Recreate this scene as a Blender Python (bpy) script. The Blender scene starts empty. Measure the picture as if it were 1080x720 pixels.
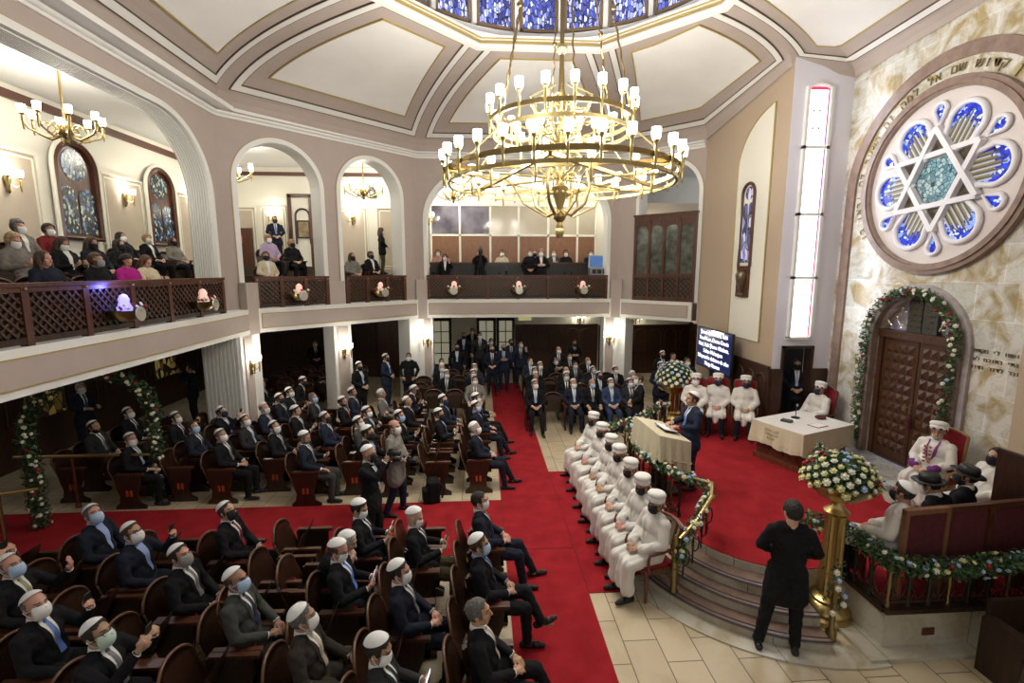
import bpy, bmesh, math, random
import numpy as np
from mathutils import Vector, Matrix, Euler
from mathutils.bvhtree import BVHTree
PI = math.pi
R_ = math.radians
SC = bpy.context.scene
COL = SC.collection
rng = random.Random(7)

# ------------------------------------------------------------------ camera, world, exposure
CAMH = 4.25
cd = bpy.data.cameras.new('camera'); cam = bpy.data.objects.new('camera', cd); COL.objects.link(cam)
cd.sensor_fit = 'HORIZONTAL'; cd.sensor_width = 36.0; cd.lens = 36.0 * 510 / 1080
cd.clip_start = 0.05; cd.clip_end = 200
cam.location = (0, 0, CAMH)
PITCH = math.atan(75 / 510)
cam.rotation_euler = (PI / 2 - PITCH, 0, -R_(3.6))
SC.camera = cam
W = bpy.data.worlds.new('world'); SC.world = W; W.use_nodes = True
W.node_tree.nodes['Background'].inputs[0].default_value = (0.95, 0.97, 1.0, 1)
W.node_tree.nodes['Background'].inputs[1].default_value = 0.22
SC.view_settings.view_transform = 'Standard'; SC.view_settings.look = 'None'
SC.view_settings.gamma = 1; SC.view_settings.use_curve_mapping = False
SC.view_settings.exposure = 0.85
CHAND_W = 66.0      # watts of each of the chandelier's bulb groups
SCONCE_W = 9.0
GALLERY_W = 55.0
GLOW = 6.0          # emission of the lit shades
DAY_W = 15.0      # daylight coming in through it
DAY = 2.2           # daylight in the tall window

# ------------------------------------------------------------------ materials
MATS = {}
def mat(name, col, rough=0.6, metal=0.0, noise=0.0, nscale=8.0, emit=None, estr=0.0, bump=0.0, spec=None, alpha=None, trans=0.0):
    if name in MATS: return MATS[name]
    m = bpy.data.materials.new(name); m.use_nodes = True; nt = m.node_tree; b = nt.nodes['Principled BSDF']
    b.inputs['Base Color'].default_value = (*col, 1); b.inputs['Roughness'].default_value = rough; b.inputs['Metallic'].default_value = metal
    if spec is not None: b.inputs['Specular IOR Level'].default_value = spec
    if trans: b.inputs['Transmission Weight'].default_value = trans
    if noise or bump:
        tc = nt.nodes.new('ShaderNodeTexCoord'); nz = nt.nodes.new('ShaderNodeTexNoise')
        nz.inputs['Scale'].default_value = nscale; nz.inputs['Detail'].default_value = 4
        nt.links.new(tc.outputs['Object'], nz.inputs['Vector'])
        if noise:
            rp = nt.nodes.new('ShaderNodeValToRGB')
            rp.color_ramp.elements[0].position = 0.3; rp.color_ramp.elements[1].position = 0.7
            rp.color_ramp.elements[0].color = tuple(max(0, c * (1 - noise)) for c in col) + (1,)
            rp.color_ramp.elements[1].color = tuple(min(1, c * (1 + noise)) for c in col) + (1,)
            nt.links.new(nz.outputs['Fac'], rp.inputs['Fac']); nt.links.new(rp.outputs['Color'], b.inputs['Base Color'])
        if bump:
            bp = nt.nodes.new('ShaderNodeBump'); bp.inputs['Strength'].default_value = bump; bp.inputs['Distance'].default_value = 0.02
            nt.links.new(nz.outputs['Fac'], bp.inputs['Height']); nt.links.new(bp.outputs['Normal'], b.inputs['Normal'])
    if emit is not None:
        b.inputs['Emission Color'].default_value = (*emit, 1); b.inputs['Emission Strength'].default_value = estr
    MATS[name] = m
    return m
def wood(name, c1, c2, rough=0.35, scale=3.0):
    m = bpy.data.materials.new(name); m.use_nodes = True; nt = m.node_tree; b = nt.nodes['Principled BSDF']
    tc = nt.nodes.new('ShaderNodeTexCoord'); mp = nt.nodes.new('ShaderNodeMapping'); mp.inputs['Scale'].default_value = (scale * 3, scale * 3, scale * .35)
    nz = nt.nodes.new('ShaderNodeTexNoise'); nz.inputs['Scale'].default_value = 3; nz.inputs['Detail'].default_value = 6; nz.inputs['Distortion'].default_value = 1.2
    rp = nt.nodes.new('ShaderNodeValToRGB'); rp.color_ramp.elements[0].color = (*c1, 1); rp.color_ramp.elements[1].color = (*c2, 1)
    rp.color_ramp.elements[0].position = .3; rp.color_ramp.elements[1].position = .75
    nt.links.new(tc.outputs['Object'], mp.inputs[0]); nt.links.new(mp.outputs[0], nz.inputs['Vector'])
    nt.links.new(nz.outputs['Fac'], rp.inputs['Fac']); nt.links.new(rp.outputs['Color'], b.inputs['Base Color'])
    b.inputs['Roughness'].default_value = rough
    MATS[name] = m; return m
taupe = mat('taupe_plaster', (.455, .385, .345), .8, noise=.03, nscale=3)
taupe2 = mat('gallery_taupe', (.50, .43, .34), .85, noise=.03, nscale=3)
tan = mat('tan_plaster', (.47, .37, .27), .8)
cream = mat('cream_plaster', (.82, .815, .79), .85, noise=.03, nscale=1.5)
ivory = mat('ivory_paint', (.80, .78, .68), .7)
white = mat('white_trim', (.80, .80, .77), .55)
paleblue = mat('daylight_tint_plaster', (.76, .75, .84), .7)  # cool daylight cast of the return wall, put into its paint
gold_line = mat('gold_line', (.42, .33, .12), .45, .3)
dark_line = mat('bronze_line', (.10, .075, .045), .6)
wood_dark = wood('dark_walnut', (.016, .007, .004), (.05, .022, .012), .38)
wood_mid = wood('mahogany', (.05, .016, .008), (.125, .045, .022), .33)
wood_seat = wood('seat_walnut', (.018, .008, .005), (.055, .023, .012), .28)
wood_ark = wood('carved_ark_wood', (.045, .018, .008), (.12, .05, .024), .35)
wood_warm = wood('partition_wood', (.17, .075, .035), (.27, .13, .07), .45)
wood_red = wood('red_chair_wood', (.09, .022, .012), (.19, .06, .03), .3)
panel_wood = wood('panel_walnut', (.030, .013, .007), (.085, .038, .022), .4)
brass = mat('polished_brass', (.56, .42, .18), .28, 1.0)
brass_old = mat('antique_brass', (.30, .225, .10), .38, 1.0)
chand_brass = mat('chandelier_brass', (.46, .37, .17), .36, .9)
iron = mat('wrought_iron', (.05, .045, .035), .45, .7)
black = mat('black_plastic', (.012, .012, .013), .45)
grey_metal = mat('grey_metal', (.35, .36, .38), .4, .6)
shade_m = mat('lit_glass_shade', (.95, .93, .86), .4, emit=(1, .95, .80), estr=GLOW)
velvet = mat('crimson_velvet', (.28, .012, .025), .9, noise=.25, nscale=14)
velvet_dk = mat('maroon_velvet', (.09, .012, .018), .85, noise=.25, nscale=14)
red_strap = mat('red_strap', (.45, .02, .02), .6)
plate_m = mat('red_plate', (.50, .08, .03), .4)
leaf_m = mat('leaf_green', (.06, .13, .045), .55, noise=.5, nscale=20)
leaf_dk = mat('dark_leaf_green', (.035, .075, .03), .55, noise=.5, nscale=20)
rose_w = mat('white_petals', (.85, .83, .70), .6)
rose_y = mat('cream_petals', (.80, .76, .42), .6)
rose_r = mat('red_petals', (.35, .01, .02), .6)
rose_b = mat('pale_blue_petals', (.45, .58, .80), .6)
book_m = mat('dark_book_cover', (.04, .05, .05), .5)
paper = mat('paper', (.85, .85, .84), .7)
linen = mat('linen_cloth', (.62, .56, .40), .85, noise=.06, nscale=60, bump=.1)
linen_top = mat('white_linen', (.74, .72, .68), .85)
lace = mat('embroidered_band', (.52, .44, .24), .8, noise=.3, nscale=50)
screen_m = mat('phone_screen', (.1, .1, .12), .2, emit=(.65, .75, 1.0), estr=1.6)
phone_dark = mat('phone_dark_screen', (.02, .02, .03), .15)
def carpet_mat():
    m = bpy.data.materials.new('red_carpet'); m.use_nodes = True; nt = m.node_tree; b = nt.nodes['Principled BSDF']
    tc = nt.nodes.new('ShaderNodeTexCoord'); n1 = nt.nodes.new('ShaderNodeTexNoise'); n1.inputs['Scale'].default_value = 3; n1.inputs['Detail'].default_value = 8
    rp = nt.nodes.new('ShaderNodeValToRGB'); rp.color_ramp.elements[0].color = (.255, .013, .018, 1); rp.color_ramp.elements[1].color = (.335, .019, .026, 1)
    rp.color_ramp.elements[0].position = .35; rp.color_ramp.elements[1].position = .65
    n2 = nt.nodes.new('ShaderNodeTexNoise'); n2.inputs['Scale'].default_value = 300
    bp = nt.nodes.new('ShaderNodeBump'); bp.inputs['Strength'].default_value = .3; bp.inputs['Distance'].default_value = .004
    nt.links.new(tc.outputs['Object'], n1.inputs['Vector']); nt.links.new(tc.outputs['Object'], n2.inputs['Vector'])
    nt.links.new(n1.outputs['Fac'], rp.inputs['Fac']); nt.links.new(rp.outputs['Color'], b.inputs['Base Color'])
    nt.links.new(n2.outputs['Fac'], bp.inputs['Height']); nt.links.new(bp.outputs['Normal'], b.inputs['Normal'])
    b.inputs['Roughness'].default_value = .95; b.inputs['Specular IOR Level'].default_value = .1
    return m
carpet = carpet_mat()
def stone_tiles(name, bw, bh, c1, c2, mortar, msize=.006, rough=.3, axes='XY', veins=None, vscale=1.3, offset=.5, var=.5, vfac=.65):
    m = bpy.data.materials.new(name); m.use_nodes = True; nt = m.node_tree; L = nt.links.new; b = nt.nodes['Principled BSDF']
    tc = nt.nodes.new('ShaderNodeTexCoord'); sp = nt.nodes.new('ShaderNodeSeparateXYZ'); cb = nt.nodes.new('ShaderNodeCombineXYZ')
    L(tc.outputs['Object'], sp.inputs[0]); L(sp.outputs[axes[0]], cb.inputs[0]); L(sp.outputs[axes[1]], cb.inputs[1])
    br = nt.nodes.new('ShaderNodeTexBrick'); br.offset = offset; br.inputs['Scale'].default_value = 1
    br.inputs['Brick Width'].default_value = bw; br.inputs['Row Height'].default_value = bh; br.inputs['Mortar Size'].default_value = msize
    br.inputs['Mortar Smooth'].default_value = .1
    br.inputs['Color1'].default_value = (*c1, 1); br.inputs['Color2'].default_value = (*c2, 1); br.inputs['Mortar'].default_value = (*mortar, 1)
    L(cb.outputs[0], br.inputs['Vector'])
    out = br.outputs['Color']
    n1 = nt.nodes.new('ShaderNodeTexNoise'); n1.inputs['Scale'].default_value = vscale * (.75 if veins else 1); n1.inputs['Detail'].default_value = 9; n1.inputs['Distortion'].default_value = 1.6 if veins else .6
    L(tc.outputs['Object'], n1.inputs['Vector'])
    mx = nt.nodes.new('ShaderNodeMixRGB'); mx.blend_type = 'MULTIPLY'; mx.inputs[0].default_value = var
    rp = nt.nodes.new('ShaderNodeValToRGB'); rp.color_ramp.elements[0].color = (.60, .47, .24, 1) if veins else (.70, .62, .50, 1); rp.color_ramp.elements[1].color = (1, 1, 1, 1)
    rp.color_ramp.elements[0].position = .36; rp.color_ramp.elements[1].position = .56
    L(n1.outputs['Fac'], rp.inputs['Fac']); L(out, mx.inputs[1]); L(rp.outputs['Color'], mx.inputs[2]); out = mx.outputs[0]
    if veins:
        n2 = nt.nodes.new('ShaderNodeTexNoise'); n2.inputs['Scale'].default_value = vscale * 1.1; n2.inputs['Detail'].default_value = 8; n2.inputs['Distortion'].default_value = 2.2
        L(tc.outputs['Object'], n2.inputs['Vector'])
        ma = nt.nodes.new('ShaderNodeMath'); ma.operation = 'SUBTRACT'; ma.inputs[1].default_value = .5; L(n2.outputs['Fac'], ma.inputs[0])
        mb = nt.nodes.new('ShaderNodeMath'); mb.operation = 'ABSOLUTE'; L(ma.outputs[0], mb.inputs[0])
        r2 = nt.nodes.new('ShaderNodeValToRGB'); r2.color_ramp.elements[0].color = (*veins, 1); r2.color_ramp.elements[1].color = (1, 1, 1, 1)
        r2.color_ramp.elements[0].position = 0; r2.color_ramp.elements[1].position = .035
        L(mb.outputs[0], r2.inputs['Fac'])
        m3 = nt.nodes.new('ShaderNodeMixRGB'); m3.blend_type = 'MULTIPLY'; m3.inputs[0].default_value = vfac
        L(out, m3.inputs[1]); L(r2.outputs['Color'], m3.inputs[2]); out = m3.outputs[0]
    L(out, b.inputs['Base Color']); b.inputs['Roughness'].default_value = rough
    MATS[name] = m
    return m
floor_m = stone_tiles('travertine_tiles', .66, .40, (.62, .53, .37), (.53, .44, .30), (.13, .10, .06), .006, .35, 'YX', None, 1.6)
ark_marble = stone_tiles('onyx_marble', .62, .58, (.80, .79, .74), (.60, .61, .57), (.86, .86, .86), .007, .2, 'YZ', (.50, .40, .24), 2.6, .37, .95, .28)
step_marble = stone_tiles('veined_marble', 1.1, 3.0, (.55, .52, .43), (.50, .47, .39), (.2, .18, .14), .005, .25, 'XY', (.40, .33, .22), 1.5, vfac=.18)
grey_marble = stone_tiles('pale_grey_marble', .45, .45, (.62, .63, .66), (.55, .57, .62), (.25, .25, .27), .006, .2, 'XY', (.5, .5, .52), 2.0)
brown_stone = mat('brown_granite', (.27, .19, .155), .35, noise=.22, nscale=7)

# ------------------------------------------------------------------ mesh builder
class MB:
    def __init__(s): s.v = []; s.f = []; s.m = []; s.cur = 0
    def add(s, vs, fs):
        o = len(s.v); s.v += [tuple(p) for p in vs]; s.f += [[i + o for i in f] for f in fs]; s.m += [s.cur] * len(fs); return s
    def box(s, c, d, rz=0.0, M=None):
        hx, hy, hz = d[0] / 2, d[1] / 2, d[2] / 2
        T = M if M else (Matrix.Translation(c) @ Matrix.Rotation(rz, 4, 'Z'))
        P = [T @ Vector((x * hx, y * hy, z * hz)) for x in (-1, 1) for y in (-1, 1) for z in (-1, 1)]
        return s.add(P, [(0, 1, 3, 2), (4, 6, 7, 5), (0, 4, 5, 1), (2, 3, 7, 6), (0, 2, 6, 4), (1, 5, 7, 3)])
    def bbox(s, a, b):
        return s.box([(a[i] + b[i]) / 2 for i in range(3)], [abs(b[i] - a[i]) for i in range(3)])
    def beam(s, p, q, w, h, up=(0, 0, 1)):
        p = Vector(p); q = Vector(q); d = q - p; L = d.length; x = d.normalized(); u = Vector(up)
        if abs(x.dot(u)) > .98: u = Vector((1, 0, 0))
        y = u.cross(x).normalized(); z = x.cross(y)
        M = Matrix((x, y, z)).transposed().to_4x4(); M.translation = (p + q) / 2
        return s.box(None, (L, w, h), M=M)
    def tube(s, pts, r, n=8, closed=False, cap=True):
        pts = [Vector(p) for p in pts]; N = len(pts); rs = r if isinstance(r, (list, tuple)) else [r] * N
        vs = []; prev = None
        for i in range(N):
            if closed: t = pts[(i + 1) % N] - pts[i - 1]
            else: t = pts[min(i + 1, N - 1)] - pts[max(i - 1, 0)]
            t.normalize()
            if prev is None:
                a = Vector((0, 0, 1)) if abs(t.z) < .9 else Vector((1, 0, 0)); y = a.cross(t).normalized()
            else:
                y = prev - t * prev.dot(t)
                y = y.normalized() if y.length > 1e-6 else Vector((1, 0, 0))
            prev = y; z = t.cross(y)
            for k in range(n):
                a = 2 * PI * k / n; vs.append(pts[i] + (y * math.cos(a) + z * math.sin(a)) * rs[i])
        fs = []
        for i in range(N if closed else N - 1):
            j = (i + 1) % N
            for k in range(n): fs.append((i * n + k, i * n + (k + 1) % n, j * n + (k + 1) % n, j * n + k))
        if not closed and cap: fs += [tuple(range(n - 1, -1, -1)), tuple((N - 1) * n + k for k in range(n))]
        return s.add(vs, fs)
    def lathe(s, prof, n=20, c=(0, 0, 0), flute=0.0, fn=0, M=None, cap=True):
        vs = []; c = Vector(c)
        for (r, z) in prof:
            for k in range(n):
                a = 2 * PI * k / n; rr = r * (1 + (flute * math.cos(fn * a) if fn else 0))
                p = Vector((rr * math.cos(a), rr * math.sin(a), z)); vs.append((M @ p) if M else p + c)
        fs = []
        for i in range(len(prof) - 1):
            for k in range(n): fs.append((i * n + k, i * n + (k + 1) % n, (i + 1) * n + (k + 1) % n, (i + 1) * n + k))
        if cap and prof[0][0] > 1e-4: fs.append(tuple(range(n - 1, -1, -1)))
        if cap and prof[-1][0] > 1e-4: fs.append(tuple((len(prof) - 1) * n + k for k in range(n)))
        return s.add(vs, fs)
    def ell(s, c, r, M=None, nu=14, nv=9):
        c = Vector(c); r = (r, r, r) if not isinstance(r, (tuple, list)) else r
        T = (M if M else Matrix.Identity(4)) @ Matrix.Translation(c)
        vs = [T @ Vector((0, 0, -r[2]))]
        for i in range(1, nv):
            a = -PI / 2 + PI * i / nv
            for k in range(nu):
                t = 2 * PI * k / nu; vs.append(T @ Vector((r[0] * math.cos(a) * math.cos(t), r[1] * math.cos(a) * math.sin(t), r[2] * math.sin(a))))
        vs.append(T @ Vector((0, 0, r[2]))); fs = []
        for k in range(nu): fs.append((0, 1 + (k + 1) % nu, 1 + k))
        for i in range(nv - 2):
            for k in range(nu): fs.append((1 + i * nu + k, 1 + i * nu + (k + 1) % nu, 1 + (i + 1) * nu + (k + 1) % nu, 1 + (i + 1) * nu + k))
        o = 1 + (nv - 2) * nu
        for k in range(nu): fs.append((o + k, o + (k + 1) % nu, len(vs) - 1))
        return s.add(vs, fs)
    def chain(s, pts, rs, M=None, n=10):
        pts = [(M @ Vector(p)) if M else Vector(p) for p in pts]
        for i in range(len(pts)): s.ell(pts[i], rs[i], nu=n, nv=8)
        for i in range(len(pts) - 1):
            if (pts[i] - pts[i + 1]).length > 1e-4: s.tube([pts[i], pts[i + 1]], [rs[i], rs[i + 1]], n)
        return s
    def prism(s, poly, z0, z1):
        n = len(poly); vs = [(p[0], p[1], z0) for p in poly] + [(p[0], p[1], z1) for p in poly]
        fs = [tuple(range(n - 1, -1, -1)), tuple(range(n, 2 * n))] + [(i, (i + 1) % n, n + (i + 1) % n, n + i) for i in range(n)]
        return s.add(vs, fs)
    def plate(s, poly, M, th):
        # flat polygon in the local x,z plane of M, extruded th along local -y
        n = len(poly); vs = [M @ Vector((p[0], 0, p[1])) for p in poly] + [M @ Vector((p[0], th, p[1])) for p in poly]
        fs = [tuple(range(n)), tuple(range(2 * n - 1, n - 1, -1))] + [(i, n + i, n + (i + 1) % n, (i + 1) % n) for i in range(n)]
        return s.add(vs, fs)
    def grid(s, fn, nu, nv):
        vs = [fn(i / nu, j / nv) for i in range(nu + 1) for j in range(nv + 1)]
        fs = [(i * (nv + 1) + j, (i + 1) * (nv + 1) + j, (i + 1) * (nv + 1) + j + 1, i * (nv + 1) + j + 1) for i in range(nu) for j in range(nv)]
        return s.add(vs, fs)
    def mesh(s, name, mats, smooth=False):
        me = bpy.data.meshes.new(name); me.from_pydata(s.v, [], s.f)
        for m in (mats if isinstance(mats, (list, tuple)) else [mats]): me.materials.append(m)
        if any(s.m): me.polygons.foreach_set('material_index', s.m)
        if smooth: me.polygons.foreach_set('use_smooth', [True] * len(me.polygons))
        me.validate(); me.update(); return me
    def build(s, name, mats, parent=None, smooth=False, solid=0, fix=True):
        me = s.mesh(name, mats, smooth)
        if fix:
            bm = bmesh.new(); bm.from_mesh(me); bmesh.ops.recalc_face_normals(bm, faces=bm.faces); bm.to_mesh(me); bm.free()
        o = link(name, me, parent)
        if smooth: shade(o)
        if solid:
            md = o.modifiers.new('thickness', 'SOLIDIFY'); md.thickness = solid; md.offset = 0
        return o
def shade(o):
    try: o.data.set_sharp_from_angle(angle=R_(50))
    except Exception: pass
def link(name, me, parent=None):
    o = bpy.data.objects.new(name, me); COL.objects.link(o)
    if parent is not None: o.parent = parent
    return o
def empty(name, loc=(0, 0, 0), rz=0.0):
    o = bpy.data.objects.new(name, None); COL.objects.link(o); o.location = loc; o.rotation_euler = (0, 0, rz); o.empty_display_size = .1
    return o
def tag(o, label=None, cat=None, group=None, kind=None):
    if label: o['label'] = label
    if cat: o['category'] = cat
    if group: o['group'] = group
    if kind: o['kind'] = kind
    return o
def thing(name, label, cat, loc=(0, 0, 0), rz=0.0, group=None): return tag(empty(name, loc, rz), label, cat, group)
def struct(o): o['kind'] = 'structure'; return o
def copy_tree(o, parent=None):
    c = o.copy(); COL.objects.link(c)
    for k in ('label', 'group'):
        if k in c and parent is None: del c[k]
    if parent is not None: c.parent = parent
    for ch in list(o.children): copy_tree(ch, c)
    return c
def light(name, loc, power, col, r=.08, parent=None):
    l = bpy.data.lights.new(name, 'POINT'); l.energy = power; l.color = col; l.shadow_soft_size = r
    o = bpy.data.objects.new(name, l); COL.objects.link(o); o.location = loc
    if parent is not None: o.parent = parent
    return o
TMP = bpy.data.scenes.new('workbench')     # a scratch scene, so that baking a modifier does not re-evaluate the whole hall
def baked(o, name):
    # o must be linked to TMP only; returns its mesh with modifiers applied and removes o
    TMP.view_layers[0].update(); dg = TMP.view_layers[0].depsgraph
    out = bpy.data.meshes.new_from_object(o.evaluated_get(dg)); out.name = name
    d = o.data; bpy.data.objects.remove(o)
    if isinstance(d, bpy.types.Mesh): bpy.data.meshes.remove(d)
    return out
def text_mesh(body, size, depth, m, align='CENTER', space=1.0, name='lettering', parent=None, M=None):
    cu = bpy.data.curves.new('t', 'FONT'); cu.body = body; cu.size = size; cu.align_x = align; cu.align_y = 'CENTER'; cu.extrude = depth; cu.space_line = space
    t = bpy.data.objects.new('t', cu); TMP.collection.objects.link(t)
    me = baked(t, name); me.materials.clear(); me.materials.append(m)
    if M is not None: me.transform(M)
    return link(name, me, parent)
ORD = ['', 'first', 'second', 'third', 'fourth', 'fifth', 'sixth', 'seventh', 'eighth', 'ninth', 'tenth', 'eleventh', 'twelfth']
# pixel of the photograph -> point of the place on the level z
_F0 = Vector((math.sin(R_(3.6)), math.cos(R_(3.6)), 0)); _RT = Vector((math.cos(R_(3.6)), -math.sin(R_(3.6)), 0))
_F = _F0 * math.cos(PITCH) - Vector((0, 0, 1)) * math.sin(PITCH); _U = _F0 * math.sin(PITCH) + Vector((0, 0, 1)) * math.cos(PITCH)
def at(u, v, z):
    d = _F + _RT * ((u - 540) / 510) + _U * ((360 - v) / 510)
    return Vector((0, 0, CAMH)) + d * ((z - CAMH) / d.z)

# ------------------------------------------------------------------ stained glass
def stained(name, scale, cols, estr=.6, lead=.04, stretch=(1, 1, 1), base=.5):
    m = bpy.data.materials.new(name); m.use_nodes = True; nt = m.node_tree; L = nt.links.new; b = nt.nodes['Principled BSDF']
    tc = nt.nodes.new('ShaderNodeTexCoord'); mp = nt.nodes.new('ShaderNodeMapping'); mp.inputs['Scale'].default_value = stretch
    v = nt.nodes.new('ShaderNodeTexVoronoi'); v.inputs['Scale'].default_value = scale
    v2 = nt.nodes.new('ShaderNodeTexVoronoi'); v2.feature = 'DISTANCE_TO_EDGE'; v2.inputs['Scale'].default_value = scale
    L(tc.outputs['Object'], mp.inputs[0]); L(mp.outputs[0], v.inputs['Vector']); L(mp.outputs[0], v2.inputs['Vector'])
    s = nt.nodes.new('ShaderNodeSeparateColor'); L(v.outputs['Color'], s.inputs[0])
    rp = nt.nodes.new('ShaderNodeValToRGB'); rp.color_ramp.interpolation = 'CONSTANT'
    el = rp.color_ramp.elements
    while len(el) < len(cols): el.new(.5)
    for i, c in enumerate(cols): el[i].position = i / len(cols); el[i].color = (*c, 1)
    L(s.outputs[0], rp.inputs['Fac'])
    gt = nt.nodes.new('ShaderNodeMath'); gt.operation = 'GREATER_THAN'; gt.inputs[1].default_value = lead; L(v2.outputs['Distance'], gt.inputs[0])
    mx = nt.nodes.new('ShaderNodeMixRGB'); mx.inputs[1].default_value = (.01, .01, .012, 1); L(gt.outputs[0], mx.inputs[0]); L(rp.outputs['Color'], mx.inputs[2])
    L(mx.outputs[0], b.inputs['Base Color']); L(mx.outputs[0], b.inputs['Emission Color']); b.inputs['Emission Strength'].default_value = estr
    b.inputs['Roughness'].default_value = .25
    MATS[name] = m; return m
glass_dome = stained('dome_stained_glass', 19, [(.05, .07, .35), (.10, .14, .55), (.30, .35, .75), (.55, .60, .85), (.03, .04, .22)], .35, .07, (1, 1, .45))
glass_blue = stained('cobalt_mosaic_glass', 17, [(.01, .03, .50), (.02, .06, .65), (.25, .38, .85), (.01, .02, .36), (.02, .04, .55), (.55, .65, .9)], .32, .03)
glass_ray = stained('gold_white_ray_glass', 16, [(.75, .75, .72), (.45, .38, .14), (.30, .32, .34), (.80, .80, .80), (.25, .20, .07)], .30, .05, (1, 1, 1))
glass_teal = stained('teal_mosaic_glass', 15, [(.12, .28, .34), (.16, .34, .40), (.30, .46, .50), (.08, .20, .26)], .15, .06)
glass_night = stained('leaded_night_glass', 20, [(.01, .015, .03), (.03, .07, .16), (.35, .40, .30), (.02, .03, .03), (.10, .18, .30), (.01, .01, .01)], .25, .05, (1, 1, .6))
glass_gilt = stained('gilded_leaded_glass', 8, [(.12, .08, .02), (.45, .32, .10), (.02, .015, .01), (.30, .20, .05), (.03, .02, .01)], .12, .05, (1, 1, .5))
glass_grey = mat('smoky_glass', (.10, .11, .09), .12, noise=.6, nscale=5)
glass_clear = mat('partition_glass', (.16, .15, .19), .06, noise=.8, nscale=1.2)
daylight = mat('daylit_window_glass', (.9, .92, 1), .4, emit=(.90, .94, 1.0), estr=DAY)
door_pane = mat('frosted_door_pane', (.45, .43, .32), .4, emit=(.85, .80, .58), estr=.12)
red_glass = mat('red_border_glass', (.55, .02, .08), .3, emit=(.8, .05, .12), estr=.5)

# ------------------------------------------------------------------ the setting: floor and carpets
b = MB(); b.bbox((-10.5, -3, -.2), (10, 21, 0)); struct(b.build('floor', floor_m))
b = MB(); b.bbox((.33, 3.0, 0), (1.39, 18.0, .012)); b.bbox((-9.5, 6.78, 0), (.33, 8.5, .012)); b.bbox((1.39, 5.80, 0), (2.55, 9.72, .012))
struct(b.build('trim_1', carpet)); bpy.data.objects['trim_1']['label'] = 'red carpet runner'
b = MB(); b.beam((.33, 6.86, .013), (1.39, 6.86, .013), .02, .006); b.beam((1.39, 9.7, .013), (1.39, 5.8, .013), .015, .006); b.beam((.33, 8.5, .013), (.33, 6.78, .013), .015, .006)
struct(b.build('trim_2', mat('carpet_seam', (.16, .004, .008), .95)))
# platform with its marble sides and curved steps
SCX, SCY = 4.1, 6.6
def arc(r, a0, a1, n=24): return [(SCX + r * math.cos(R_(a0 + (a1 - a0) * i / n)), SCY + r * math.sin(R_(a0 + (a1 - a0) * i / n))) for i in range(n + 1)]
plat = [(2.36, 8.95), (2.62, 8.3), (2.66, 7.7), (2.82, 7.05), (2.95, 6.75)] + arc(1.2, 198, 276) + [(4.47, 5.36), (4.47, 4.63), (7.9, 4.63), (7.9, 10.32), (6.55, 10.32), (6.55, 12.05), (4.9, 12.0), (2.96, 9.3)]
b = MB(); b.prism(plat, 0, .488); struct(b.build('platform', step_marble))
inner = [(2.40, 8.93), (2.66, 8.3), (2.70, 7.7), (2.86, 7.05), (2.98, 6.77)] + arc(1.19, 198, 276) + [(4.50, 5.38), (4.50, 4.66), (6.6, 4.66), (6.6, 7.1), (6.85, 7.5), (6.85, 9.1), (6.6, 10.1), (6.50, 12.0), (4.92, 11.95), (2.99, 9.28)]
b = MB(); b.prism(inner, .488, .502); struct(b.build('platform_carpet', carpet))
b = MB(); b.prism([(6.85, 7.45), (7.85, 7.2), (7.85, 9.25), (6.85, 9.1)], .48, .60); struct(b.build('ark_step', grey_marble))
b = MB(); b.prism([(4.47, 4.63), (4.47, 5.36), (4.20, 5.30), (4.20, 4.45), (8, 4.45), (8, 4.63)], 0, .05); struct(b.build('platform_plinth', step_marble))
b = MB(); b.beam((4.47, 5.36, .50), (4.47, 4.63, .50), .10, .05); b.beam((4.44, 4.63, .50), (7.8, 4.63, .50), .10, .05); struct(b.build('platform_edge', wood_dark))
step_top = mat('worn_step_stone', (.20, .13, .10), .35, noise=.25, nscale=12)
strip_m = mat('steel_nosing', (.05, .05, .065), .35, .5)
for i, (r, z) in enumerate(((1.98, .125), (1.73, .25), (1.48, .375))):
    a = MB(); P = arc(r, 199, 264, 30); Q = arc(1.15, 199, 264, 30)
    a.prism(P + Q[::-1], z - .125, z - .012); struct(a.build('step_%d' % (i + 1), step_marble))
    a = MB(); P2 = arc(r + .02, 199, 264, 30); a.prism(P2 + Q[::-1], z - .012, z); st = struct(a.build('step_tread_%d' % (i + 1), step_top))
    a = MB(); a.tube([(x, y, z) for x, y in arc(r - .0, 199, 264, 30)], .014, 6); a.tube([(x, y, z) for x, y in arc(r - .07, 199, 264, 30)], .009, 6); struct(a.build('step_nosing_%d' % (i + 1), strip_m))
a = MB(); a.prism(arc(2.22, 194, 278, 30) + arc(1.9, 194, 278, 30)[::-1], 0, .02); struct(a.build('step_plinth', step_marble))

# ------------------------------------------------------------------ walls with arched openings
LC, BL, BR, RC = (-6.05, 12.03), (-2.0, 16.08), (4.55, 16.08), (6.5, 14.13)
def op_top(op, s):
    s0, s1, zs, rise, rx = op; e = max(0, min(s - s0, s1 - s))
    return zs + rise if e >= rx else zs + rise * math.sqrt(max(0, 1 - ((rx - e) / rx) ** 2))
def op_path(op, zb, n=14):
    s0, s1, zs, rise, rx = op; P = [(s0, zb), (s0, zs)]
    P += [(s0 + rx * (1 - math.cos(PI / 2 * i / n)), zs + rise * math.sin(PI / 2 * i / n)) for i in range(1, n + 1)]
    P2 = [(s1 - (p[0] - s0), p[1]) for p in P][::-1]
    if abs(P2[0][0] - P[-1][0]) < 1e-3: P2 = P2[1:]
    return P + P2
def frame_of(p0, p1):
    d = Vector((p1[0] - p0[0], p1[1] - p0[1], 0)); L = d.length; d.normalize(); n = Vector((-d.y, d.x, 0))
    return (lambda s, z, o=0.0: Vector((p0[0], p0[1], z)) + d * s + n * o), L, d, n     # +o = away from the hall (left of the walking direction)
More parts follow.
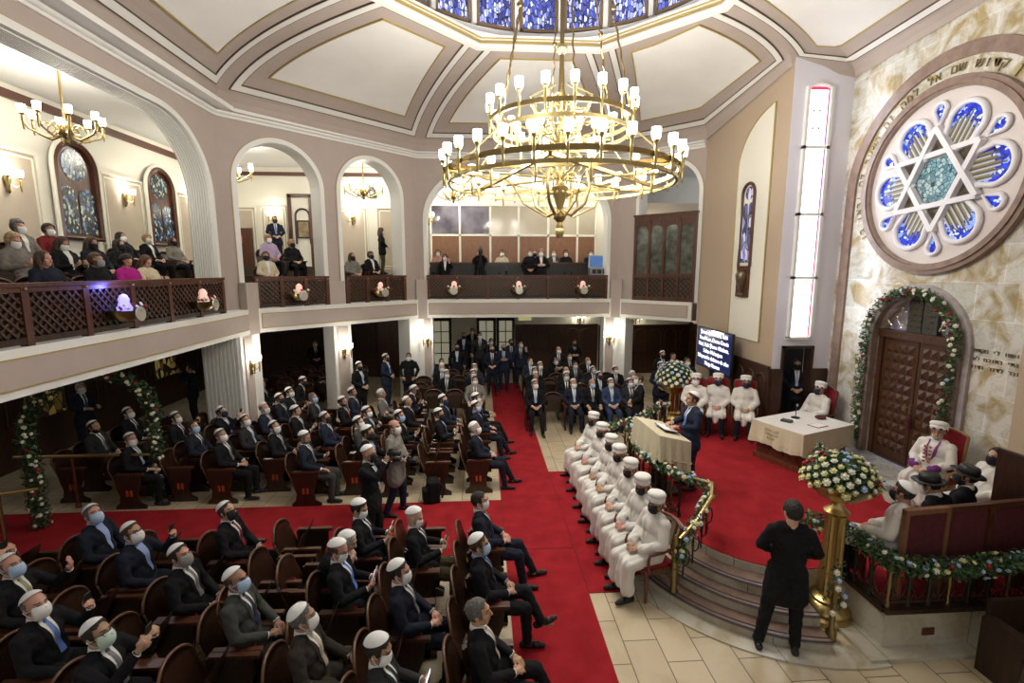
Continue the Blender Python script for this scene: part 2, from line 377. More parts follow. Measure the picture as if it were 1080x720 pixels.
def arch_wall(name, p0, p1, z0, z1, ops, th, m):
    F, L, d, n = frame_of(p0, p1); b = MB(); S = {0.0, L}
    for op in ops:
        s0, s1, zs, rise, rx = op
        for i in range(15):
            e = rx * (1 - math.cos(PI / 2 * i / 14)); S.add(round(s0 + e, 5)); S.add(round(s1 - e, 5))
    S = sorted(S)
    for a, c in zip(S, S[1:]):
        if c - a < 1e-4: continue
        mid = (a + c) / 2; op = next((o for o in ops if o[0] < mid < o[1]), None)
        za, zc = (z0, z0) if op is None else (op_top(op, a), op_top(op, c))
        b.add([F(a, za), F(c, zc), F(c, z1), F(a, z1)], [(0, 1, 2, 3)]); b.add([F(a, za, th), F(c, zc, th), F(c, z1, th), F(a, z1, th)], [(3, 2, 1, 0)])
        if op: b.add([F(a, za), F(a, za, th), F(c, zc, th), F(c, zc)], [(0, 1, 2, 3)])
    for op in ops:
        for s in op[:2]: b.add([F(s, z0), F(s, z0, th), F(s, op[2], th), F(s, op[2])], [(0, 1, 2, 3)])
    return struct(b.build(name, m, fix=False))
def arch_band(name, p0, p1, op, zb, w0, w1, o0, o1, m):
    # moulding that follows an opening: from w0 to w1 outside its edge, standing from depth o0 to o1
    F, L, d, n = frame_of(p0, p1); P = op_path(op, zb); b = MB(); N = len(P); vs = []
    for i in range(N):
        a = P[max(0, i - 1)]; c = P[min(N - 1, i + 1)]; tx, tz = c[0] - a[0], c[1] - a[1]; l = math.hypot(tx, tz) or 1; nx, nz = -tz / l, tx / l
        for w, o in ((w0, o0), (w1, o0), (w1, o1), (w0, o1)): vs.append(F(P[i][0] + nx * w, P[i][1] + nz * w, o))
    fs = []
    for i in range(N - 1):
        for k in range(4): fs.append((i * 4 + k, i * 4 + (k + 1) % 4, i * 4 + 4 + (k + 1) % 4, i * 4 + 4 + k))
    b.add(vs, fs); return struct(b.build(name, m))
ZC = 7.95
OP_A = (0.36, 2.46, 6.36, 1.04, 1.05)
OP_B = (3.02, 5.06, 6.42, 1.01, 1.02)
OP_C = (0.24, 6.18, 5.85, 1.55, 1.75)
OP_D = (0.70, 2.62, 6.53, .96, .96)
# frames run so that their left side is away from the hall: hall lies on the right of p0 -> p1
PL = ((-6.05, 3.5), LC)
OP_L2 = (.87, 8.13, 5.85, 1.5, 1.6)
arch_wall('wall_left', *PL, 3.3, ZC, [OP_L2], .5, taupe)
arch_wall('wall_left_back', LC, BL, 3.3, ZC, [OP_A, OP_B], .5, taupe)
arch_wall('wall_back', BL, BR, 3.3, ZC, [OP_C], .5, taupe)
arch_wall('wall_right_back', BR, RC, 2.65, ZC, [OP_D], .5, taupe)
for i, (pp, op) in enumerate(((PL, OP_L2), ((LC, BL), OP_A), ((LC, BL), OP_B), ((BL, BR), OP_C), ((BR, RC), OP_D))):
    arch_band('archivolt_%d' % (i + 1), *pp, op, 3.3, -.015, .10, -.03, .06, white)
    arch_band('archivolt_line_%d' % (i + 1), *pp, op, 3.3, .10, .118, -.018, .02, gold_line)
    if i: arch_band('arch_lining_%d' % (i + 1), *pp, op, 3.3, -.02, 0.0, .05, .505, white)
# fluted lining of the big left arch
for k in range(8):
    arch_band('arch_fluting_%d' % (k + 1), *PL, OP_L2, 3.3, -.035, .0, .07 + k * .053, .102 + k * .053, white)
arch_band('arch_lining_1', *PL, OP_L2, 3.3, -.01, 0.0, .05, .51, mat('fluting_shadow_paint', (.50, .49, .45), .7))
# cornice moulding under the vault
def cornice(name, pts, z, m, h=.10, w=.10):
    b = MB()
    for p, q in zip(pts, pts[1:]):
        F, L, d, n = frame_of(p, q)
        b.add([F(s, zz, o) for s in (-.03, L + .03) for o, zz in ((.02, z - h * .6), (-w * .4, z - h * .6), (-w * .4, z - h * .1), (-w * .8, z), (-w, z + h * .2), (-w, z + h * .6), (.02, z + h * .6))],
              [tuple(range(7)), tuple(range(13, 6, -1))] + [(k, (k + 1) % 7, 7 + (k + 1) % 7, 7 + k) for k in range(7)])
    return struct(b.build(name, m))
cornice('cornice', [(-6.05, 3.5), LC, BL, BR, (6.45, 14.18)], 7.80, white)
# gallery slab with panelled fascia
FA = [(-5.66, 3.7), (-5.66, 12.25), (-1.95, 16.0), (4.5, 16.0), (6.3, 14.2)]
for i, (p, q) in enumerate(zip(FA, FA[1:])):
    F, L, d, n = frame_of(p, q); e0 = .12 if i else 0; e1 = .12 if i < 3 else -.02
    bb = MB(); bb.prism([F(e0, 0, -.02)[:2], F(L - e1, 0, -.02)[:2], F(L - e1, 0, .35)[:2], F(e0, 0, .35)[:2]], 2.71, 3.31); struct(bb.build('fascia_%d' % (i + 1), white))
    bb = MB(); bb.box((F(L / 2 + (e0 - e1) / 2, 3.005, -.03)), (L - e0 - e1 - .24, .03, .36), math.atan2(d.y, d.x)); struct(bb.build('fascia_panel_%d' % (i + 1), taupe))
    bb = MB(); a0, a1 = e0 + .12, L - e1 - .12
    for s0, s1, za, zb in ((a0, a1, 2.825, 2.825), (a0, a1, 3.185, 3.185), (a0, a0, 2.825, 3.185), (a1, a1, 2.825, 3.185)): bb.beam(F(s0, za, -.035), F(s1, zb, -.035), .025, .02)
    struct(bb.build('fascia_line_%d' % (i + 1), gold_line))
for i, (c, rz) in enumerate(((FA[1], PI / 8), (FA[2], PI / 8), (FA[3], -PI / 8))):
    bb = MB(); bb.box((c[0] + (-.02, -.02, .02)[i], c[1] + .02, 3.32), (.36, .22, 1.26), rz + (PI / 4 if i == 0 else 0)); struct(bb.build('pedestal_%d' % (i + 1), taupe))
bb = MB(); F, L, d, n = frame_of(LC, BL); bb.box(F(2.74, 3.62, -.02), (.46, .2, .66), math.atan2(d.y, d.x)); struct(bb.build('pedestal_4', taupe))
# gallery floors (stepped), and the ceilings below and above them
GL = [(-9.3, 2.5), (-5.7, 2.5), (-5.7, 12.28), (-9.3, 12.28)]
GLB = [(-5.7, 12.28), (-1.98, 16.05), (-1.98, 19.5), (-9.3, 19.5), (-9.3, 12.28)]
GB = [(-1.98, 16.05), (4.52, 16.05), (4.52, 19.5), (-1.98, 19.5)]
GR = [(4.52, 16.05), (6.4, 14.17), (9.0, 14.17), (9.0, 19.5), (4.52, 19.5)]
gf = mat('gallery_floor_wood', (.06, .035, .02), .5)
for i, P in enumerate((GL, GLB, GB, GR)):
    bb = MB(); bb.prism(P, 2.74, 3.25); struct(bb.build('gallery_floor_%d' % (i + 1), gf))
    bb = MB(); bb.prism(P, 2.70, 2.74); struct(bb.build('gallery_soffit_%d' % (i + 1), ivory))
    bb = MB(); bb.prism(P, 7.9, 8.0); struct(bb.build('gallery_ceiling_%d' % (i + 1), cream))
bb = MB(); bb.bbox((-9.3, 2.5, 3.25), (-6.95, 12.28, 3.55)); bb.bbox((-9.3, 2.5, 3.55), (-7.85, 17, 3.85)); struct(bb.build('gallery_tier_1', gf))
q = lambda d: (-5.7 - d * .707, 12.28 + d * .707)
for k, (d, z0, z1) in enumerate(((.95, 3.25, 3.5), (1.75, 3.5, 3.8), (2.5, 3.8, 4.1), (3.3, 4.1, 4.38))):
    a = q(d); t = max(0, -1.98 - a[0]); bb = MB(); bb.prism([a, (a[0] + min(t, 18.45 - a[1]), a[1] + min(t, 18.45 - a[1])), (a[0] + min(t, 18.45 - a[1]), 18.5), (-9.25, 18.5), (-9.25, a[1])] if a[0] > -9.2 else [(-9, 17), (-8, 18.5), (-9, 18.5)], z0, z1); struct(bb.build('gallery_tier_%d' % (k + 2), gf))
bb = MB(); bb.bbox((-1.95, 17.25, 3.25), (4.5, 19, 3.65)); bb.bbox((-1.95, 18.2, 3.65), (4.5, 19, 4.1)); struct(bb.build('gallery_tier_6', gf))
# gallery back walls with framed panels
def wall_box(name, a, c, m): bb = MB(); bb.bbox(a, c); return struct(bb.build(name, m))
wall_box('wall_gallery_left', (-9.5, 2.5, 3.2), (-9.3, 19.5, 8.0), ivory)
wall_box('wall_gallery_back', (-9.3, 18.5, 3.2), (-2.05, 18.7, 8.0), ivory)
wall_box('wall_gallery_side', (-2.12, 16.6, 3.2), (-1.98, 19.5, 8.0), ivory)
wall_box('wall_gallery_right', (4.5, 16.6, 3.2), (4.62, 19.5, 8.0), ivory)
wall_box('wall_gallery_far', (-2, 19.4, 3.2), (9.0, 19.6, 8.0), cream)
wall_box('wall_gallery_corner', (4.62, 17.3, 3.2), (9, 17.4, 6.6), taupe2)
wall_box('trim_3', (-9.3, 2.5, 7.60), (-9.22, 18.5, 7.76), mat('brown_cornice', (.11, .045, .03), .5))
wall_box('trim_4', (-9.3, 18.42, 7.60), (-2.1, 18.5, 7.72), MATS['brown_cornice'])
def panel_frame(name, p0, p1, z0, z1, fill):
    F, L, d, n = frame_of(p0, p1); bb = MB(); bb.box(F(L / 2, (z0 + z1) / 2, -.01), (L, .02, z1 - z0), math.atan2(d.y, d.x)); o = struct(bb.build(name, fill))
    bb = MB()
    for w, t in ((0, .07), (.10, .03)):
        for s0, s1, za, zb in ((w, L - w, z0 + w, z0 + w), (w, L - w, z1 - w, z1 - w), (w, w, z0 + w, z1 - w), (L - w, L - w, z0 + w, z1 - w)): bb.beam(F(s0, za, -.03), F(s1, zb, -.03), t, .04)
    fr = struct(bb.build(name + '_moulding', ivory, o)); return o
for i, (y0, y1) in enumerate(((6.6, 8.6), (8.75, 11.15), (12.85, 14.35), (15.85, 17.6))):
    panel_frame('wall_panel_%d' % (i + 1), (-9.29, y0), (-9.29, y1), 4.3, 6.62, taupe2)
for i, (x0, x1) in enumerate(((-9.1, -8.1), (-7.9, -7.05), (-5.2, -4.15), (-3.8, -2.5))):
    panel_frame('wall_panel_%d' % (i + 5), (x0, 18.49), (x1, 18.49), 4.3, 6.5, taupe2)
# lower walls
def arched_panels(bb, F, s0, s1, n, z0, z1):
    w = (s1 - s0) / n
    for k in range(n):
        a, c = s0 + k * w + w * .14, s0 + (k + 1) * w - w * .14; r = (c - a) / 2
        P = [F(a, z0, -.02), F(a, z1 - r, -.02)] + [F(a + r - r * math.cos(PI * i / 10), z1 - r + r * math.sin(PI * i / 10), -.02) for i in range(1, 10)] + [F(c, z1 - r, -.02), F(c, z0, -.02)]
        bb.tube(P, .022, 6)
        bb.beam(F(a, z0, -.02), F(c, z0, -.02), .03, .04)
wall_box('wall_lower_left', (-10.2, 2.5, 0), (-10, 20, 2.75), panel_wood)
wall_box('wall_lower_back', (-10, 19.5, 0), (9, 19.7, 2.75), ivory)
for i, (x0, x1, z1) in enumerate(((-10, -2.35, 2.3), (1.36, 4.75, 2.05), (4.8, 8.9, 2.0))):
    F, L, d, n = frame_of((x0, 19.5), (x1, 19.5)); bb = MB(); bb.bbox((x0, 19.44, 0), (x1, 19.5, z1)); arched_panels(bb, lambda s, z, o: F(s, z, o - .05), .1, L - .1, max(3, int(L / .62)), .95, z1 - .15)
    bb.beam(F(0, z1, -.06), F(L, z1, -.06), .08, .07); struct(bb.build('baseboard_back_%d' % (i + 1), panel_wood))
F, L, d, n = frame_of((-10, 3), (-10, 19.5)); bb = MB(); arched_panels(bb, F, .2, L - .2, 18, .9, 2.4); struct(bb.build('baseboard_left', panel_wood))
# piers of the lower floor
def pier(name, poly, m=white): bb = MB(); bb.prism(poly, 0, 2.72); return struct(bb.build(name, m))
pier('pier_1', [(-5.66, 11.6), (-5.66, 12.25), (-5.55, 12.36), (-6.0, 12.8), (-6.55, 12.8), (-6.55, 11.6)])
bb = MB()
for k in range(9): bb.bbox((-6.50 + k * .092, 11.565, .25), (-6.455 + k * .092, 11.61, 2.7))
struct(bb.build('pier_fluting_1', white))
F, L, d, n = frame_of(FA[1], FA[2])
pier('pier_2', [F(2.15, 0, 0)[:2], F(2.68, 0, 0)[:2], F(2.68, 0, .6)[:2], F(2.15, 0, .6)[:2]])
pier('pier_3', [F(4.75, 0, 0)[:2], (-1.95, 16.0), (-1.62, 16.0), (-1.62, 16.5), F(4.75, 0, .6)[:2]])
F2, L2, d2, n2 = frame_of(FA[3], FA[4])
pier('pier_4', [(4.12, 16.0), (4.5, 16.0), F2(.38, 0, 0)[:2], F2(.38, 0, .55)[:2], (4.12, 16.5)])
for i, (c, rz, w) in enumerate((((-5.645, 11.93), PI / 2, .38), ((F(2.415, 0, -.01)[:2]), PI / 4, .33), ((-1.79, 15.99), 0, .22), ((4.31, 15.99), 0, .26))):
    bb = MB(); bb.box((c[0], c[1], 1.45), (w, .03, 2.4), rz); struct(bb.build('pier_panel_%d' % (i + 1), taupe))
# right wall (R face), return wall with the tall window, ark wall
R0, R1, AXX, YW = (6.5, 14.13), (6.5, 10.3), 7.82, 10.3
bb = MB(); bb.add([(6.5, 14.13, 0), (6.5, 10.3, 0), (6.5, 10.3, 8.75), (6.5, 14.13, 7.97), (6.72, 14.3, 0), (6.72, 10.3, 0), (6.72, 10.3, 8.75), (6.72, 14.3, 7.97)], [(0, 1, 2, 3), (7, 6, 5, 4), (0, 3, 7, 4), (3, 2, 6, 7)]); struct(bb.build('wall_right', tan))
arch_wall('wall_right_return', (6.5, YW), (7.95, YW), .5, 8.75, [(.22, .90, 2.54, .01, .3)], .25, paleblue)
bb = MB(); bb.bbox((6.5, 10.29, 0), (7.95, 10.55, .5)); struct(bb.build('wall_right_base', wood_dark))
# marble ark wall with the arched opening of the ark
ARK_Y, ROSE_Y, ROSE_Z = 8.18, 8.08, 5.78
PA = ((AXX, 11.0), (AXX, 4.6)); SA = lambda y: 11.0 - y
OP_ARK = (SA(ARK_Y + .86), SA(ARK_Y - .86), 2.95, .86, .86)
arch_wall('wall_ark', *PA, .5, 9.2, [OP_ARK], .3, ark_marble)
arch_band('ark_surround', *PA, OP_ARK, .5, -.01, .10, -.10, .02, brown_stone)
arch_band('ark_surround_edge', *PA, OP_ARK, .5, .10, .20, -.06, .02, mat('grey_granite', (.42, .38, .38), .35, noise=.15, nscale=9))
OP_BIG = (SA(ROSE_Y + 1.87), SA(ROSE_Y - 1.87), ROSE_Z, 1.87, 1.87)
arch_band('great_arch', *PA, OP_BIG, .5, 0, .22, -.05, .02, brown_stone)
wall_box('wall_front_niche', (6.5, 4.9, .5), (7.9, 5.05, 9.2), tan)
wall_box('wall_right_front', (6.5, 2.6, 0), (6.72, 5.35, 9.2), tan)
wall_box('baseboard_right_front', (6.44, 2.6, 0), (6.5, 5.4, 2.05), wood_dark)
# cream arched field and wainscot of the right wall
def flat_arch(bb, F, s0, s1, z0, zs, o, n=14):
    # field with a straight far side and a top that sweeps up towards the near side
    P = [(s0, z0), (s1, z0)] + [(1.62 + s0 - 1.62 * math.cos(a) if False else s0 + 1.62 * (1 - math.cos(a)), zs + 1.2 * math.sin(a)) for a in [math.acos(1 - (s1 - s0) / 1.62) * (1 - i / n) for i in range(n + 1)]]
    k = len(P); bb.add([F(a, z, o) for a, z in P] + [F(a, z, o + .03) for a, z in P], [tuple(range(k)), tuple(range(2 * k - 1, k - 1, -1))] + [(i, k + i, k + (i + 1) % k, (i + 1) % k) for i in range(k)])
    return P
FR, LR, dR, nR = frame_of(R0, R1)
bb = MB(); P = flat_arch(bb, FR, 1.86, 3.28, 2.58, 6.72, -.02); cf = struct(bb.build('wall_field', ivory))
bb = MB(); bb.tube([FR(a, z, -.02) for a, z in P], .018, 6, closed=True); struct(bb.build('wall_field_line', gold_line, cf))
bb = MB(); bb.box(FR(2.4, 1.28, -.03), (2.9, .06, 1.56), PI / 2); arched_panels(bb, lambda s, z, o: FR(s, z, o - .05), 1.0, 3.8, 6, .7, 1.9); bb.beam(FR(.4, 2.06, -.05), FR(3.83, 2.06, -.05), .06, .09); struct(bb.build('baseboard_right', panel_wood))
bb = MB(); bb.box((6.61, 10.26, 1.28), (.22, .05, 1.56)); bb.box((7.6, 10.26, 1.28), (.36, .05, 1.56)); struct(bb.build('baseboard_return', panel_wood))

# ------------------------------------------------------------------ vault and drum
ZD = 9.0; DA = 3.06; DH = 1.27; DC = (1.3, 8.0)
DR = [(DC[0] + x, DC[1] + y) for x, y in ((-DA, -DH), (-DA, DH), (-DH, DA), (DH, DA), (DA, DH), (DA, -DH), (DH, -DA), (-DH, -DA))]
hcurve = lambda t: t ** 1.55
zcurve = lambda t: 1 - (1 - t) ** 2.3
def vault_face(k, bottom, d0, d1, bands=True):
    lens = [0]
    for p, q_ in zip(bottom, bottom[1:]): lens.append(lens[-1] + math.dist(p[:2], q_[:2]))
    def bot(s):
        x = min(max(s, 0), 1) * lens[-1]
        for i in range(len(bottom) - 1):
            if x <= lens[i + 1] + 1e-6:
                f = (x - lens[i]) / (lens[i + 1] - lens[i]); return Vector(bottom[i]) * (1 - f) + Vector(bottom[i + 1]) * f
        return Vector(bottom[-1])
    def S(s, t):
        p = bot(s); q_ = Vector((*d0, ZD)) * (1 - s) + Vector((*d1, ZD)) * s; h = hcurve(t)
        return Vector((p.x + (q_.x - p.x) * h, p.y + (q_.y - p.y) * h, p.z + (ZD - p.z) * zcurve(t)))
    def Nn(s, t):
        a = S(min(1, s + .01), t) - S(max(0, s - .01), t); c = S(s, min(1, t + .01)) - S(s, max(0, t - .01)); n = a.cross(c).normalized()
        return n if n.z < 0 else -n
    kink = [l / lens[-1] for l in lens[1:-1]]
    top = (Vector((*d0, 0)) - Vector((*d1, 0))).length
    wid = lambda t: lens[-1] + (top - lens[-1]) * hcurve(t)
    def patch(name, wa, wb, off, m, th, parent=None, NS=24, NT=16):
        # ring between insets wa and wb (metres); wb None = the whole inside
        bb = MB(); run = 4.4
        def tt(w): return (0, 1) if w == 0 else (.155 + (w - .175) * .32, .99 - (w - .175) * .147)
        def P(s, t, o): return S(s, t) + Nn(s, t) * o
        def inset(u, v, w):
            t0, t1 = tt(w); t = t0 + (t1 - t0) * v; e = w / wid(t); return e + (1 - 2 * e) * u, t
        if wb is None:
            us = sorted({i / NS for i in range(NS + 1)} | set(kink)); vs = [j / NT for j in range(NT + 1)]
            for o in (off, off - th):
                o_ = len(bb.v); G = [P(*inset(u, v, wa), o) for u in us for v in vs]; n = len(vs)
                bb.add(G, [(i * n + j, (i + 1) * n + j, (i + 1) * n + j + 1, i * n + j + 1) for i in range(len(us) - 1) for j in range(n - 1)])
        else:
            loop = [(u, 0) for u in sorted({i / NS for i in range(NS + 1)} | set(kink))] + [(1, j / NT) for j in range(1, NT + 1)] + [(1 - i / NS, 1) for i in range(1, NS + 1)] + [(0, 1 - j / NT) for j in range(1, NT)]
            n = len(loop); V = []
            for (u, v) in loop:
                a = inset(u, v, wa); c = inset(u, v, wb); V += [P(*a, off), P(*c, off), P(*c, off - th), P(*a, off - th)]
            bb.add(V, [(i * 4 + q_, i * 4 + (q_ + 1) % 4, ((i + 1) % n) * 4 + (q_ + 1) % 4, ((i + 1) % n) * 4 + q_) for i in range(n) for q_ in range(4)])
        return struct(bb.build(name, m, parent, smooth=False))
    base = patch('vault_%d' % k, 0, None, 0, taupe, .12)
    if bands:
        patch('vault_strip_%d' % k, .20, .34, .03, white, .05, base)
        patch('vault_strip_line_%d' % k, .175, .20, .025, dark_line, .05, base); patch('vault_strip_edge_%d' % k, .34, .362, .025, dark_line, .05, base)
        patch('vault_field_%d' % k, .72, None, .015, cream, .02, base)
        patch('vault_field_line_%d' % k, .695, .725, .03, gold_line, .03, base)
zA = 8.35
V0 = [(-6.0, 3.5, ZC), (-6.0, 12.0, ZC)]
vault_face(1, V0, DR[0], DR[1])
vault_face(2, [(-6.0, 12.0, ZC), (-1.97, 16.03, ZC)], DR[1], DR[2])
vault_face(3, [(-1.97, 16.03, ZC), (4.53, 16.03, ZC)], DR[2], DR[3])
vault_face(4, [(4.53, 16.03, ZC), (6.46, 14.1, ZC), (6.48, 10.36, 8.45)], DR[3], DR[4])
vault_face(5, [(6.48, 10.36, 8.45), (7.80, 10.28, 8.22), (7.80, 5.2, 8.5)], DR[4], DR[5])
vault_face(6, [(7.80, 5.2, 8.5), (6.5, 3.5, 8.2), (4.53, 0, ZC)], DR[5], DR[6])
vault_face(7, [(4.53, 0, ZC), (-1.97, 0, ZC)], DR[6], DR[7])
vault_face(8, [(-1.97, 0, ZC), (-6.0, 3.5, ZC)], DR[7], DR[0])
def octo(r): return [(DC[0] + x * r / DA, DC[1] + y * r / DA) for x, y in ((-DA, -DH), (-DA, DH), (-DH, DA), (DH, DA), (DA, DH), (DA, -DH), (DH, -DA), (-DH, -DA))]
def octo_ring(name, r0, r1, z0, z1, m):
    bb = MB(); A, B_ = octo(r0), octo(r1)
    bb.add([(*p, z0) for p in A] + [(*p, z0) for p in B_] + [(*p, z1) for p in B_] + [(*p, z1) for p in A], [(k * 8 + i, k * 8 + (i + 1) % 8, ((k + 1) % 4) * 8 + (i + 1) % 8, ((k + 1) % 4) * 8 + i) for k in range(4) for i in range(8)])
    return struct(bb.build(name, m))
octo_ring('drum_ring_1', 3.08, 3.24, 8.93, 9.02, white); octo_ring('drum_ring_2', 3.02, 3.2, 9.02, 9.045, gold_line); octo_ring('drum_ring_3', 3.04, 3.2, 9.045, 9.085, cream)
octo_ring('drum_ring_4', 3.0, 3.2, 9.085, 9.10, gold_line); octo_ring('drum_ring_5', 2.99, 3.6, 9.10, 9.14, white)
bb = MB(); bb.lathe([(3.1, 9.13), (3.46, 9.14), (3.46, 11.2), (0.01, 12.6)], 44, (*DC, 0), cap=False); struct(bb.build('drum', cream, smooth=False, fix=False))
bb = MB(); bb.lathe([(3.36, 9.14), (3.36, 9.36), (3.46, 9.36)], 44, (*DC, 0), cap=False); struct(bb.build('drum_sill', white, fix=False))
NW = 22
for k in range(NW):
    a = 2 * PI * k / NW + .5 * 2 * PI / NW; c = Vector((DC[0] + 3.40 * math.cos(a), DC[1] + 3.40 * math.sin(a), 0)); M = Matrix.Translation(c) @ Matrix.Rotation(a + PI / 2, 4, 'Z')
    bb = MB()
    for x in (-.38, .38): bb.box(None, (.06, .08, 1.7), M=M @ Matrix.Translation((x, 0, 10.25)))
    for z in (9.42, 11.07): bb.box(None, (.80, .08, .06), M=M @ Matrix.Translation((0, 0, z)))
    fr = struct(bb.build('window_%d' % (k + 1), mat('dome_window_frame', (.20, .13, .07), .5)))
    bb = MB(); bb.box(None, (.72, .02, 1.62), M=M @ Matrix.Translation((0, 0, 10.25))); bb.build('pane', glass_dome, fr)
    bb = MB(); bb.box(None, (.10, .10, 1.8), M=Matrix.Translation((DC[0] + 3.40 * math.cos(a + PI / NW), DC[1] + 3.40 * math.sin(a + PI / NW), 10.3)) @ Matrix.Rotation(a + PI / NW + PI / 2, 4, 'Z')); struct(bb.build('drum_mullion_%d' % (k + 1), white))
wall_box('wall_front', (-10, -3.1, 0), (9, -2.9, 9.3), cream)
wall_box('wall_right_outer', (8.6, 9, 0), (8.7, 20, 2.8), panel_wood)

# ------------------------------------------------------------------ windows and doors of the setting
# the tall window strip of the return wall
bb = MB()
for x in (6.80, 7.31): bb.bbox((x - .03, 10.22, 2.76), (x + .03, 10.30, 8.02))
for z in (2.76, 4.09, 5.44, 6.81): bb.bbox((6.77, 10.22, z - .03), (7.34, 10.30, z + .03))
bb.tube([(6.8, 10.26, 8.0), (6.93, 10.26, 8.06), (7.06, 10.26, 8.08), (7.18, 10.26, 8.06), (7.31, 10.26, 8.0)], .035, 6)
wn = struct(bb.build('window_30', white))
bb = MB(); bb.prism([(6.82, 10.285), (7.30, 10.285), (7.30, 10.295), (6.82, 10.295)], 2.78, 8.02); bb.build('pane', daylight, wn)
bb = MB()
for x in (6.835, 7.275): bb.bbox((x - .018, 10.27, 2.79), (x + .018, 10.285, 8.0))
bb.bbox((6.83, 10.27, 7.96), (7.28, 10.285, 8.02)); bb.build('red_glass_border', red_glass, wn)
dl = bpy.data.lights.new('window_daylight', 'AREA'); dl.shape = 'RECTANGLE'; dl.size = .42; dl.size_y = 5.0; dl.energy = DAY_W; dl.color = (.80, .88, 1.0)
do = bpy.data.objects.new('window_daylight', dl); COL.objects.link(do); do.location = (7.06, 10.20, 5.4); do.rotation_euler = (-PI / 2, 0, 0)
bb = MB()
for z in (7.55, 7.2): 
    for x in (6.97, 7.1): bb.box((x, 10.278, z), (.045, .01, .045), 0)
bb.tube([(6.97, 10.28, 7.0), (6.97, 10.28, 7.7)], .005, 5); bb.tube([(7.1, 10.28, 7.0), (7.1, 10.28, 7.7)], .005, 5); bb.build('leading', grey_metal, wn)
# doorway under it: frame and the room beyond
bb = MB(); bb.bbox((6.70, 10.24, .5), (6.75, 10.5, 2.58)); bb.bbox((7.38, 10.24, .5), (7.43, 10.5, 2.58)); bb.bbox((6.70, 10.24, 2.52), (7.43, 10.5, 2.58)); struct(bb.build('door_4', wood_dark))
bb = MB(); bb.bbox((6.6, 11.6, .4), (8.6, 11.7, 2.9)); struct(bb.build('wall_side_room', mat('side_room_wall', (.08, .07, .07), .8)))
bb = MB(); bb.bbox((6.5, 10.56, .38), (8.6, 11.6, .5)); struct(bb.build('side_room_floor', floor_m))
bb = MB(); bb.bbox((6.98, 11.55, 2.15), (7.55, 11.6, 2.56)); wn = struct(bb.build('window_31', white))
bb = MB()
for i in range(4): bb.bbox((7.0 , 11.53, 2.18 + i * .09), (7.53, 11.55, 2.25 + i * .09))
bb.build('pane', mat('pale_daylit_pane', (.5, .6, .7), .4, emit=(.6, .75, .9), estr=.5), wn)
# arched dark window of the right wall
def arched_window(name, M, w, h, frame_m, glass, mull=True, rose=True):
    # local: x across, z up from the sill, y into the wall
    r = w / 2; zs = h - r
    P = [(-r, 0), (r, 0)] + [(r * math.cos(PI * i / 16), zs + r * math.sin(PI * i / 16)) for i in range(17)]
    bb = MB(); bb.plate(P, M @ Matrix.Translation((0, .03, 0)), .03); bb.tube([M @ Vector((x, 0, z)) for x, z in P], w * .075, 6, closed=True)
    o = struct(bb.build(name, frame_m))
    bb = MB(); rr = r * .62
    if rose: bb.plate([(rr * math.cos(2 * PI * i / 20), zs + r * .12 + rr * math.sin(2 * PI * i / 20)) for i in range(20)], M @ Matrix.Translation((0, .015, 0)), .01)
    for sx in (-1, 1):
        a = r * .40; cx = sx * r * .46; z1 = zs - r * (.75 if rose else -.2)
        bb.plate([(cx - a, h * .05), (cx + a, h * .05)] + [(cx + a * math.cos(PI * i / 10), z1 - a + a * math.sin(PI * i / 10)) for i in range(11)], M @ Matrix.Translation((0, .015, 0)), .01)
    bb.build('pane', glass, o); return o
M = Matrix.Translation((6.455, 11.67, 3.62)) @ Matrix.Rotation(-PI / 2, 4, 'Z')
o = arched_window('window_32', M @ Matrix.Translation((0, 0, .72)), .52, 1.98, wood_mid, stained('violet_night_glass', 10, [(.05, .05, .12), (.25, .25, .5), (.5, .5, .75), (.1, .1, .2)], .25, .05, (1, 1, .4)))
bb = MB(); bb.box((6.46, 11.67, 3.98), (.08, .52, .76)); struct(bb.build('trim_5', wood_mid))
t = thing('ornamental_vase', 'tall dark carved vase in the niche below the arched wall window', 'vase', (6.39, 11.62, 3.64))
bb = MB(); bb.lathe([(.09, 0), (.09, .04), (.04, .08), (.07, .2), (.13, .36), (.15, .5), (.11, .58), (.13, .62), (.11, .63), (.10, .6)], 20); bb.build('body', mat('bronze_vase', (.16, .12, .08), .3, .6, noise=.3, nscale=20), t, True)
# gallery windows in the left wall (dark arched frames with leaded glass)
for i, y in enumerate((12.05, 15.0, 9.1)):
    M = Matrix.Translation((-9.20, y, 4.98)) @ Matrix.Rotation(PI / 2, 4, 'Z')
    o = arched_window('window_%d' % (33 + i), M, 1.12, 2.12, wood_mid, glass_night)
    P = [(-.64, -.1)] + [(-.64, 1.5)] + [(.64 * math.cos(PI - PI * k / 14), 1.56 + .64 * math.sin(PI * k / 14)) for k in range(15)] + [(.64, 1.5), (.64, -.1)]
    bb = MB(); bb.tube([M @ Vector((x, -.02, z)) for x, z in P], .045, 6); struct(bb.build('window_surround', ivory, o))
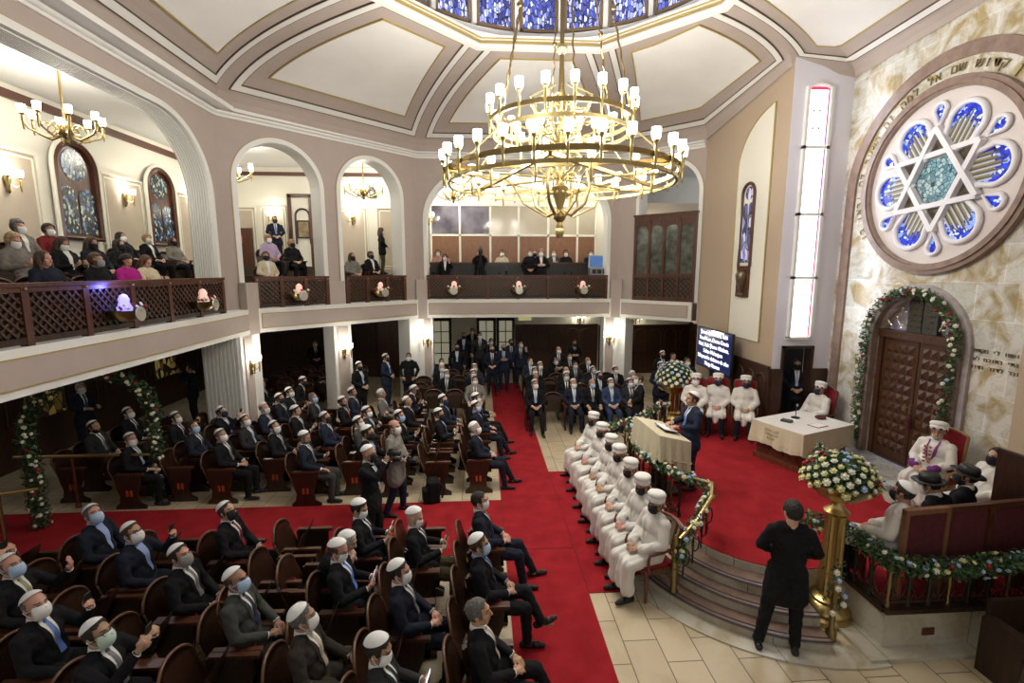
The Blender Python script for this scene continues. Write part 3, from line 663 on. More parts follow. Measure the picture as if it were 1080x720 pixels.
# glazed doors and doorways of the lower floor
def glazed_door(name, x0, x1, y, z1, cols=2, rows=4, rz=0.0, base=0.0):
    M = Matrix.Translation(((x0 + x1) / 2, y, base)) @ Matrix.Rotation(rz, 4, 'Z'); w = (x1 - x0)
    bb = MB()
    for x in (-w / 2 + .05, w / 2 - .05): bb.box(None, (.10, .06, z1), M=M @ Matrix.Translation((x, 0, z1 / 2)))
    for z in (.25, z1 - .05): bb.box(None, (w, .06, .12 if z > 1 else .5), M=M @ Matrix.Translation((0, 0, z)))
    for c in range(1, cols): bb.box(None, (.035, .05, z1 - .5), M=M @ Matrix.Translation((-w / 2 + w * c / cols, 0, z1 / 2 + .2)))
    for r in range(1, rows): bb.box(None, (w - .1, .05, .035), M=M @ Matrix.Translation((0, 0, .5 + (z1 - .6) * r / rows)))
    o = struct(bb.build(name, black))
    bb = MB(); bb.box(None, (w - .1, .02, z1 - .5), M=M @ Matrix.Translation((0, .01, z1 / 2 + .2))); bb.build('pane', door_pane, o); return o
glazed_door('door_1', -2.05, -1.22, 19.40, 2.35); glazed_door('door_2', -.20, .56, 19.40, 2.35); glazed_door('door_3', .60, 1.32, 19.40, 2.35)
glazed_door('door_5', -5.75, -5.35, 19.38, 2.6, 1, 6)
wall_box('trim_6', (-8.6, 19.36, 1.95), (-5.9, 19.44, 2.6), wood_mid)
wall_box('door_6', (-4.1, 19.3, 0), (-2.5, 19.42, 2.35), wood_mid)
for i, y in enumerate((10.9, 15.1)):
    bb = MB(); bb.bbox((-9.99, y, .95), (-9.95, y + 1.0, 2.3)); w_ = struct(bb.build('window_%d' % (36 + i), glass_gilt))
# gallery interior: door frame with a painted sepia reflection of a lit hall, small glazed transom, notice
bb = MB(); bb.bbox((-6.95, 18.40, 4.2), (-6.83, 18.5, 6.95)); bb.bbox((-6.2, 18.4, 4.2), (-6.08, 18.5, 6.95)); bb.bbox((-6.95, 18.4, 6.85), (-6.08, 18.5, 6.97)); struct(bb.build('door_7', wood_mid))
bb = MB(); bb.bbox((-6.83, 18.46, 4.2), (-6.2, 18.49, 6.85)); struct(bb.build('door_8', ivory))
bb = MB(); bb.bbox((-6.62, 18.43, 5.45), (-6.24, 18.46, 6.0)); t = tag(bb.build('picture', mat('sepia_reflection', (.30, .22, .12), .5, noise=.5, nscale=6)), 'small framed sepia panel painted as hall reflection in the gallery doorway', 'picture')
bb = MB()
for a, c in (((-6.64, 5.43), (-6.22, 5.43)), ((-6.64, 6.02), (-6.22, 6.02)), ((-6.64, 5.43), (-6.64, 6.02)), ((-6.22, 5.43), (-6.22, 6.02))): bb.beam((a[0], 18.43, a[1]), (c[0], 18.43, c[1]), .05, .05)
bb.build('frame', wood_dark, t)
bb = MB(); bb.tube([(-6.70, 18.44, 5.2), (-6.70, 18.44, 6.2)] + [(-6.45 - .25 * math.cos(PI * i / 10), 18.44, 6.2 + .25 * math.sin(PI * i / 10)) for i in range(1, 10)] + [(-6.2, 18.44, 6.2), (-6.2, 18.44, 5.2)], .035, 6); struct(bb.build('trim_7', wood_dark))
bb = MB(); bb.bbox((-9.0, 18.30, 4.3), (-8.25, 18.42, 5.75)); c = tag(bb.build('notice_cabinet', wood_mid), 'dark wooden cabinet with a small red notice on the gallery back wall', 'cabinet')
bb = MB(); bb.bbox((-8.72, 18.28, 5.22), (-8.55, 18.30, 5.47)); bb.build('notice', mat('orange_red_notice', (.7, .10, .04), .5), c)
# partition of the back gallery: wooden panels below, glass above, cream frame
FX = (-1.9, -.8, .36, 1.45, 2.59, 3.73, 4.45)
bb = MB()
for x in FX: bb.bbox((x - .04, 18.93, 4.1), (x + .04, 19.03, 6.70))
for z in (5.58, 6.70): bb.bbox((-1.95, 18.93, z - .04), (4.5, 19.03, z + .04))
pt = tag(bb.build('glazed_partition', ivory), 'long partition behind the gallery with wooden panels under glass panes', 'partition')
for i in range(6):
    bb = MB(); bb.bbox((FX[i] + .04, 18.96, 4.1), (FX[i + 1] - .04, 19.0, 5.54)); bb.build('wood_panel', wood_warm, pt)
    bb = MB(); bb.bbox((FX[i] + .04, 18.97, 5.62), (FX[i + 1] - .04, 18.99, 6.66)); bb.build('glass_pane', glass_clear if i < 2 else mat('lit_partition_glass', (.42, .38, .30), .12, noise=.15, nscale=.7), pt)
# dark ribbed bench front of the back gallery
bb = MB(); bb.bbox((-1.75, 17.12, 3.25), (4.4, 17.22, 4.50))
bf = tag(bb.build('gallery_bench_front', wood_dark), 'long dark panelled bench front across the back gallery', 'bench')
for i in range(7):
    bb = MB(); bb.bbox((-1.7 + i * .87, 17.08, 4.0), (-.9 + i * .87, 17.12, 4.40)); bb.build('panel', mat('dark_green_leather', (.014, .016, .015), .5), bf)
bb = MB(); bb.bbox((-1.78, 17.04, 4.48), (4.42, 17.28, 4.53)); bb.build('ledge', wood_mid, bf)

# ------------------------------------------------------------------ gallery railings
def railing(label, p0, p1, npan, z0=3.31, z1=4.07):
    F, L, d, n = frame_of(p0, p1); rz = math.atan2(d.y, d.x); t = thing('gallery_railing', label, 'railing', F(L / 2, z0), 0)
    t.matrix_world = Matrix.Translation(F(L / 2, z0)); G = lambda s, z, o=0: F(s, z, o) - F(L / 2, z0)
    bb = MB(); bb.box(G(L / 2, z1), (L, .14, .05), rz); bb.box(G(L / 2, z1 - .06, .0), (L, .09, .06), rz); bb.build('top_rail', wood_mid, t)
    bb = MB(); bb.box(G(L / 2, z0 + .07), (L, .08, .08), rz); bb.build('bottom_rail', wood_dark, t)
    for i in range(npan + 1):
        bb = MB(); bb.box(G(min(max(L * i / npan, .05), L - .05), (z0 + z1) / 2), (.10, .10, z1 - z0), rz); bb.build('post', wood_mid, t)
        bb = MB(); bb.ell(G(min(max(L * i / npan, .05), L - .05), z1 - .05, -.06), .022, nu=8, nv=5); bb.build('brass_stud', brass, t)
    for i in range(npan):
        a, c = L * i / npan + .06, L * (i + 1) / npan - .06; za, zb = z0 + .12, z1 - .10; bb = MB(); w, h = c - a, zb - za; st = .125
        bb.box(G((a + c) / 2, (za + zb) / 2, .03), (w, .012, h), rz); bb.cur = 1
        k = -h
        while k < w:
            s0, q0 = max(0, k), max(0, -k); s1 = min(w, k + h); q1 = s1 - k
            if s1 - s0 > .02:
                bb.beam(G(a + s0, za + q0, -.01), G(a + s1, za + q1, -.01), .03, .03)
                bb.beam(G(c - s0, za + q0, -.02), G(c - s1, za + q1, -.02), .03, .03)
            k += st
        bb.build('lattice_panel', [mat('lattice_backing', (.13, .095, .05), .6), panel_wood], t)
    return t
railing('long dark lattice railing along the left gallery under the big arch', (-5.70, 4.5), (-5.70, 11.1), 7)
F, L, d, n = frame_of((-5.68, 12.25), (-1.95, 16.0))
railing('dark lattice railing in the first narrow gallery arch from the left', F(.16, 0, .03)[:2], F(2.1, 0, .03)[:2], 3)
railing('dark lattice railing in the second narrow gallery arch, left of the wide arch', F(2.62, 0, .03)[:2], F(4.68, 0, .03)[:2], 3)
railing('dark lattice railing across the wide back gallery arch', (-1.78, 16.05), (4.2, 16.05), 6)
# carved screen closing the right gallery arch
F, L, d, n = frame_of((4.5, 16.03), (6.4, 14.13)); sc_ = thing('carved_screen', 'tall dark wooden screen with four arched panes in the right gallery arch', 'screen', F(1.6, 3.3)); G = lambda s, z, o=0: F(s, z, o) - F(1.6, 3.3); rz = math.atan2(d.y, d.x)
s0, s1 = .62, 2.62
bb = MB()
for z, h in ((3.36, .12), (4.08, .14), (5.86, .14)): bb.box(G((s0 + s1) / 2, z), (s1 - s0, .09, h), rz)
bb.box(G((s0 + s1) / 2, 5.95), (s1 - s0 + .06, .16, .06), rz)
for i in range(5): bb.box(G(s0 + .04 + (s1 - s0 - .08) * i / 4, 4.6), (.08, .10, 2.6), rz)
w = (s1 - s0) / 4
for i in range(4):      # spandrels above each arched pane
    a = s0 + w * i; r = w / 2 - .03; c = a + w / 2
    P = [(c - w / 2, 5.80)] + [(c - w / 2, 5.45)] + [(c - r * math.cos(PI * k / 10), 5.42 + r * math.sin(PI * k / 10)) for k in range(11)] + [(c + w / 2, 5.45), (c + w / 2, 5.80)]
    for k in range(len(P) - 1):
        if k in (0,): continue
        x0, q0 = P[k]; x1, q1 = P[k + 1]
        bb.add([G(x0, q0, -.03), G(x1, q1, -.03), G(x1, 5.82, -.03), G(x0, 5.82, -.03)], [(0, 1, 2, 3)])
bb.build('frame', wood_mid, sc_)
for i in range(4):
    a = s0 + w * i; bb = MB(); bb.box(G(a + w / 2, 4.95, .02), (w - .06, .015, 1.75), rz); bb.build('glass_pane', glass_grey, sc_)
    bb = MB(); bb.box(G(a + w / 2, 3.72, .03), (w - .06, .012, .6), rz); bb.cur = 1
    h = .58; k = -h; ww = w - .08
    while k < ww:
        p0_, q0 = max(0, k), max(0, -k); p1_ = min(ww, k + h); q1 = p1_ - k
        if p1_ - p0_ > .02:
            bb.beam(G(a + .04 + p0_, 3.43 + q0, -.01), G(a + .04 + p1_, 3.43 + q1, -.01), .025, .03); bb.beam(G(a + w - .04 - p0_, 3.43 + q0, -.02), G(a + w - .04 - p1_, 3.43 + q1, -.02), .025, .03)
        k += .15
    bb.build('lattice_panel', [MATS['lattice_backing'], wood_dark], sc_)

# ------------------------------------------------------------------ rose window, ark
RM = Matrix.Translation((AXX - .005, ROSE_Y, ROSE_Z)) @ Matrix.Rotation(-PI / 2, 4, 'Z')      # local x -> -Y (right in the photo), z up, y -> into the wall
def ringm(bb, r0, r1, o0, o1, n=64):
    bb.add([RM @ Vector((r * math.cos(2 * PI * i / n), o, r * math.sin(2 * PI * i / n))) for r, o in ((r0, o0), (r1, o0), (r1, o1), (r0, o1)) for i in range(n)],
           [(k * n + i, k * n + (i + 1) % n, ((k + 1) % 4) * n + (i + 1) % n, ((k + 1) % 4) * n + i) for k in range(4) for i in range(n)])
bb = MB(); ringm(bb, 1.42, 1.60, -.10, .02); ringm(bb, 1.46, 1.53, -.13, -.09); rw = struct(bb.build('window_40', brown_stone))
bb = MB(); bb.plate([(1.42 * math.cos(2 * PI * i / 64), 1.42 * math.sin(2 * PI * i / 64)) for i in range(64)], RM @ Matrix.Translation((0, -.02, 0)), .02); bb.build('tracery_disc', mat('tracery_plaster', (.74, .68, .66), .6), rw)
def rtube(bb, P, r, closed=True, o=-.06): bb.tube([RM @ Vector((x, o, z)) for x, z in P], r, 8, closed=closed)
tb = MB()
pol = lambda r, a: (r * math.cos(R_(a)), r * math.sin(R_(a)))
for k in range(6):
    a = 60 * k + 4
    ax, ay = pol(1, a), pol(1, a + 90)
    P = []
    for (r, w_) in ((.44, .0),): P.append((r * ax[0], r * ax[1]))
    P += [(.66 * ax[0] + .25 * ay[0], .66 * ax[1] + .25 * ay[1])]
    for i in range(13):
        th = PI / 2 - PI * i / 12; P.append(((.93 + .30 * math.cos(th)) * ax[0] + .31 * math.sin(th) * ay[0], (.93 + .30 * math.cos(th)) * ax[1] + .31 * math.sin(th) * ay[1]))
    P += [(.66 * ax[0] - .25 * ay[0], .66 * ax[1] - .25 * ay[1])]
    bb = MB(); bb.plate(P, RM @ Matrix.Translation((0, -.035, 0)), .012); bb.build('petal_pane', glass_blue, rw)
    rb = bb = MB()
    # rays of gold, white and dark glass laid in strips towards the rim
    for j in range(15):
        f = (j - 7) / 7 * .20; l0 = .46 + abs(f) * .9; l1 = 1.10 - (abs(j - 7) % 3) * .07 - abs(f) * .7
        bb.cur = (j * 2) % 3
        bb.add([RM @ Vector((x * ax[0] + y * ay[0], -.040, x * ax[1] + y * ay[1])) for x, y in ((l0, f - .015), (l1, f - .013), (l1, f + .013), (l0, f + .015))], [(0, 1, 2, 3)])
    bb.build('ray_pane', [mat('ray_glass_white', (.46, .48, .48), .3, emit=(.6, .65, .7), estr=.12), mat('ray_glass_gold', (.26, .20, .07), .3, emit=(.4, .32, .1), estr=.08), mat('ray_glass_dark', (.10, .11, .12), .3)], rw)
    rtube(tb, P, .045)
    a2 = a + 30; ax, ay = pol(1, a2), pol(1, a2 + 90)
    D = [(.92 * ax[0], .88 * ax[1])] + [((1.15 + .115 * math.cos(th)) * ax[0] + .115 * math.sin(th) * ay[0], (1.15 + .115 * math.cos(th)) * ax[1] + .115 * math.sin(th) * ay[1]) for th in [R_(100 - 200 * i / 10) for i in range(11)]]
    bb = MB(); bb.plate(D, RM @ Matrix.Translation((0, -.035, 0)), .012); bb.build('drop_pane', glass_blue, rw); rtube(tb, D, .035)
    e0, e1, e2 = pol(.80, a2), pol(.44, a2 + 30), pol(.44, a2 - 30)
    bb = MB(); bb.plate([e0, e1, e2], RM @ Matrix.Translation((0, -.034, 0)), .010); bb.build('star_pane', mat('dark_gold_glass', (.09, .075, .05), .3, noise=.6, nscale=12), rw)
bb = MB(); bb.plate([pol(.42, 60 * k + 4) for k in range(6)], RM @ Matrix.Translation((0, -.04, 0)), .012); bb.build('hexagon_pane', glass_teal, rw)
for t0 in (34, 94):
    V = [pol(.86, t0 + 120 * k) for k in range(3)]
    for k in range(3): oo = -.072 - .004 * k - (.013 if t0 > 60 else 0); tb.beam(RM @ Vector((V[k][0], oo, V[k][1])), RM @ Vector((V[(k + 1) % 3][0], oo, V[(k + 1) % 3][1])), .085, .11, up=(1, 0, 0))
tb.build('tracery', mat('white_stone_tracery', (.82, .81, .85), .5), rw, True)
# raised Hebrew letters around the window, and on the marble at the right of the ark
gilt = mat('tarnished_gold_letters', (.22, .17, .06), .4, .5)
ins = thing('wall_inscription', 'tarnished gold Hebrew letters arched above the round window', 'inscription', (AXX - .02, ROSE_Y, ROSE_Z))
words = 'אין קדוש שם אל למה זה השער לה יבאו בו'
for i, ch in enumerate(words):
    if ch == ' ': continue
    a = 42 + i * (168 / (len(words) - 1)); p = pol(1.735, a)
    Mx = Matrix.Rotation(-PI / 2, 4, 'Z') @ Matrix.Translation((p[0], -.01, p[1])) @ Matrix.Rotation(-R_(a - 90), 4, 'Y') @ Matrix.Rotation(PI / 2, 4, 'X')
    text_mesh(ch, .20, .008, gilt, name='letter', parent=ins, M=Mx)
for j, ln in enumerate(('ועשו לי מקדש', 'ושכנתי בתוכם לעולם', 'זכר לדור ודור')):
    t = thing('wall_inscription', ('top', 'middle', 'bottom')[j] + ' line of small gold Hebrew lettering on marble right of the ark', 'inscription', (AXX - .01, 6.78, 3.0 - .13 * j))
    for q_, ch in enumerate(ln[::-1]):
        if ch != ' ': text_mesh(ch, .09, .006, gilt, name='letter', parent=t, M=Matrix.Rotation(-PI / 2, 4, 'Z') @ Matrix.Translation(((q_ - len(ln) / 2 + .5) * .056, 0, 0)) @ Matrix.Rotation(PI / 2, 4, 'X'))
# ark: double doors of diamond-point panels, tablets, scrollwork, lilac back
XA = AXX + .14
bb = MB(); bb.bbox((XA + .10, ARK_Y - .9, .5), (XA + .14, ARK_Y + .9, 3.95)); struct(bb.build('ark_back', mat('lilac_plaster', (.50, .48, .70), .7)))
ark = thing('ark_cabinet', 'tall carved wooden ark with double doors under a round marble arch', 'cabinet', (XA, ARK_Y, .6))
bb = MB()
for y in (-.82, .82): bb.box((0, y, 1.2), (.16, .12, 2.4))
bb.box((-.01, 0, 2.43), (.2, 1.76, .12)); bb.box((-.02, 0, 2.50), (.24, 1.80, .04)); bb.build('frame', wood_ark, ark)
for s in (1, -1):
    bb = MB(); bb.box((0, s * .385, 1.2), (.07, .75, 2.38)); dr = bb.build('door', wood_ark, ark)
    bb = MB()
    for r in range(11):
        for c in range(4):
            y, z = s * .385 - .235 + c * .157, .28 + r * .19; hh = .068
            bb.add([(-.035, y - hh, z - hh * 1.2), (-.035, y + hh, z - hh * 1.2), (-.035, y + hh, z + hh * 1.2), (-.035, y - hh, z + hh * 1.2), (-.085, y, z)], [(0, 1, 4), (1, 2, 4), (2, 3, 4), (3, 0, 4)])
    bb.build('diamond_panels', wood_ark, dr)
    bb = MB(); bb.tube([(-.09, s * .05, 1.05), (-.13, s * .05, 1.05), (-.13, s * .05, 1.2), (-.09, s * .05, 1.2)], .012, 6); bb.build('handle', brass, dr)
bb = MB(); bb.lathe([(.045, -.28), (.05, -.1), (.02, -.02), (.01, 0)], 10, (-.12, -.05, 1.05)); bb.build('tassel', velvet_dk, ark)
tabs = thing('stone_tablets', 'pair of dark round-topped tablets standing above the ark doors', 'tablets', (XA - .05, ARK_Y, 3.12))
for s in (1, -1):
    TM = Matrix.Translation((0, s * .155, 0)) @ Matrix.Rotation(-PI / 2, 4, 'Z')
    P = [(-.145, 0), (.145, 0)] + [(.145 * math.cos(PI * i / 12), .52 + .145 * math.sin(PI * i / 12)) for i in range(13)]
    bb = MB(); bb.plate(P, TM, .06); tb_ = bb.build('tablet', mat('dark_slate', (.035, .035, .028), .5), tabs)
    for r, ln in enumerate(('אנכי', 'לא יהיה', 'לא תשא', 'זכור', 'כבד') if s < 0 else ('לא תרצח', 'לא תנאף', 'לא תגנב', 'לא תענה', 'לא תחמד')):
        text_mesh(ln[::-1], .075, .004, gilt, name='lettering', parent=tb_, M=TM @ Matrix.Translation((0, -.005, .53 - .105 * r)) @ Matrix.Rotation(PI / 2, 4, 'X'))
for s in (1, -1):
    t = thing('scroll_ornament', 'gilt leafy scroll ornament %s the stone tablets' % ('left of' if s > 0 else 'right of'), 'ornament', (XA - .04, ARK_Y + s * .34, 3.12))
    bb = MB()
    P = [(0, s * (.0 + .36 * u) , .08 + .30 * math.sin(u * PI) * (1 - .4 * u)) for u in [i / 12 for i in range(13)]]; bb.tube(P, .014, 6); bb.tube([(0, s * .08, .05), (0, s * .2, .22), (0, s * .1, .4), (0, s * .02, .34)], .012, 6); bb.tube([(0, s * .3, .08), (0, s * .42, .2), (0, s * .34, .3)], .012, 6)
    for (y, z) in ((.02, .36), (.2, .25), (.36, .12), (.34, .3), (.1, .42), (.08, .1)): bb.ell((-.01, s * y, z), (.015, .035, .025), nu=8, nv=5)
    bb.build('scrollwork', mat('silver_gilt', (.75, .68, .45), .3, .9), t, True)

# ------------------------------------------------------------------ lamps
def shade_mesh(r=.06, h=.14):
    b = MB(); b.lathe([(r * .62, 0), (r * .85, h * .12), (r, h * .5), (r * .98, h), (r * .9, h), (r * .92, h * .5)], 14); return b.mesh('lamp_shade', shade_m, True)
SH_BIG, SH_MID, SH_SM = shade_mesh(.062, .15), shade_mesh(.058, .14), shade_mesh(.05, .12)
def holder_mesh(h0=.16, h1=.10, m=None):
    b = MB(); b.lathe([(.004, -h0), (.014, -h0 * .9), (.022, -h0 * .3), (.026, 0), (.020, .03), (.018, h1 * .6), (.034, h1 * .8), (.05, h1)], 10); return b.mesh('candle_holder', m or chand_brass, True)
def lamp_at(parent, p, hm, sm, dz):
    o = link('candle_holder', hm, parent); o.location = p
    s = link('lamp_shade', sm, parent); s.location = (p[0], p[1], p[2] + dz)
CHX, CHY = 1.28, 8.0
ch = thing('chandelier', 'huge two-tiered brass ring chandelier hanging under the dome', 'chandelier', (CHX, CHY, 5.95))
ring = lambda r, z, n=48: [(r * math.cos(2 * PI * i / n), r * math.sin(2 * PI * i / n), z) for i in range(n)]
bb = MB(); bb.tube([(0, 0, 1.4), (0, 0, 6.2)], .035, 10); bb.build('centre_rod', brass_old, ch, True)
bb = MB(); bb.lathe([(.02, -.09), (.07, -.05), (.10, 0), (.07, .05), (.02, .09)], 14, (0, 0, 1.68)); bb.build('rod_collar', chand_brass, ch, True)
def flat_ring(bb, r, z, w, h, n=64): 
    bb.add([((r + a) * math.cos(2 * PI * i / n), (r + a) * math.sin(2 * PI * i / n), z + c) for a, c in ((-w, -h), (w, -h), (w, h), (-w, h)) for i in range(n)], [(k * n + i, k * n + (i + 1) % n, ((k + 1) % 4) * n + (i + 1) % n, ((k + 1) % 4) * n + i) for k in range(4) for i in range(n)])
bb = MB(); flat_ring(bb, 1.82, -.19, .02, .035); bb.build('large_ring', brass_old, ch)
bb = MB(); flat_ring(bb, 1.78, -.34, .02, .025); bb.build('large_lower_ring', chand_brass, ch)
bb = MB(); flat_ring(bb, 1.12, .60, .018, .032); bb.build('upper_ring', brass_old, ch)
bb = MB(); flat_ring(bb, 1.06, .42, .018, .025); bb.build('upper_lower_ring', chand_brass, ch)
for t0 in (0, 60):
    V = [(1.9 * math.cos(R_(t0 + 17 + 120 * k)), 1.9 * math.sin(R_(t0 + 17 + 120 * k)), -.22 if t0 else -.28) for k in range(3)]
    bb = MB()
    for k in range(3): bb.beam(V[k], V[(k + 1) % 3], .05, .05)
    bb.build('star_beams', brass_old, ch)
hm1, hm2 = holder_mesh(.24, .13), holder_mesh(.20, .11)
for i in range(28):
    a = 2 * PI * (i + .5) / 28; lamp_at(ch, (1.86 * math.cos(a), 1.86 * math.sin(a), -.16), hm1, SH_BIG, .13)
for i in range(12):
    a = 2 * PI * (i + .25) / 12; lamp_at(ch, (1.42 * math.cos(a), 1.42 * math.sin(a), -.34), hm2, SH_MID, .11)
for i in range(18):
    a = 2 * PI * (i + .5) / 18; lamp_at(ch, (1.14 * math.cos(a), 1.14 * math.sin(a), .66), hm1, SH_BIG, .13)
for i in range(8):
    a = 2 * PI * (i + .25) / 8; lamp_at(ch, (.72 * math.cos(a), .72 * math.sin(a), .30), hm2, SH_MID, .11)
for i in range(6):
    a = 2 * PI * (i + .5) / 6; c, s = math.cos(a), math.sin(a)
    bb = MB(); P = [(1.10 * c, 1.10 * s, .60), (.62 * c, .62 * s, 2.9), (.10 * c, .10 * s, 4.4)]
    for p, q_ in zip(P, P[1:]):
        n = 18
        bb.tube([tuple(p[j] + (q_[j] - p[j]) * k / n + (0.0 if j == 2 else (.012 if k % 2 else -.012)) for j in range(3)) for k in range(n + 1)], .014, 6)
    bb.ell((.80 * c, .80 * s, 2.1), .04, nu=10, nv=7); bb.ell((.52 * c, .52 * s, 3.2), .035, nu=10, nv=7); bb.build('chain', brass_old, ch)
    # spokes between the tiers, and scrolled arms round the stem
    bb = MB(); bb.tube([(1.78 * c, 1.78 * s, -.2), (1.35 * c, 1.35 * s, .2), (1.08 * c, 1.08 * s, .44)], .014, 6); bb.tube([(1.8 * c, 1.8 * s, -.3), (.1 * c, .1 * s, -.25)], .016, 6); bb.tube([(1.08 * c, 1.08 * s, .5), (.05 * c, .05 * s, .3)], .013, 6); bb.build('spoke', chand_brass, ch)
for i in range(8):
    a = 2 * PI * (i + .3) / 8; c, s = math.cos(a), math.sin(a); bb = MB()
    pr = [(.06, -.95), (.20, -1.02), (.42, -.86), (.50, -.60), (.44, -.36), (.62, -.12), (.80, -.10)] if i % 2 else [(.06, -.95), (.24, -1.04), (.62, -.86), (.80, -.58), (.98, -.46)]
    bb.tube([(r * c, r * s, z + .2) for r, z in pr], [.03, .028, .026, .024, .02, .018, .012] if i % 2 else [.02, .016, .013, .011, .009], 7); bb.build('scroll_arm', brass_old if i % 2 else chand_brass, ch, True)
    bb = MB(); P = [((.18 + .12 * math.cos(th)) * c, (.18 + .12 * math.cos(th)) * s, -.32 + .16 * math.sin(th)) for th in [k * PI / 6 for k in range(10)]]; bb.tube(P, .018, 6)
    P = [((.26 + .10 * math.cos(th)) * c, (.26 + .10 * math.cos(th)) * s, -.02 + .13 * math.sin(th)) for th in [-PI / 2 + k * PI / 6 for k in range(10)]]; bb.tube(P, .015, 6); bb.build('leaf_scroll', chand_brass, ch, True)
    bb = MB()
    for k in range(7): bb.ell((.30 * c + .12 * math.cos(k * 2.1) * c - s * .12 * math.sin(k * 1.3), .30 * s + .12 * math.cos(k * 2.1) * s + c * .12 * math.sin(k * 1.3), .35 + .09 * k), (.05, .05, .03), nu=8, nv=5)
    bb.tube([(.1 * c, .1 * s, .3), (.34 * c, .34 * s, .55), (.5 * c, .5 * s, .95), (.25 * c, .25 * s, 1.1)], .018, 6); bb.build('upper_scroll', chand_brass, ch, True)
bb = MB(); bb.lathe([(r, z + .2) for r, z in [(.01, -1.32), (.05, -1.27), (.065, -1.2), (.045, -1.13), (.09, -1.08), (.10, -1.04), (.04, -.98), (.05, -.9), (.12, -.66), (.14, -.58), (.06, -.5), (.05, -.3), (.14, -.12), (.10, -.02), (.05, .1), (.06, .5), (.1, .7), (.05, .9), (.04, 1.2)]], 18); bb.build('stem', brass_old, ch, True)
bb = MB(); bb.lathe([(.01, -.10), (.05, -.08), (.075, -.02), (.065, .05), (.02, .09)], 14, (0, 0, -1.08)); bb.build('finial', chand_brass, ch, True)
for i in range(6):
    a = 2 * PI * i / 6; light('chandelier_bulb', (1.5 * math.cos(a), 1.5 * math.sin(a), .16), CHAND_W, (1, .96, .90), .12, ch)
for i in range(3):
    a = 2 * PI * i / 3 + .4; light('chandelier_bulb', (.9 * math.cos(a), .9 * math.sin(a), 1.0), CHAND_W, (1, .94, .84), .12, ch)
def small_chandelier(label, loc, n=8, drop=None, r=.62, power=GALLERY_W):
    t = thing('gallery_chandelier', label, 'chandelier', loc); drop = 7.9 - loc[2]
    b = MB(); b.lathe([(.02, drop - .10), (.16, drop - .02), (.17, drop)], 16); b.build('ceiling_rose', brass, t, True)
    b = MB(); b.tube([(0, 0, -.2), (0, 0, drop - .05)], .022, 8); b.build('rod', brass, t, True)
    b = MB(); b.lathe([(.01, -.36), (.05, -.32), (.04, -.26), (.10, -.2), (.12, -.1), (.05, 0)], 14); b.build('hub', brass_old, t, True)
    for i in range(n):
        a = 2 * PI * i / n; c, s = math.cos(a), math.sin(a); b = MB()
        b.tube([(.06 * c, .06 * s, -.2), (.25 * c, .25 * s, -.27), (.48 * c, .48 * s, -.16), (r * c, r * s, -.06)], .018, 6); b.build('arm', brass_old, t, True)
        b = MB(); P = [((.22 + .09 * math.cos(k * PI / 5)) * c, (.22 + .09 * math.cos(k * PI / 5)) * s, -.1 + .09 * math.sin(k * PI / 5)) for k in range(9)]; b.tube(P, .013, 6); b.build('scroll', brass, t, True)
        lamp_at(t, (r * c, r * s, 0), HM_S, SH_MID, .08)
    light('gallery_bulb', (0, 0, .32), power, (1, .95, .84), .2, t)
    return t
HM_S = holder_mesh(.20, .08, brass)
small_chandelier('eight-light brass chandelier hanging in the left gallery', (-7.5, 9.72, 6.86), 8, None, .54)
small_chandelier('brass gallery chandelier in the far corner seen past the left arch edge', (-7.2, 14.9, 7.05))
small_chandelier('brass chandelier behind the second narrow gallery arch', (-3.9, 17.0, 6.95), 6)
small_chandelier('brass chandelier hanging in the wide back gallery arch', (-.95, 17.6, 6.95), 6)
small_chandelier('brass chandelier hidden behind the great chandelier in the back gallery', (3.2, 17.6, 6.95), 6)
def sconce(label, p, rz, power=SCONCE_W, n=2):
    t = thing('wall_sconce', label, 'lamp', p, rz)       # local -y faces the room
    b = MB(); b.lathe([(.01, -.24), (.035, -.2), (.02, -.12), (.05, -.03), (.06, .05), (.03, .12), (.01, .16)], 10, (0, -.025, 0)); b.build('back_plate', brass_old, t, True)
    for x in ((-.13, .13) if n == 2 else (-.15, 0, .15)):
        b = MB(); b.tube([(0, -.03, -.06), (x * .6, -.11, -.12), (x, -.15, -.06), (x, -.15, -.01)], .014, 6); b.build('arm', brass_old, t, True)
        lamp_at(t, (x, -.15, 0), HM_S, SH_MID, .08)
    light('sconce_bulb', (0, -.22, .20), power, (1, .93, .80), .06, t)
    return t
sconce('wall lamp on the fluted pier nearest the camera, left of the aisle', (-5.62, 11.93, 1.97), PI / 2)
F, L, d, n = frame_of(FA[1], FA[2])
sconce('wall lamp on the middle pier of the left diagonal side', F(2.415, 1.97, -.03), PI / 4)
sconce('wall lamp on the pier just left of the glazed back doors', (-1.79, 15.97, 1.97), 0)
sconce('wall lamp on the back right pier behind the seated men', (4.31, 15.97, 1.97), 0)
sconce('wall lamp on the back wall above the dark arched panelling', (4.0, 19.42, 2.28), 0, 6)
sconce('wall lamp in the room beyond the right back opening', (6.3, 19.40, 2.3), 0, 6)
sconce('added unseen lamp brightening the room behind the carved gallery screen', (5.9, 17.26, 5.3), 0, 26)  # extra lamp hidden by the screen, added to lift the dim gallery walls
for lb, p, rz in (('leftmost wall lamp of the left gallery', (-9.24, 10.4, 5.98), PI / 2), ('gallery wall lamp between the two dark arched windows', (-9.24, 13.58, 6.12), PI / 2), ('gallery wall lamp beside the edge of the big left arch', (-9.24, 16.55, 6.4), PI / 2),
                  ('gallery wall lamp behind the standing man in the first narrow arch', (-7.45, 18.42, 6.12), 0), ('gallery wall lamp seen through the second narrow arch', (-4.66, 18.42, 6.12), 0), ('wall lamp at the left end of the wide back gallery', (-1.9, 18.1, 6.1), PI / 2)):
    sconce(lb, p, rz, 7)

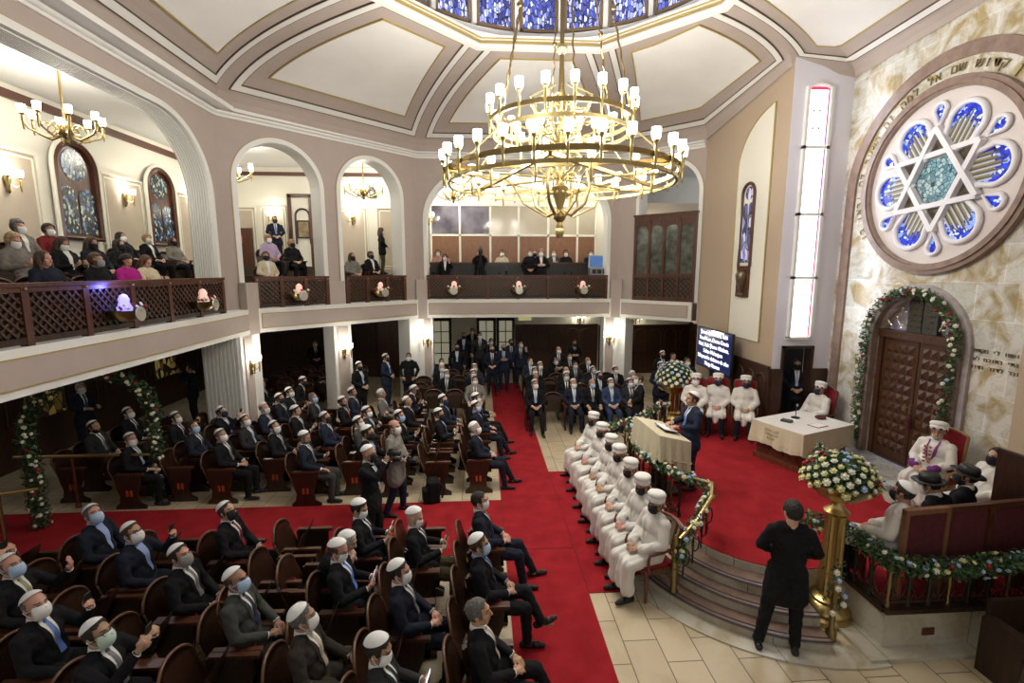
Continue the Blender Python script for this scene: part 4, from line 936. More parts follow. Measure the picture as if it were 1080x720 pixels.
# ------------------------------------------------------------------ flowers and greenery
def leaves(bb, centre_fn, N, size, spread):
    for _ in range(N):
        c, ax = centre_fn(); a = Vector((rng.gauss(0, 1), rng.gauss(0, 1), rng.gauss(0, 1))).normalized(); p = c + a * spread * rng.random() ** .5
        t = Vector((rng.gauss(0, 1), rng.gauss(0, 1), rng.gauss(0, .8))).normalized(); s = t.cross(a if abs(t.dot(a)) < .95 else Vector((0, 0, 1))).normalized(); l = size * (.7 + .6 * rng.random()); w = l * .42
        bb.add([p - t * l * .5, p + s * w * .5 + a * .01, p + t * l * .5, p - s * w * .5 + a * .01], [(0, 1, 2), (0, 2, 3)])
def flower_mesh(name, r, m):
    b = MB(); b.ell((0, 0, .3 * r), (.55 * r, .55 * r, .5 * r), nu=8, nv=5)
    for ring_, (k, tilt, rr) in enumerate(((5, .9, .75), (6, .45, 1.0))):
        for i in range(k):
            a = 2 * PI * i / k + ring_ * .4; c, s = math.cos(a), math.sin(a); h = rr * r * math.sin(tilt)
            b.add([(.15 * r * c, .15 * r * s, 0), (rr * r * c * .8 - s * .38 * r, rr * r * s * .8 + c * .38 * r, h * .6), (rr * r * c, rr * r * s, h), (rr * r * c * .8 + s * .38 * r, rr * r * s * .8 - c * .38 * r, h * .6)], [(0, 1, 2, 3)])
    return b.mesh(name, m, True)
FLW = {'w': flower_mesh('white_rose', .042, rose_w), 'y': flower_mesh('cream_rose', .042, rose_y), 'r': flower_mesh('red_rose', .04, rose_r), 'b': flower_mesh('blue_blossom', .035, rose_b)}
FNAME = {'w': 'white_rose', 'y': 'cream_rose', 'r': 'red_rose', 'b': 'blue_blossom'}
def put_flower(parent, k, p, out, sc=1.0):
    o = link(FNAME[k], FLW[k], parent); q_ = Vector(out).to_track_quat('Z', 'Y'); o.matrix_local = Matrix.Translation(p) @ q_.to_matrix().to_4x4() @ Matrix.Scale(sc, 4); return o
def poly_at(P, f):
    L = [0]
    for a, c in zip(P, P[1:]): L.append(L[-1] + (c - a).length)
    x = f * L[-1]
    for i in range(len(P) - 1):
        if x <= L[i + 1] + 1e-9: return P[i].lerp(P[i + 1], (x - L[i]) / max(1e-9, L[i + 1] - L[i]))
    return P[-1]
def garland(name, label, pts, r, nleaf, flowers, leafm=leaf_m, up=True, fs=1.0, cat='garland', view=None, size=.07):
    P = [Vector(p) for p in pts]; o0 = P[0].copy(); t = thing(name, label, cat, o0); P = [p - o0 for p in P]
    bb = MB(); leaves(bb, lambda: (poly_at(P, rng.random()), None), nleaf, size, r); bb.build('foliage', leafm, t)
    n = len(flowers)
    for i, k in enumerate(flowers):
        c = poly_at(P, (i + rng.random()) / n); d = Vector((rng.gauss(-.3, .7), rng.gauss(-.6, .7), rng.gauss(.6 if up else .1, .6)))
        if view is not None: d = Vector(view) + Vector((rng.gauss(0, .5), rng.gauss(0, .5), rng.gauss(0, .5)))
        d.normalize(); put_flower(t, k, c + d * r * .9, d, fs * (.8 + .4 * rng.random()))
    return t
def mix(s, n): return [rng.choice(s) for _ in range(n)]
def bouquet(name, label, loc, r, h, nfl, kinds, nleaf=500, fs=1.2, cat='flowers'):
    t = thing(name, label, cat, loc); bb = MB()
    def c():
        a = rng.random() * 2 * PI; e = math.acos(1 - rng.random()); rr = rng.random() ** .4
        return Vector((r * rr * math.sin(e) * math.cos(a), r * rr * math.sin(e) * math.sin(a), h * rr * math.cos(e))), None
    leaves(bb, c, nleaf, .09, .05); bb.build('foliage', leaf_m, t)
    for i in range(nfl):
        e = math.acos(1 - (i + .5) / nfl * 1.05) ; a = i * 2.39996; d = Vector((math.sin(e) * math.cos(a), math.sin(e) * math.sin(a), math.cos(e)))
        put_flower(t, rng.choice(kinds), Vector((d.x * r, d.y * r, d.z * h)), d + Vector((0, 0, .15)), fs * (.75 + .45 * rng.random()))
    return t
def pedestal_urn(label, loc, H, rb=.41):
    t = thing('pedestal_urn', label, 'urn', loc); k = H / 1.85
    b = MB(); b.lathe([(.26, 0), (.27, .06), (.23, .09), (.25, .14), (.22, .19), (.17, .23), (.18, .27), (.13, .31)], 28); b.build('base', brass, t, True)
    b = MB(); b.lathe([(.115, .31), (.10, 1.38 * k), (.11, 1.40 * k)], 48, flute=.10, fn=12); b.build('fluted_column', brass, t, True)
    b = MB(); b.lathe([(.10, 1.38 * k), (.14, 1.43 * k), (.10, 1.47 * k), (.06, 1.52 * k), (.07, 1.58 * k)], 24); b.build('capital', brass, t, True)
    b = MB(); b.lathe([(.07, H - .27), (.2, H - .22), (.34, H - .10), (rb, H - .02), (rb + .01, H), (rb - .03, H), (.3, H - .1), (.1, H - .2)], 48, flute=.03, fn=24); b.build('bowl', brass, t, True)
    return t
pedestal_urn('tall polished brass urn beside the curved platform steps', (4.24, 5.20, 0), 1.80)
bouquet('flower_arrangement', 'dome of white, cream and red roses in the tall urn by the steps', (4.24, 5.20, 1.76), .40, .34, 99, 'wwwwyyybr', 1100, 1.0)
pedestal_urn('brass urn on the far edge of the platform beyond the lectern', (4.72, 11.35, .5), 1.0, .42)
bouquet('flower_arrangement', 'big round bunch of white and blue flowers beyond the lectern', (4.72, 11.35, 1.55), .44, .50, 99, 'wwwwbbby', 1200, 1.15)
LG = [(2.40, 8.93, 1.18), (2.72, 9.28, 1.2), (2.94, 9.12, 1.2), (2.80, 8.5, 1.14), (2.74, 7.75, 1.12), (2.88, 7.15, 1.14), (3.02, 6.8, 1.16), (3.2, 6.45, 1.18), (3.17, 6.22, 1.15), (2.92, 5.92, 1.02), (2.60, 5.62, .85), (2.48, 5.55, .55)]
garland('flower_garland', 'long rope of white, blue and red flowers along the railing behind the white-robed row', LG, .10, 1700, mix('wwwwwwbbyr', 99), fs=.9)
RG = [(4.05, 5.5, 1.12), (4.47, 5.36, 1.08), (4.50, 4.9, 1.06), (4.55, 4.62, 1.04), (5.2, 4.58, 1.0), (5.9, 4.6, 1.05), (6.35, 4.6, 1.05)]
garland('flower_garland', 'leafy flower rope draped along the right platform railing in front of the velvet chairs', RG, .13, 2600, mix('wwybbr', 80), leaf_m, fs=.75)
garland('flower_garland', 'garland of leaves and flowers hanging along the far railing behind the lectern', [(2.96, 9.35, 1.15), (3.5, 10.0, 1.1), (4.0, 10.6, 1.15), (4.55, 11.1, 1.05)], .10, 380, mix('wwbry', 36), fs=1.0)
aw = lambda a, r, z0: (AXX - .18, ARK_Y + r * math.cos(a), z0 + r * math.sin(a))
GA = [(AXX - .17, ARK_Y + .98, .75)] + [(AXX - .17, ARK_Y + .96, .75 + (2.15 * i / 8)) for i in range(1, 8)] + [aw(PI * i / 16, .93, 2.95) for i in range(17)] + [(AXX - .17, ARK_Y - .86, 2.9 - 1.9 * i / 8) for i in range(1, 9)]
garland('ark_garland', 'garland of white and red roses framing the ark doors', GA, .11, 3000, mix('wwwwwbrr', 99), fs=.8, view=(-1, -.5, .1), up=False)
# the arch of greenery standing over the cross carpet
AP = [Vector((-7.22, 7.98, 0)), Vector((-6.12, 8.95, 0))]
AA = [AP[0] + Vector((-.12, .0, z)) * 1.0 for z in (0.03, .5, 1.0, 1.4)] + [AP[0].lerp(AP[1], .5 - .58 * math.cos(PI * i / 12)) + Vector((0, 0, 1.55 + .98 * math.sin(PI * i / 12))) for i in range(13)] + [AP[1] + Vector((.08, 0, z)) for z in (1.4, 1.0, .5, .03)]
fa = garland('flower_arch', 'tall arch of dark greenery and white roses over the left end of the carpet', AA, .15, 4200, mix('wwwwwr', 90), leaf_dk, up=False, fs=.75, cat='arch', view=(.6, -1, .2), size=.085)
bb = MB(); bb.tube([p - AA[0] for p in AA], .022, 8); bb.build('frame', brass_old, fa, True)
# flower bowls with a small lamp on the gallery edge
def flower_bowl(label, p, rz, m, k):
    t = thing('flower_bowl', label, 'bowl', p, rz)
    b = MB(); b.lathe([(.03, -.16), (.10, -.15), (.2, -.06), (.24, .02), (.22, .02), (.1, -.1)], 20, flute=.05, fn=12); b.build('shell_bowl', brass_old, t, True)
    b = MB(); b.lathe([(.10, .0), (.11, .06), (.07, .14), (.08, .19), (.05, .25), (.01, .27)], 12, flute=.12, fn=4); b.build('flame_lamp', m, t, True)
    b = MB(); b.lathe([(.02, -.01), (.11, -.01), (.12, 0), (.11, .01), (.02, .012)], 16, M=Matrix.Translation((0, -.23, -.04)) @ Matrix.Rotation(PI / 2, 4, 'X')); b.build('medallion', mat('silver_medal', (.6, .58, .5), .35, .8), t)
    b = MB(); leaves(b, lambda: (Vector((rng.uniform(-.26, .26), rng.uniform(-.12, .05), .05)), None), 60, .07, .06); b.build('leaves', leaf_m, t)
    for i in range(7): put_flower(t, 'w' if i % 3 else 'r', Vector((-.27 + .09 * i, -.12, .06 + .04 * (i % 2))), (0, -1, .6), .9)
    return t
pinklit = mat('pink_lit_lamp', (.8, .5, .45), .4, emit=(1, .55, .45), estr=.35); bluelit = mat('blue_lit_lamp', (.3, .3, .9), .4, emit=(.25, .22, 1.0), estr=1.1)
FBL = [('gilded flower bowl with a blue glowing lamp on the left gallery edge', (-5.52, 7.85, 3.62), PI / 2, bluelit), ('gilded flower bowl with a pale pink lamp right of the blue one', (-5.52, 10.0, 3.62), PI / 2, pinklit)]
F, L, d, n = frame_of((-5.68, 12.25), (-1.95, 16.0)); F1 = lambda s: tuple(F(s, 3.64, -.22))
FBL += [('gilded flower bowl on the first narrow arch railing', F1(1.15), PI / 4, pinklit), ('gilded flower bowl on the second narrow arch railing', F1(3.6), PI / 4, pinklit)]
FBL += [('gilded flower bowl left of three on the wide back railing', (-.88, 15.82, 3.64), 0, pinklit), ('gilded flower bowl in the middle of the wide back railing', (1.22, 15.82, 3.64), 0, pinklit), ('gilded flower bowl right of three on the wide back railing', (3.33, 15.82, 3.64), 0, pinklit)]
for i, (lb, p, rz, m) in enumerate(FBL): flower_bowl(lb, p, rz, m, i)
light('blue_lamp_glow', (0, -.05, .38), 5, (.2, .2, 1), .05, next(o for o in bpy.data.objects if o.get('label', '').startswith('gilded flower bowl with a blue')))

# ------------------------------------------------------------------ platform railings, handrails
def iron_rail(label, pts, zt, n, name='platform_railing', scroll=True):
    P = [Vector(p) for p in pts]; o0 = P[0].copy(); t = thing(name, label, 'railing', o0); P = [p - o0 for p in P]
    b = MB(); b.tube([p + Vector((0, 0, zt)) for p in P], .028, 8); b.build('hand_rail', iron, t, True)
    b = MB(); b.tube([p + Vector((0, 0, .06)) for p in P], .018, 6); b.build('foot_rail', iron, t, True)
    for i in range(n + 1):
        c = poly_at(P, i / n); b = MB()
        b.lathe([(.028, .0), (.03, .05), (.014, .1), (.02, .2), (.026, .3), (.014, .4), (.022, .46), (.014, .52), (.02, zt)], 8, c); b.build('baluster', brass_old if i % 3 == 0 else iron, t, True)
        if i < n and scroll:
            m = poly_at(P, (i + .5) / n); tn = (poly_at(P, (i + 1) / n) - c).normalized(); b = MB()
            for sg in (-1, 1):
                b.tube([m + tn * sg * (.03 + .055 * math.sin(th)) + Vector((0, 0, .3 + .17 * math.cos(th) * (1 if sg > 0 else .8))) for th in [PI * k / 8 for k in range(9)]], .009, 5)
                b.tube([m + tn * sg * .05 + Vector((.0, 0, .1)) + tn * .035 * math.cos(k * PI / 4) + Vector((0, 0, .04 * math.sin(k * PI / 4))) for k in range(8)], .008, 5)
            b.build('iron_scroll', iron, t)
    return t
iron_rail('curved wrought-iron railing behind the seated white-robed row', [(2.42, 8.93, .5), (2.72, 9.22, .5), (2.92, 9.1, .5), (2.74, 8.4, .5), (2.72, 7.75, .5), (2.88, 7.1, .5), (3.0, 6.8, .5)], .58, 16)
iron_rail('brass and iron railing on the right platform wall', [(4.47, 5.34, .52), (4.47, 4.65, .52), (6.4, 4.65, .52)], .55, 11)
iron_rail('short iron railing along the far platform edge', [(3.0, 9.38, .5), (4.6, 11.3, .5)], .55, 8)
sr = thing('stair_railing', 'iron railing with a curved polished brass handrail left of the steps', 'railing', (2.46, 5.62, 0))
b = MB(); b.tube([(x - 2.46, y - 5.62, z) for x, y, z in ((3.12, 6.62, 1.2), (3.24, 6.3, 1.26), (3.1, 6.02, 1.2), (2.8, 5.78, 1.0), (2.5, 5.6, .85))], .03, 8); b.build('hand_rail', brass, sr, True)
b = MB(); b.lathe([(.07, 0), (.07, .12), (.04, .16), (.05, .5), (.035, .75), (.06, .8), (.02, .9)], 12, (0, 0, .0)); b.build('newel_post', brass_old, sr, True)
for i, (x, y, z0, z1) in enumerate(((2.62, 5.72, .12, .88), (2.8, 5.85, .25, 1.0), (2.98, 6.0, .37, 1.12), (3.14, 6.2, .45, 1.2))):
    b = MB(); b.tube([(x - 2.46, y - 5.62, z0 + .1), (x - 2.46, y - 5.62, z1)], .012, 6)
    b.tube([(x - 2.42 + .05 * math.cos(k * PI / 4), y - 5.6, (z0 + z1) / 2 + .12 * math.sin(k * PI / 4)) for k in range(8)], .01, 5, closed=True); b.build('baluster', iron, sr)
nw = thing('newel_post', 'low brass and iron newel post at the right foot of the steps', 'post', (4.02, 4.83, .0))
b = MB(); b.lathe([(.06, 0), (.06, .1), (.03, .14), (.035, .4), (.03, .6), (.05, .65), (.02, .72)], 12); b.build('shaft', brass_old, nw, True)
b = MB(); leaves(b, lambda: (Vector((rng.uniform(-.05, .05), rng.uniform(-.04, .1), rng.uniform(.35, .95))), None), 70, .07, .07); b.build('leaves', leaf_dk, nw)
for i in range(6): put_flower(nw, 'wwbwbw'[i], Vector((rng.uniform(-.09, .06), -.08, .4 + .1 * i)), (-.2, -1, .4), .9)
hr = thing('brass_handrail', 'straight brass handrail on wooden posts along the carpet under the left gallery', 'railing', (-7.3, 8.72, 0))
b = MB(); b.tube([(-1.0, 0, .97), (1.32, 0, .97)], .028, 8); b.build('rail', brass, hr, True)
for x in (-.85, -.03, .91):
    b = MB(); b.lathe([(.045, 0), (.045, .06), (.025, .08)], 10, (x, 0, 0)); b.tube([(x, 0, .07), (x, 0, .95)], .022, 8); b.build('post', wood_red, hr, True)
hr = thing('brass_handrail', 'brass handrail at the left edge, nearest the camera side of the carpet', 'railing', (-7.3, 6.95, 0))
b = MB(); b.tube([(-.9, -.05, .97), (.55, .45, .97)], .028, 8); b.build('rail', brass, hr, True)
b = MB(); b.tube([(.1, .30, .0), (.1, .30, .95)], .022, 8); b.build('post', brass_old, hr, True)

# ------------------------------------------------------------------ seats
def seat_meshes():
    D = {}
    b = MB()     # curved plywood back, local +x is the front
    def back(u, v):
        u = .5 - .5 * math.cos(PI * u); y = -.25 + .5 * u; e = abs(2 * u - 1)
        z = .40 + (.33 + .17 * math.sqrt(max(0, 1 - e ** 2.2))) * v
        return (-.20 - .13 * v - .05 * (1 - (2 * u - 1) ** 2), y, z)
    for off in (0, .022): 
        o = len(b.v); b.grid(lambda u, v: (back(u, v)[0] - off, back(u, v)[1], back(u, v)[2]), 10, 6)
    n = 77
    edge = [i * 7 for i in range(11)] + [70 + j for j in range(1, 7)] + [76 - 7 * i for i in range(1, 11)] + [6 - j for j in range(1, 6)]
    b.f += [[edge[i], edge[(i + 1) % len(edge)], n + edge[(i + 1) % len(edge)], n + edge[i]] for i in range(len(edge))]; b.m += [0] * len(edge)
    D['backrest'] = b.mesh('backrest', wood_seat, True)
    b = MB(); b.tube([Vector(back(i / 20, 1)) + Vector((-.011, 0, 0)) for i in range(21)], .016, 6); b.tube([Vector(back(0, i / 6)) + Vector((-.011, 0, 0)) for i in range(7)], .013, 6); b.tube([Vector(back(1, i / 6)) + Vector((-.011, 0, 0)) for i in range(7)], .013, 6)
    D['back_edging'] = b.mesh('back_edging', mat('light_wood_edging', (.12, .055, .028), .3), True)
    b = MB(); b.grid(lambda u, v: (-.20 + .44 * u, -.235 + .47 * v, .44 + .02 * math.cos(u * 3) - .012 * math.sin(v * PI)), 6, 6); o = len(b.v); b.grid(lambda u, v: (-.20 + .44 * u, -.235 + .47 * v, .41), 6, 6)
    e = [i * 7 for i in range(7)] + [42 + j for j in range(1, 7)] + [48 - 7 * i for i in range(1, 7)] + [6 - j for j in range(1, 6)]
    b.f += [[e[i], e[(i + 1) % len(e)], 49 + e[(i + 1) % len(e)], 49 + e[i]] for i in range(len(e))]; b.m += [0] * len(e)
    D['seat'] = b.mesh('seat', wood_seat, True)
    b = MB(); b.box((.02, 0, .655), (.46, .055, .032)); b.box((.22, 0, .648), (.07, .062, .03)); D['armrest'] = b.mesh('armrest', wood_mid)
    P = [(-.26, 0), (.26, 0), (.26, .06), (.15, .12), (.13, .30), (.19, .46), (.20, .64), (-.24, .64), (-.22, .40), (-.17, .25), (-.19, .12), (-.26, .06)]
    b = MB(); b.plate(P, Matrix.Translation((0, -.018, 0)), .036); D['side_panel'] = b.mesh('side_panel', wood_seat)
    b = MB()
    for x in (-.035, .035): b.box((x, 0, .30), (.04, .006, .11))
    D['number_plate'] = b.mesh('number_plate', plate_m)
    b = MB(); b.tube([(.16, -.2, .665), (.05, -.1, .60), (-.05, 0, .52), (-.12, .1, .47)], .012, 5); D['cordon_ribbon'] = b.mesh('cordon_ribbon', red_strap)
    return D
SM = seat_meshes()
def seat(label, loc, rz, end=0, group=None, strap=False, tipped=False):
    t = thing('theatre_seat', label, 'seat', loc, rz, group)
    o = link('seat', SM['seat'], t)
    if tipped: o.matrix_local = Matrix.Translation((-.17, 0, .44)) @ Matrix.Rotation(R_(-68), 4, 'Y') @ Matrix.Translation((.17, 0, -.44))
    bk = link('backrest', SM['backrest'], t); link('back_edging', SM['back_edging'], bk)
    for y in (-.255, .255):
        o = link('armrest', SM['armrest'], t); o.location = (0, y, 0)
        o = link('side_panel', SM['side_panel'], t); o.location = (0, y, 0)
        if end and (y < 0) == (end < 0): p = link('number_plate', SM['number_plate'], o); p.location = (-.01, .021 * (1 if y > 0 else -1), 0)
    if strap: link('cordon_ribbon', SM['cordon_ribbon'], t)
    return t

# ------------------------------------------------------------------ people
def arm_preset(k, stand, s):
    # elbow, wrist, hand direction, palm normal, finger curl (all for the left side, y > 0), s = +1 left / -1 right
    z = .37 if stand else 0.0
    T = {'lap': ((.02, .255, .76), (.25, .10, .665), (.72, -.68, -.10), (-.1, -.3, -.95), .55),
         'thigh': ((.01, .255, .76), (.27, .17, .66), (.95, -.15, -.22), (.1, 0, -1), .35),
         'phone': ((.03, .245, .76), (.27, .105, .80), (.70, -.45, .55), (-.35, -.2, .9), .75),
         'film': ((.17, .22, .86), (.33, .11, 1.10), (.45, -.40, .80), (-.5, -.7, -.1), .8),
         'finger': ((.17, .25, .84), (.36, .18, 1.04), (.30, -.10, .95), (-.8, -.4, 0), .35),
         'face': ((.28, .19, .80), (.26, .06, 1.02), (.15, -.25, .95), (-.9, -.2, 0), .6),
         'fold': ((.05, .255, .80), (.17, .02, .80), (.25, -.95, .05), (-.8, -.2, -.2), .4),
         'side': ((-.02, .265, .80), (.05, .27, .545), (.12, -.02, -1), (0, -1, 0), .4),
         'clasp': ((.0, .265, .80), (.18, .085, .655), (.55, -.80, -.25), (-.6, -.2, -.75), .55),
         'cam': ((.17, .22, .93), (.27, .09, 1.13), (.40, -.35, .80), (-.4, -.85, 0), .75),
         'read': ((.03, .25, .80), (.28, .13, .78), (.85, -.4, .1), (0, -.2, -1), .4),
         'pocket': ((-.03, .28, .80), (.12, .20, .60), (.5, -.55, -.7), (-.5, -.5, -.4), .5)}
    e, w, d, n, c = T[k]
    f = lambda p, dz=0: Vector((p[0], p[1] * s, p[2] + dz))
    return f(e, z), f(w, z), f(d).normalized(), f(n).normalized(), c
def hand(bb, w, d, n, s, curl, pr=1.0):
    # palm with four separate fingers of different length and a thumb leaving its side
    n = (n - d * n.dot(d)).normalized(); side = d.cross(n).normalized()
    if side.y * s > 0: side = -side       # towards the thumb (body's middle)
    th = side
    bb.chain([w, w + d * .03, w + d * .075], [.026, .028, .027])
    for i, (o, L_) in enumerate(((.033, .070), (.011, .080), (-.011, .074), (-.032, .058))):
        k = w + d * .083 + th * o; bb.ell(w + d * .06 + th * o * .9, (.020, .020, .020), nu=8, nv=6)
        a1 = curl * .9; a2 = curl * 1.9
        d1 = (d * math.cos(a1) + n * math.sin(a1) + th * o * 2.2).normalized(); d2 = (d * math.cos(a2) + n * math.sin(a2) + th * o * 1.2).normalized()
        bb.chain([k - d * .02, k, k + d1 * L_ * .5, k + d1 * L_ * .5 + d2 * L_ * .5], [.0105, .0105, .0095, .0085], n=8)
    t0 = w + d * .025 + th * .024; d1 = (d * .70 + th * .65 + n * .25).normalized(); d2 = (d * .95 + th * .15 + n * .45).normalized()
    bb.chain([t0, t0 + d1 * .042, t0 + d1 * .042 + d2 * .032], [.014, .012, .0095], n=8)
LEGS = {'sit': (((.0, .095), (.43, .13, .50), (.42, .14, .09), 0), ((.0, .095), (.43, .13, .50), (.40, .14, .09), 0)),
        'fwd': (((.0, .095), (.46, .12, .50), (.66, .13, .09), 0), ((.0, .095), (.44, .13, .50), (.50, .15, .09), 0)),
        'cross': (((.0, .095), (.45, .03, .60), (.62, -.06, .28), 0), ((.0, .095), (.44, .13, .50), (.46, .12, .09), 0)),
        'stand': (((.0, .09), (.03, .11, .49), (-.02, .12, .09), 0), ((.0, .09), (.02, .11, .49), (-.03, .12, .09), 0)),
        'wide': (((.0, .09), (.03, .15, .49), (-.04, .22, .09), 0), ((.0, .09), (.04, .12, .49), (.0, .13, .09), 0)),
        'stride': (((.0, .09), (.07, .11, .49), (.05, .15, .09), 0), ((.0, .09), (.0, .11, .49), (-.14, .15, .09), 0))}
def remeshed(bb, name, vox, smooth=2):
    me = bb.mesh(name, mat('tmp', (.5, .5, .5))); o = bpy.data.objects.new(name, me); TMP.collection.objects.link(o)
    m = o.modifiers.new('r', 'REMESH'); m.mode = 'VOXEL'; m.voxel_size = vox; m.use_smooth_shade = True
    if smooth: s_ = o.modifiers.new('s', 'SMOOTH'); s_.factor = .5; s_.iterations = smooth
    return baked(o, name)
PROTO = {}
skin0 = mat('skin', (.50, .29, .19), .5); dark_feat = mat('brow_and_eye', (.06, .036, .026), .5); lip_m = mat('lip', (.36, .14, .11), .5)
def proto(pose, lod):
    key = (pose, lod)
    if key in PROTO: return PROTO[key]
    kind, legs, aL, aR, yaw, pit, lean, garb = pose
    stand = kind == 'stand'; zb = .90 if stand else .53; V_ = (.009, .014)[lod]
    Lean = Matrix.Translation((0, 0, zb)) @ Matrix.Rotation(R_(lean), 4, 'Y') @ Matrix.Translation((0, 0, -zb))
    P = lambda x, y, z: Lean @ Vector((x, y, zb + z))
    neck = P(-.03, 0, .545); HM = Matrix.Translation(P(0, 0, .545 + .145)) @ Matrix.Rotation(R_(yaw), 4, 'Z') @ Matrix.Rotation(R_(lean * .35 - pit), 4, 'Y')
    fem = garb in ('woman', 'coat')
    sw = .165 if fem else .185
    B = MB(); J = MB(); T = MB()
    # head: skull, jaw, nose, ears, then neck
    B.ell((-.008, 0, .022), (.100, .077, .098), M=HM, nu=18, nv=12); B.ell((.030, 0, -.050), (.066, .056, .070), M=HM); B.ell((.052, 0, -.098), (.032, .030, .024), M=HM)
    B.chain([(.088, 0, .022), (.104, 0, -.010), (.112, 0, -.026)], [.011, .013, .016], M=HM, n=8)
    B.ell((.083, 0, -.062), (.018, .026, .014), M=HM)
    B.ell((.078, 0, .034), (.022, .052, .012), M=HM)
    for s in (1, -1): B.ell((-.010, s * .080, -.008), (.022, .011, .033), M=HM)
    for s in (1, -1): B.ell((.054, s * .040, -.026), (.032, .024, .026), M=HM)
    B.chain([HM @ Vector((-.028, 0, -.03)), P(-.028, 0, .60), P(-.035, 0, .50)], [.056, .056, .062])
    rob = garb in ('robe', 'tunic')
    B.ell((0, 0, 0), (.10, .14, .09), M=Lean @ Matrix.Translation((0, 0, zb + .02))); B.ell((-.01, 0, .2), (.09, .13, .17), M=Lean @ Matrix.Translation((0, 0, zb))); B.ell((-.02, 0, .38), (.09, .145, .15), M=Lean @ Matrix.Translation((0, 0, zb)))
    g = 1.10 if rob else 1.0
    JM = Lean @ Matrix.Translation((0, 0, zb))
    J.ell((-.005, 0, .06), (.138 * g, .182 * g, .13), M=JM, nu=18); J.ell((.0, 0, .20), (.130 * g, .172 * g, .17), M=JM, nu=18); J.ell((-.018, 0, .37), (.128 * g, .188 * g, .16), M=JM, nu=18)
    J.chain([P(-.03, -.10, .515), P(-.03, .10, .515)], [.068, .068]); J.chain([P(-.03, -sw, .47), P(-.03, sw, .47)], [.072 * g] * 2)
    if stand or garb == 'coat':
        low = -.24 if garb == 'coat' and stand else -.10
        if stand: J.chain([P(0, -.065, .02), P(.01, -.085, low), P(.0, .085, low), P(0, .065, .02)], [.135, .140, .140, .135])
    for s, k in ((1, aL), (-1, aR)):
        e, w, d, n, c = arm_preset(k, stand, s)
        if stand: pass
        if abs(lean) > 1: e = e.lerp(Lean @ e, .8); w = w.lerp(Lean @ w, .35 if abs(lean) < 20 else .75)
        sh = P(-.03, s * sw, .475)
        B.chain([sh, e, w], [.045, .036, .026]); hand(B, w, d, n, s, c)
        q_ = 1.18 if rob else 1.0
        wc = e.lerp(w, .90); J.chain([sh, sh.lerp(e, .5), e, e.lerp(w, .5), wc], [.070, .062 * q_, .055 * q_, .050 * q_, .043 * (1.5 if rob else 1)])
        T.cur = 0
    LG_ = LEGS[legs]; shoes = []
    for s, (h, kn, an, _) in zip((1, -1), LG_):
        h = Vector((h[0], h[1] * s, zb)); kn = Vector((kn[0], kn[1] * s, kn[2])); an = Vector((an[0], an[1] * s, an[2]))
        B.chain([h, kn, an, an + Vector((.02, 0, -.03))], [.075, .050, .036, .036]); B.chain([an + Vector((0, 0, -.03)), an + Vector((.13, s * .01, -.055))], [.036, .026])
        T.chain([h, h.lerp(kn, .5), kn, kn.lerp(an, .4), an + Vector((0, 0, .015))], [.105, .092, .075, .066, .056])
        d = Vector((1, s * .12, 0)); d.normalize(); k_ = (kn - an); up = 0.0
        S = MB(); a0 = an + Vector((-.015, 0, -.045)); tilt = .0 if an.z < .2 else .35
        dd = Vector((d.x, d.y, tilt)).normalized()
        S.chain([a0 + Vector((-.035, 0, 0)), a0 + dd * .07, a0 + dd * .15, a0 + dd * .20], [.040, .040, .036, .026]); S.chain([a0 + Vector((0, 0, .05)), a0 + dd * .06], [.042, .036])
        for i in range(len(S.v)): S.v[i] = (S.v[i][0], S.v[i][1], max(S.v[i][2], (an.z - .088)))
        shoes.append(S)
    T.ell((0, 0, 0), (.125, .165, .11), M=Matrix.Translation((-.01, 0, zb + .03)))
    if rob:     # long robe over the legs
        R = T if False else J
        if stand: R.chain([P(0, -.06, .0), (.0, -.08, .55), (.0, -.10, .25), (0, .10, .25), (0, .08, .55), P(0, .06, 0)], [.15, .15, .15, .15, .15, .15])
        else:
            for s, (h, kn, an, _) in zip((1, -1), LG_):
                kn = Vector((kn[0], kn[1] * s, kn[2])); an = Vector((an[0], an[1] * s, an[2]))
                R.chain([(0, s * .09, .55), (.22, s * .11, .535), kn + Vector((0, 0, .005)), kn.lerp(an, .45) + Vector((.02, 0, 0)), kn.lerp(an, .72) + Vector((.03, s * .02, 0))][:3 if garb == 'tunic' else 5], [.130, .108, .090, .088, .095][:3 if garb == 'tunic' else 5])
            R.chain([(.05, 0, .53), (.38, 0, .49), (.42, 0, .36)] + ([(.43, 0, .22)] if garb == 'robe' else []), [.11, .095, .10 if garb == 'robe' else .06] + ([.10] if garb == 'robe' else []))
    elif not stand:
        J.chain([P(0, -.09, .0), (.14, -.10, .56)], [.14, .11]); J.chain([P(0, .09, .0), (.14, .10, .56)], [.14, .11])
    body = remeshed(B, 'body', (.0075, .012)[lod], 1); jac = remeshed(J, 'jacket', V_ * 1.2, 4); tro = remeshed(T, 'trousers', V_ * 1.25, 3)
    def ripple(me, fn):
        n = len(me.vertices); co = np.empty(n * 3, np.float32); me.vertices.foreach_get('co', co); co = co.reshape(-1, 3); no = np.empty(n * 3, np.float32); me.vertex_normals.foreach_get('vector', no); no = no.reshape(-1, 3)
        co += no * fn(co)[:, None]; me.vertices.foreach_set('co', co.ravel()); me.update()
    if rob:     # folds of the cloth
        ripple(jac, lambda c: np.where((c[:, 0] > .12) | (c[:, 2] < .5), .0055 * np.sin(c[:, 1] * 85 + c[:, 2] * 6), .0015 * np.sin(c[:, 2] * 40 + c[:, 1] * 22)))
    else:
        for me in (jac, tro): ripple(me, lambda c: .0035 * np.sin(c[:, 2] * 55 + c[:, 1] * 23) * np.sin(c[:, 0] * 41 + c[:, 1] * 31))
    # faces of the head: brows, eyes, lips
    body.materials.clear()
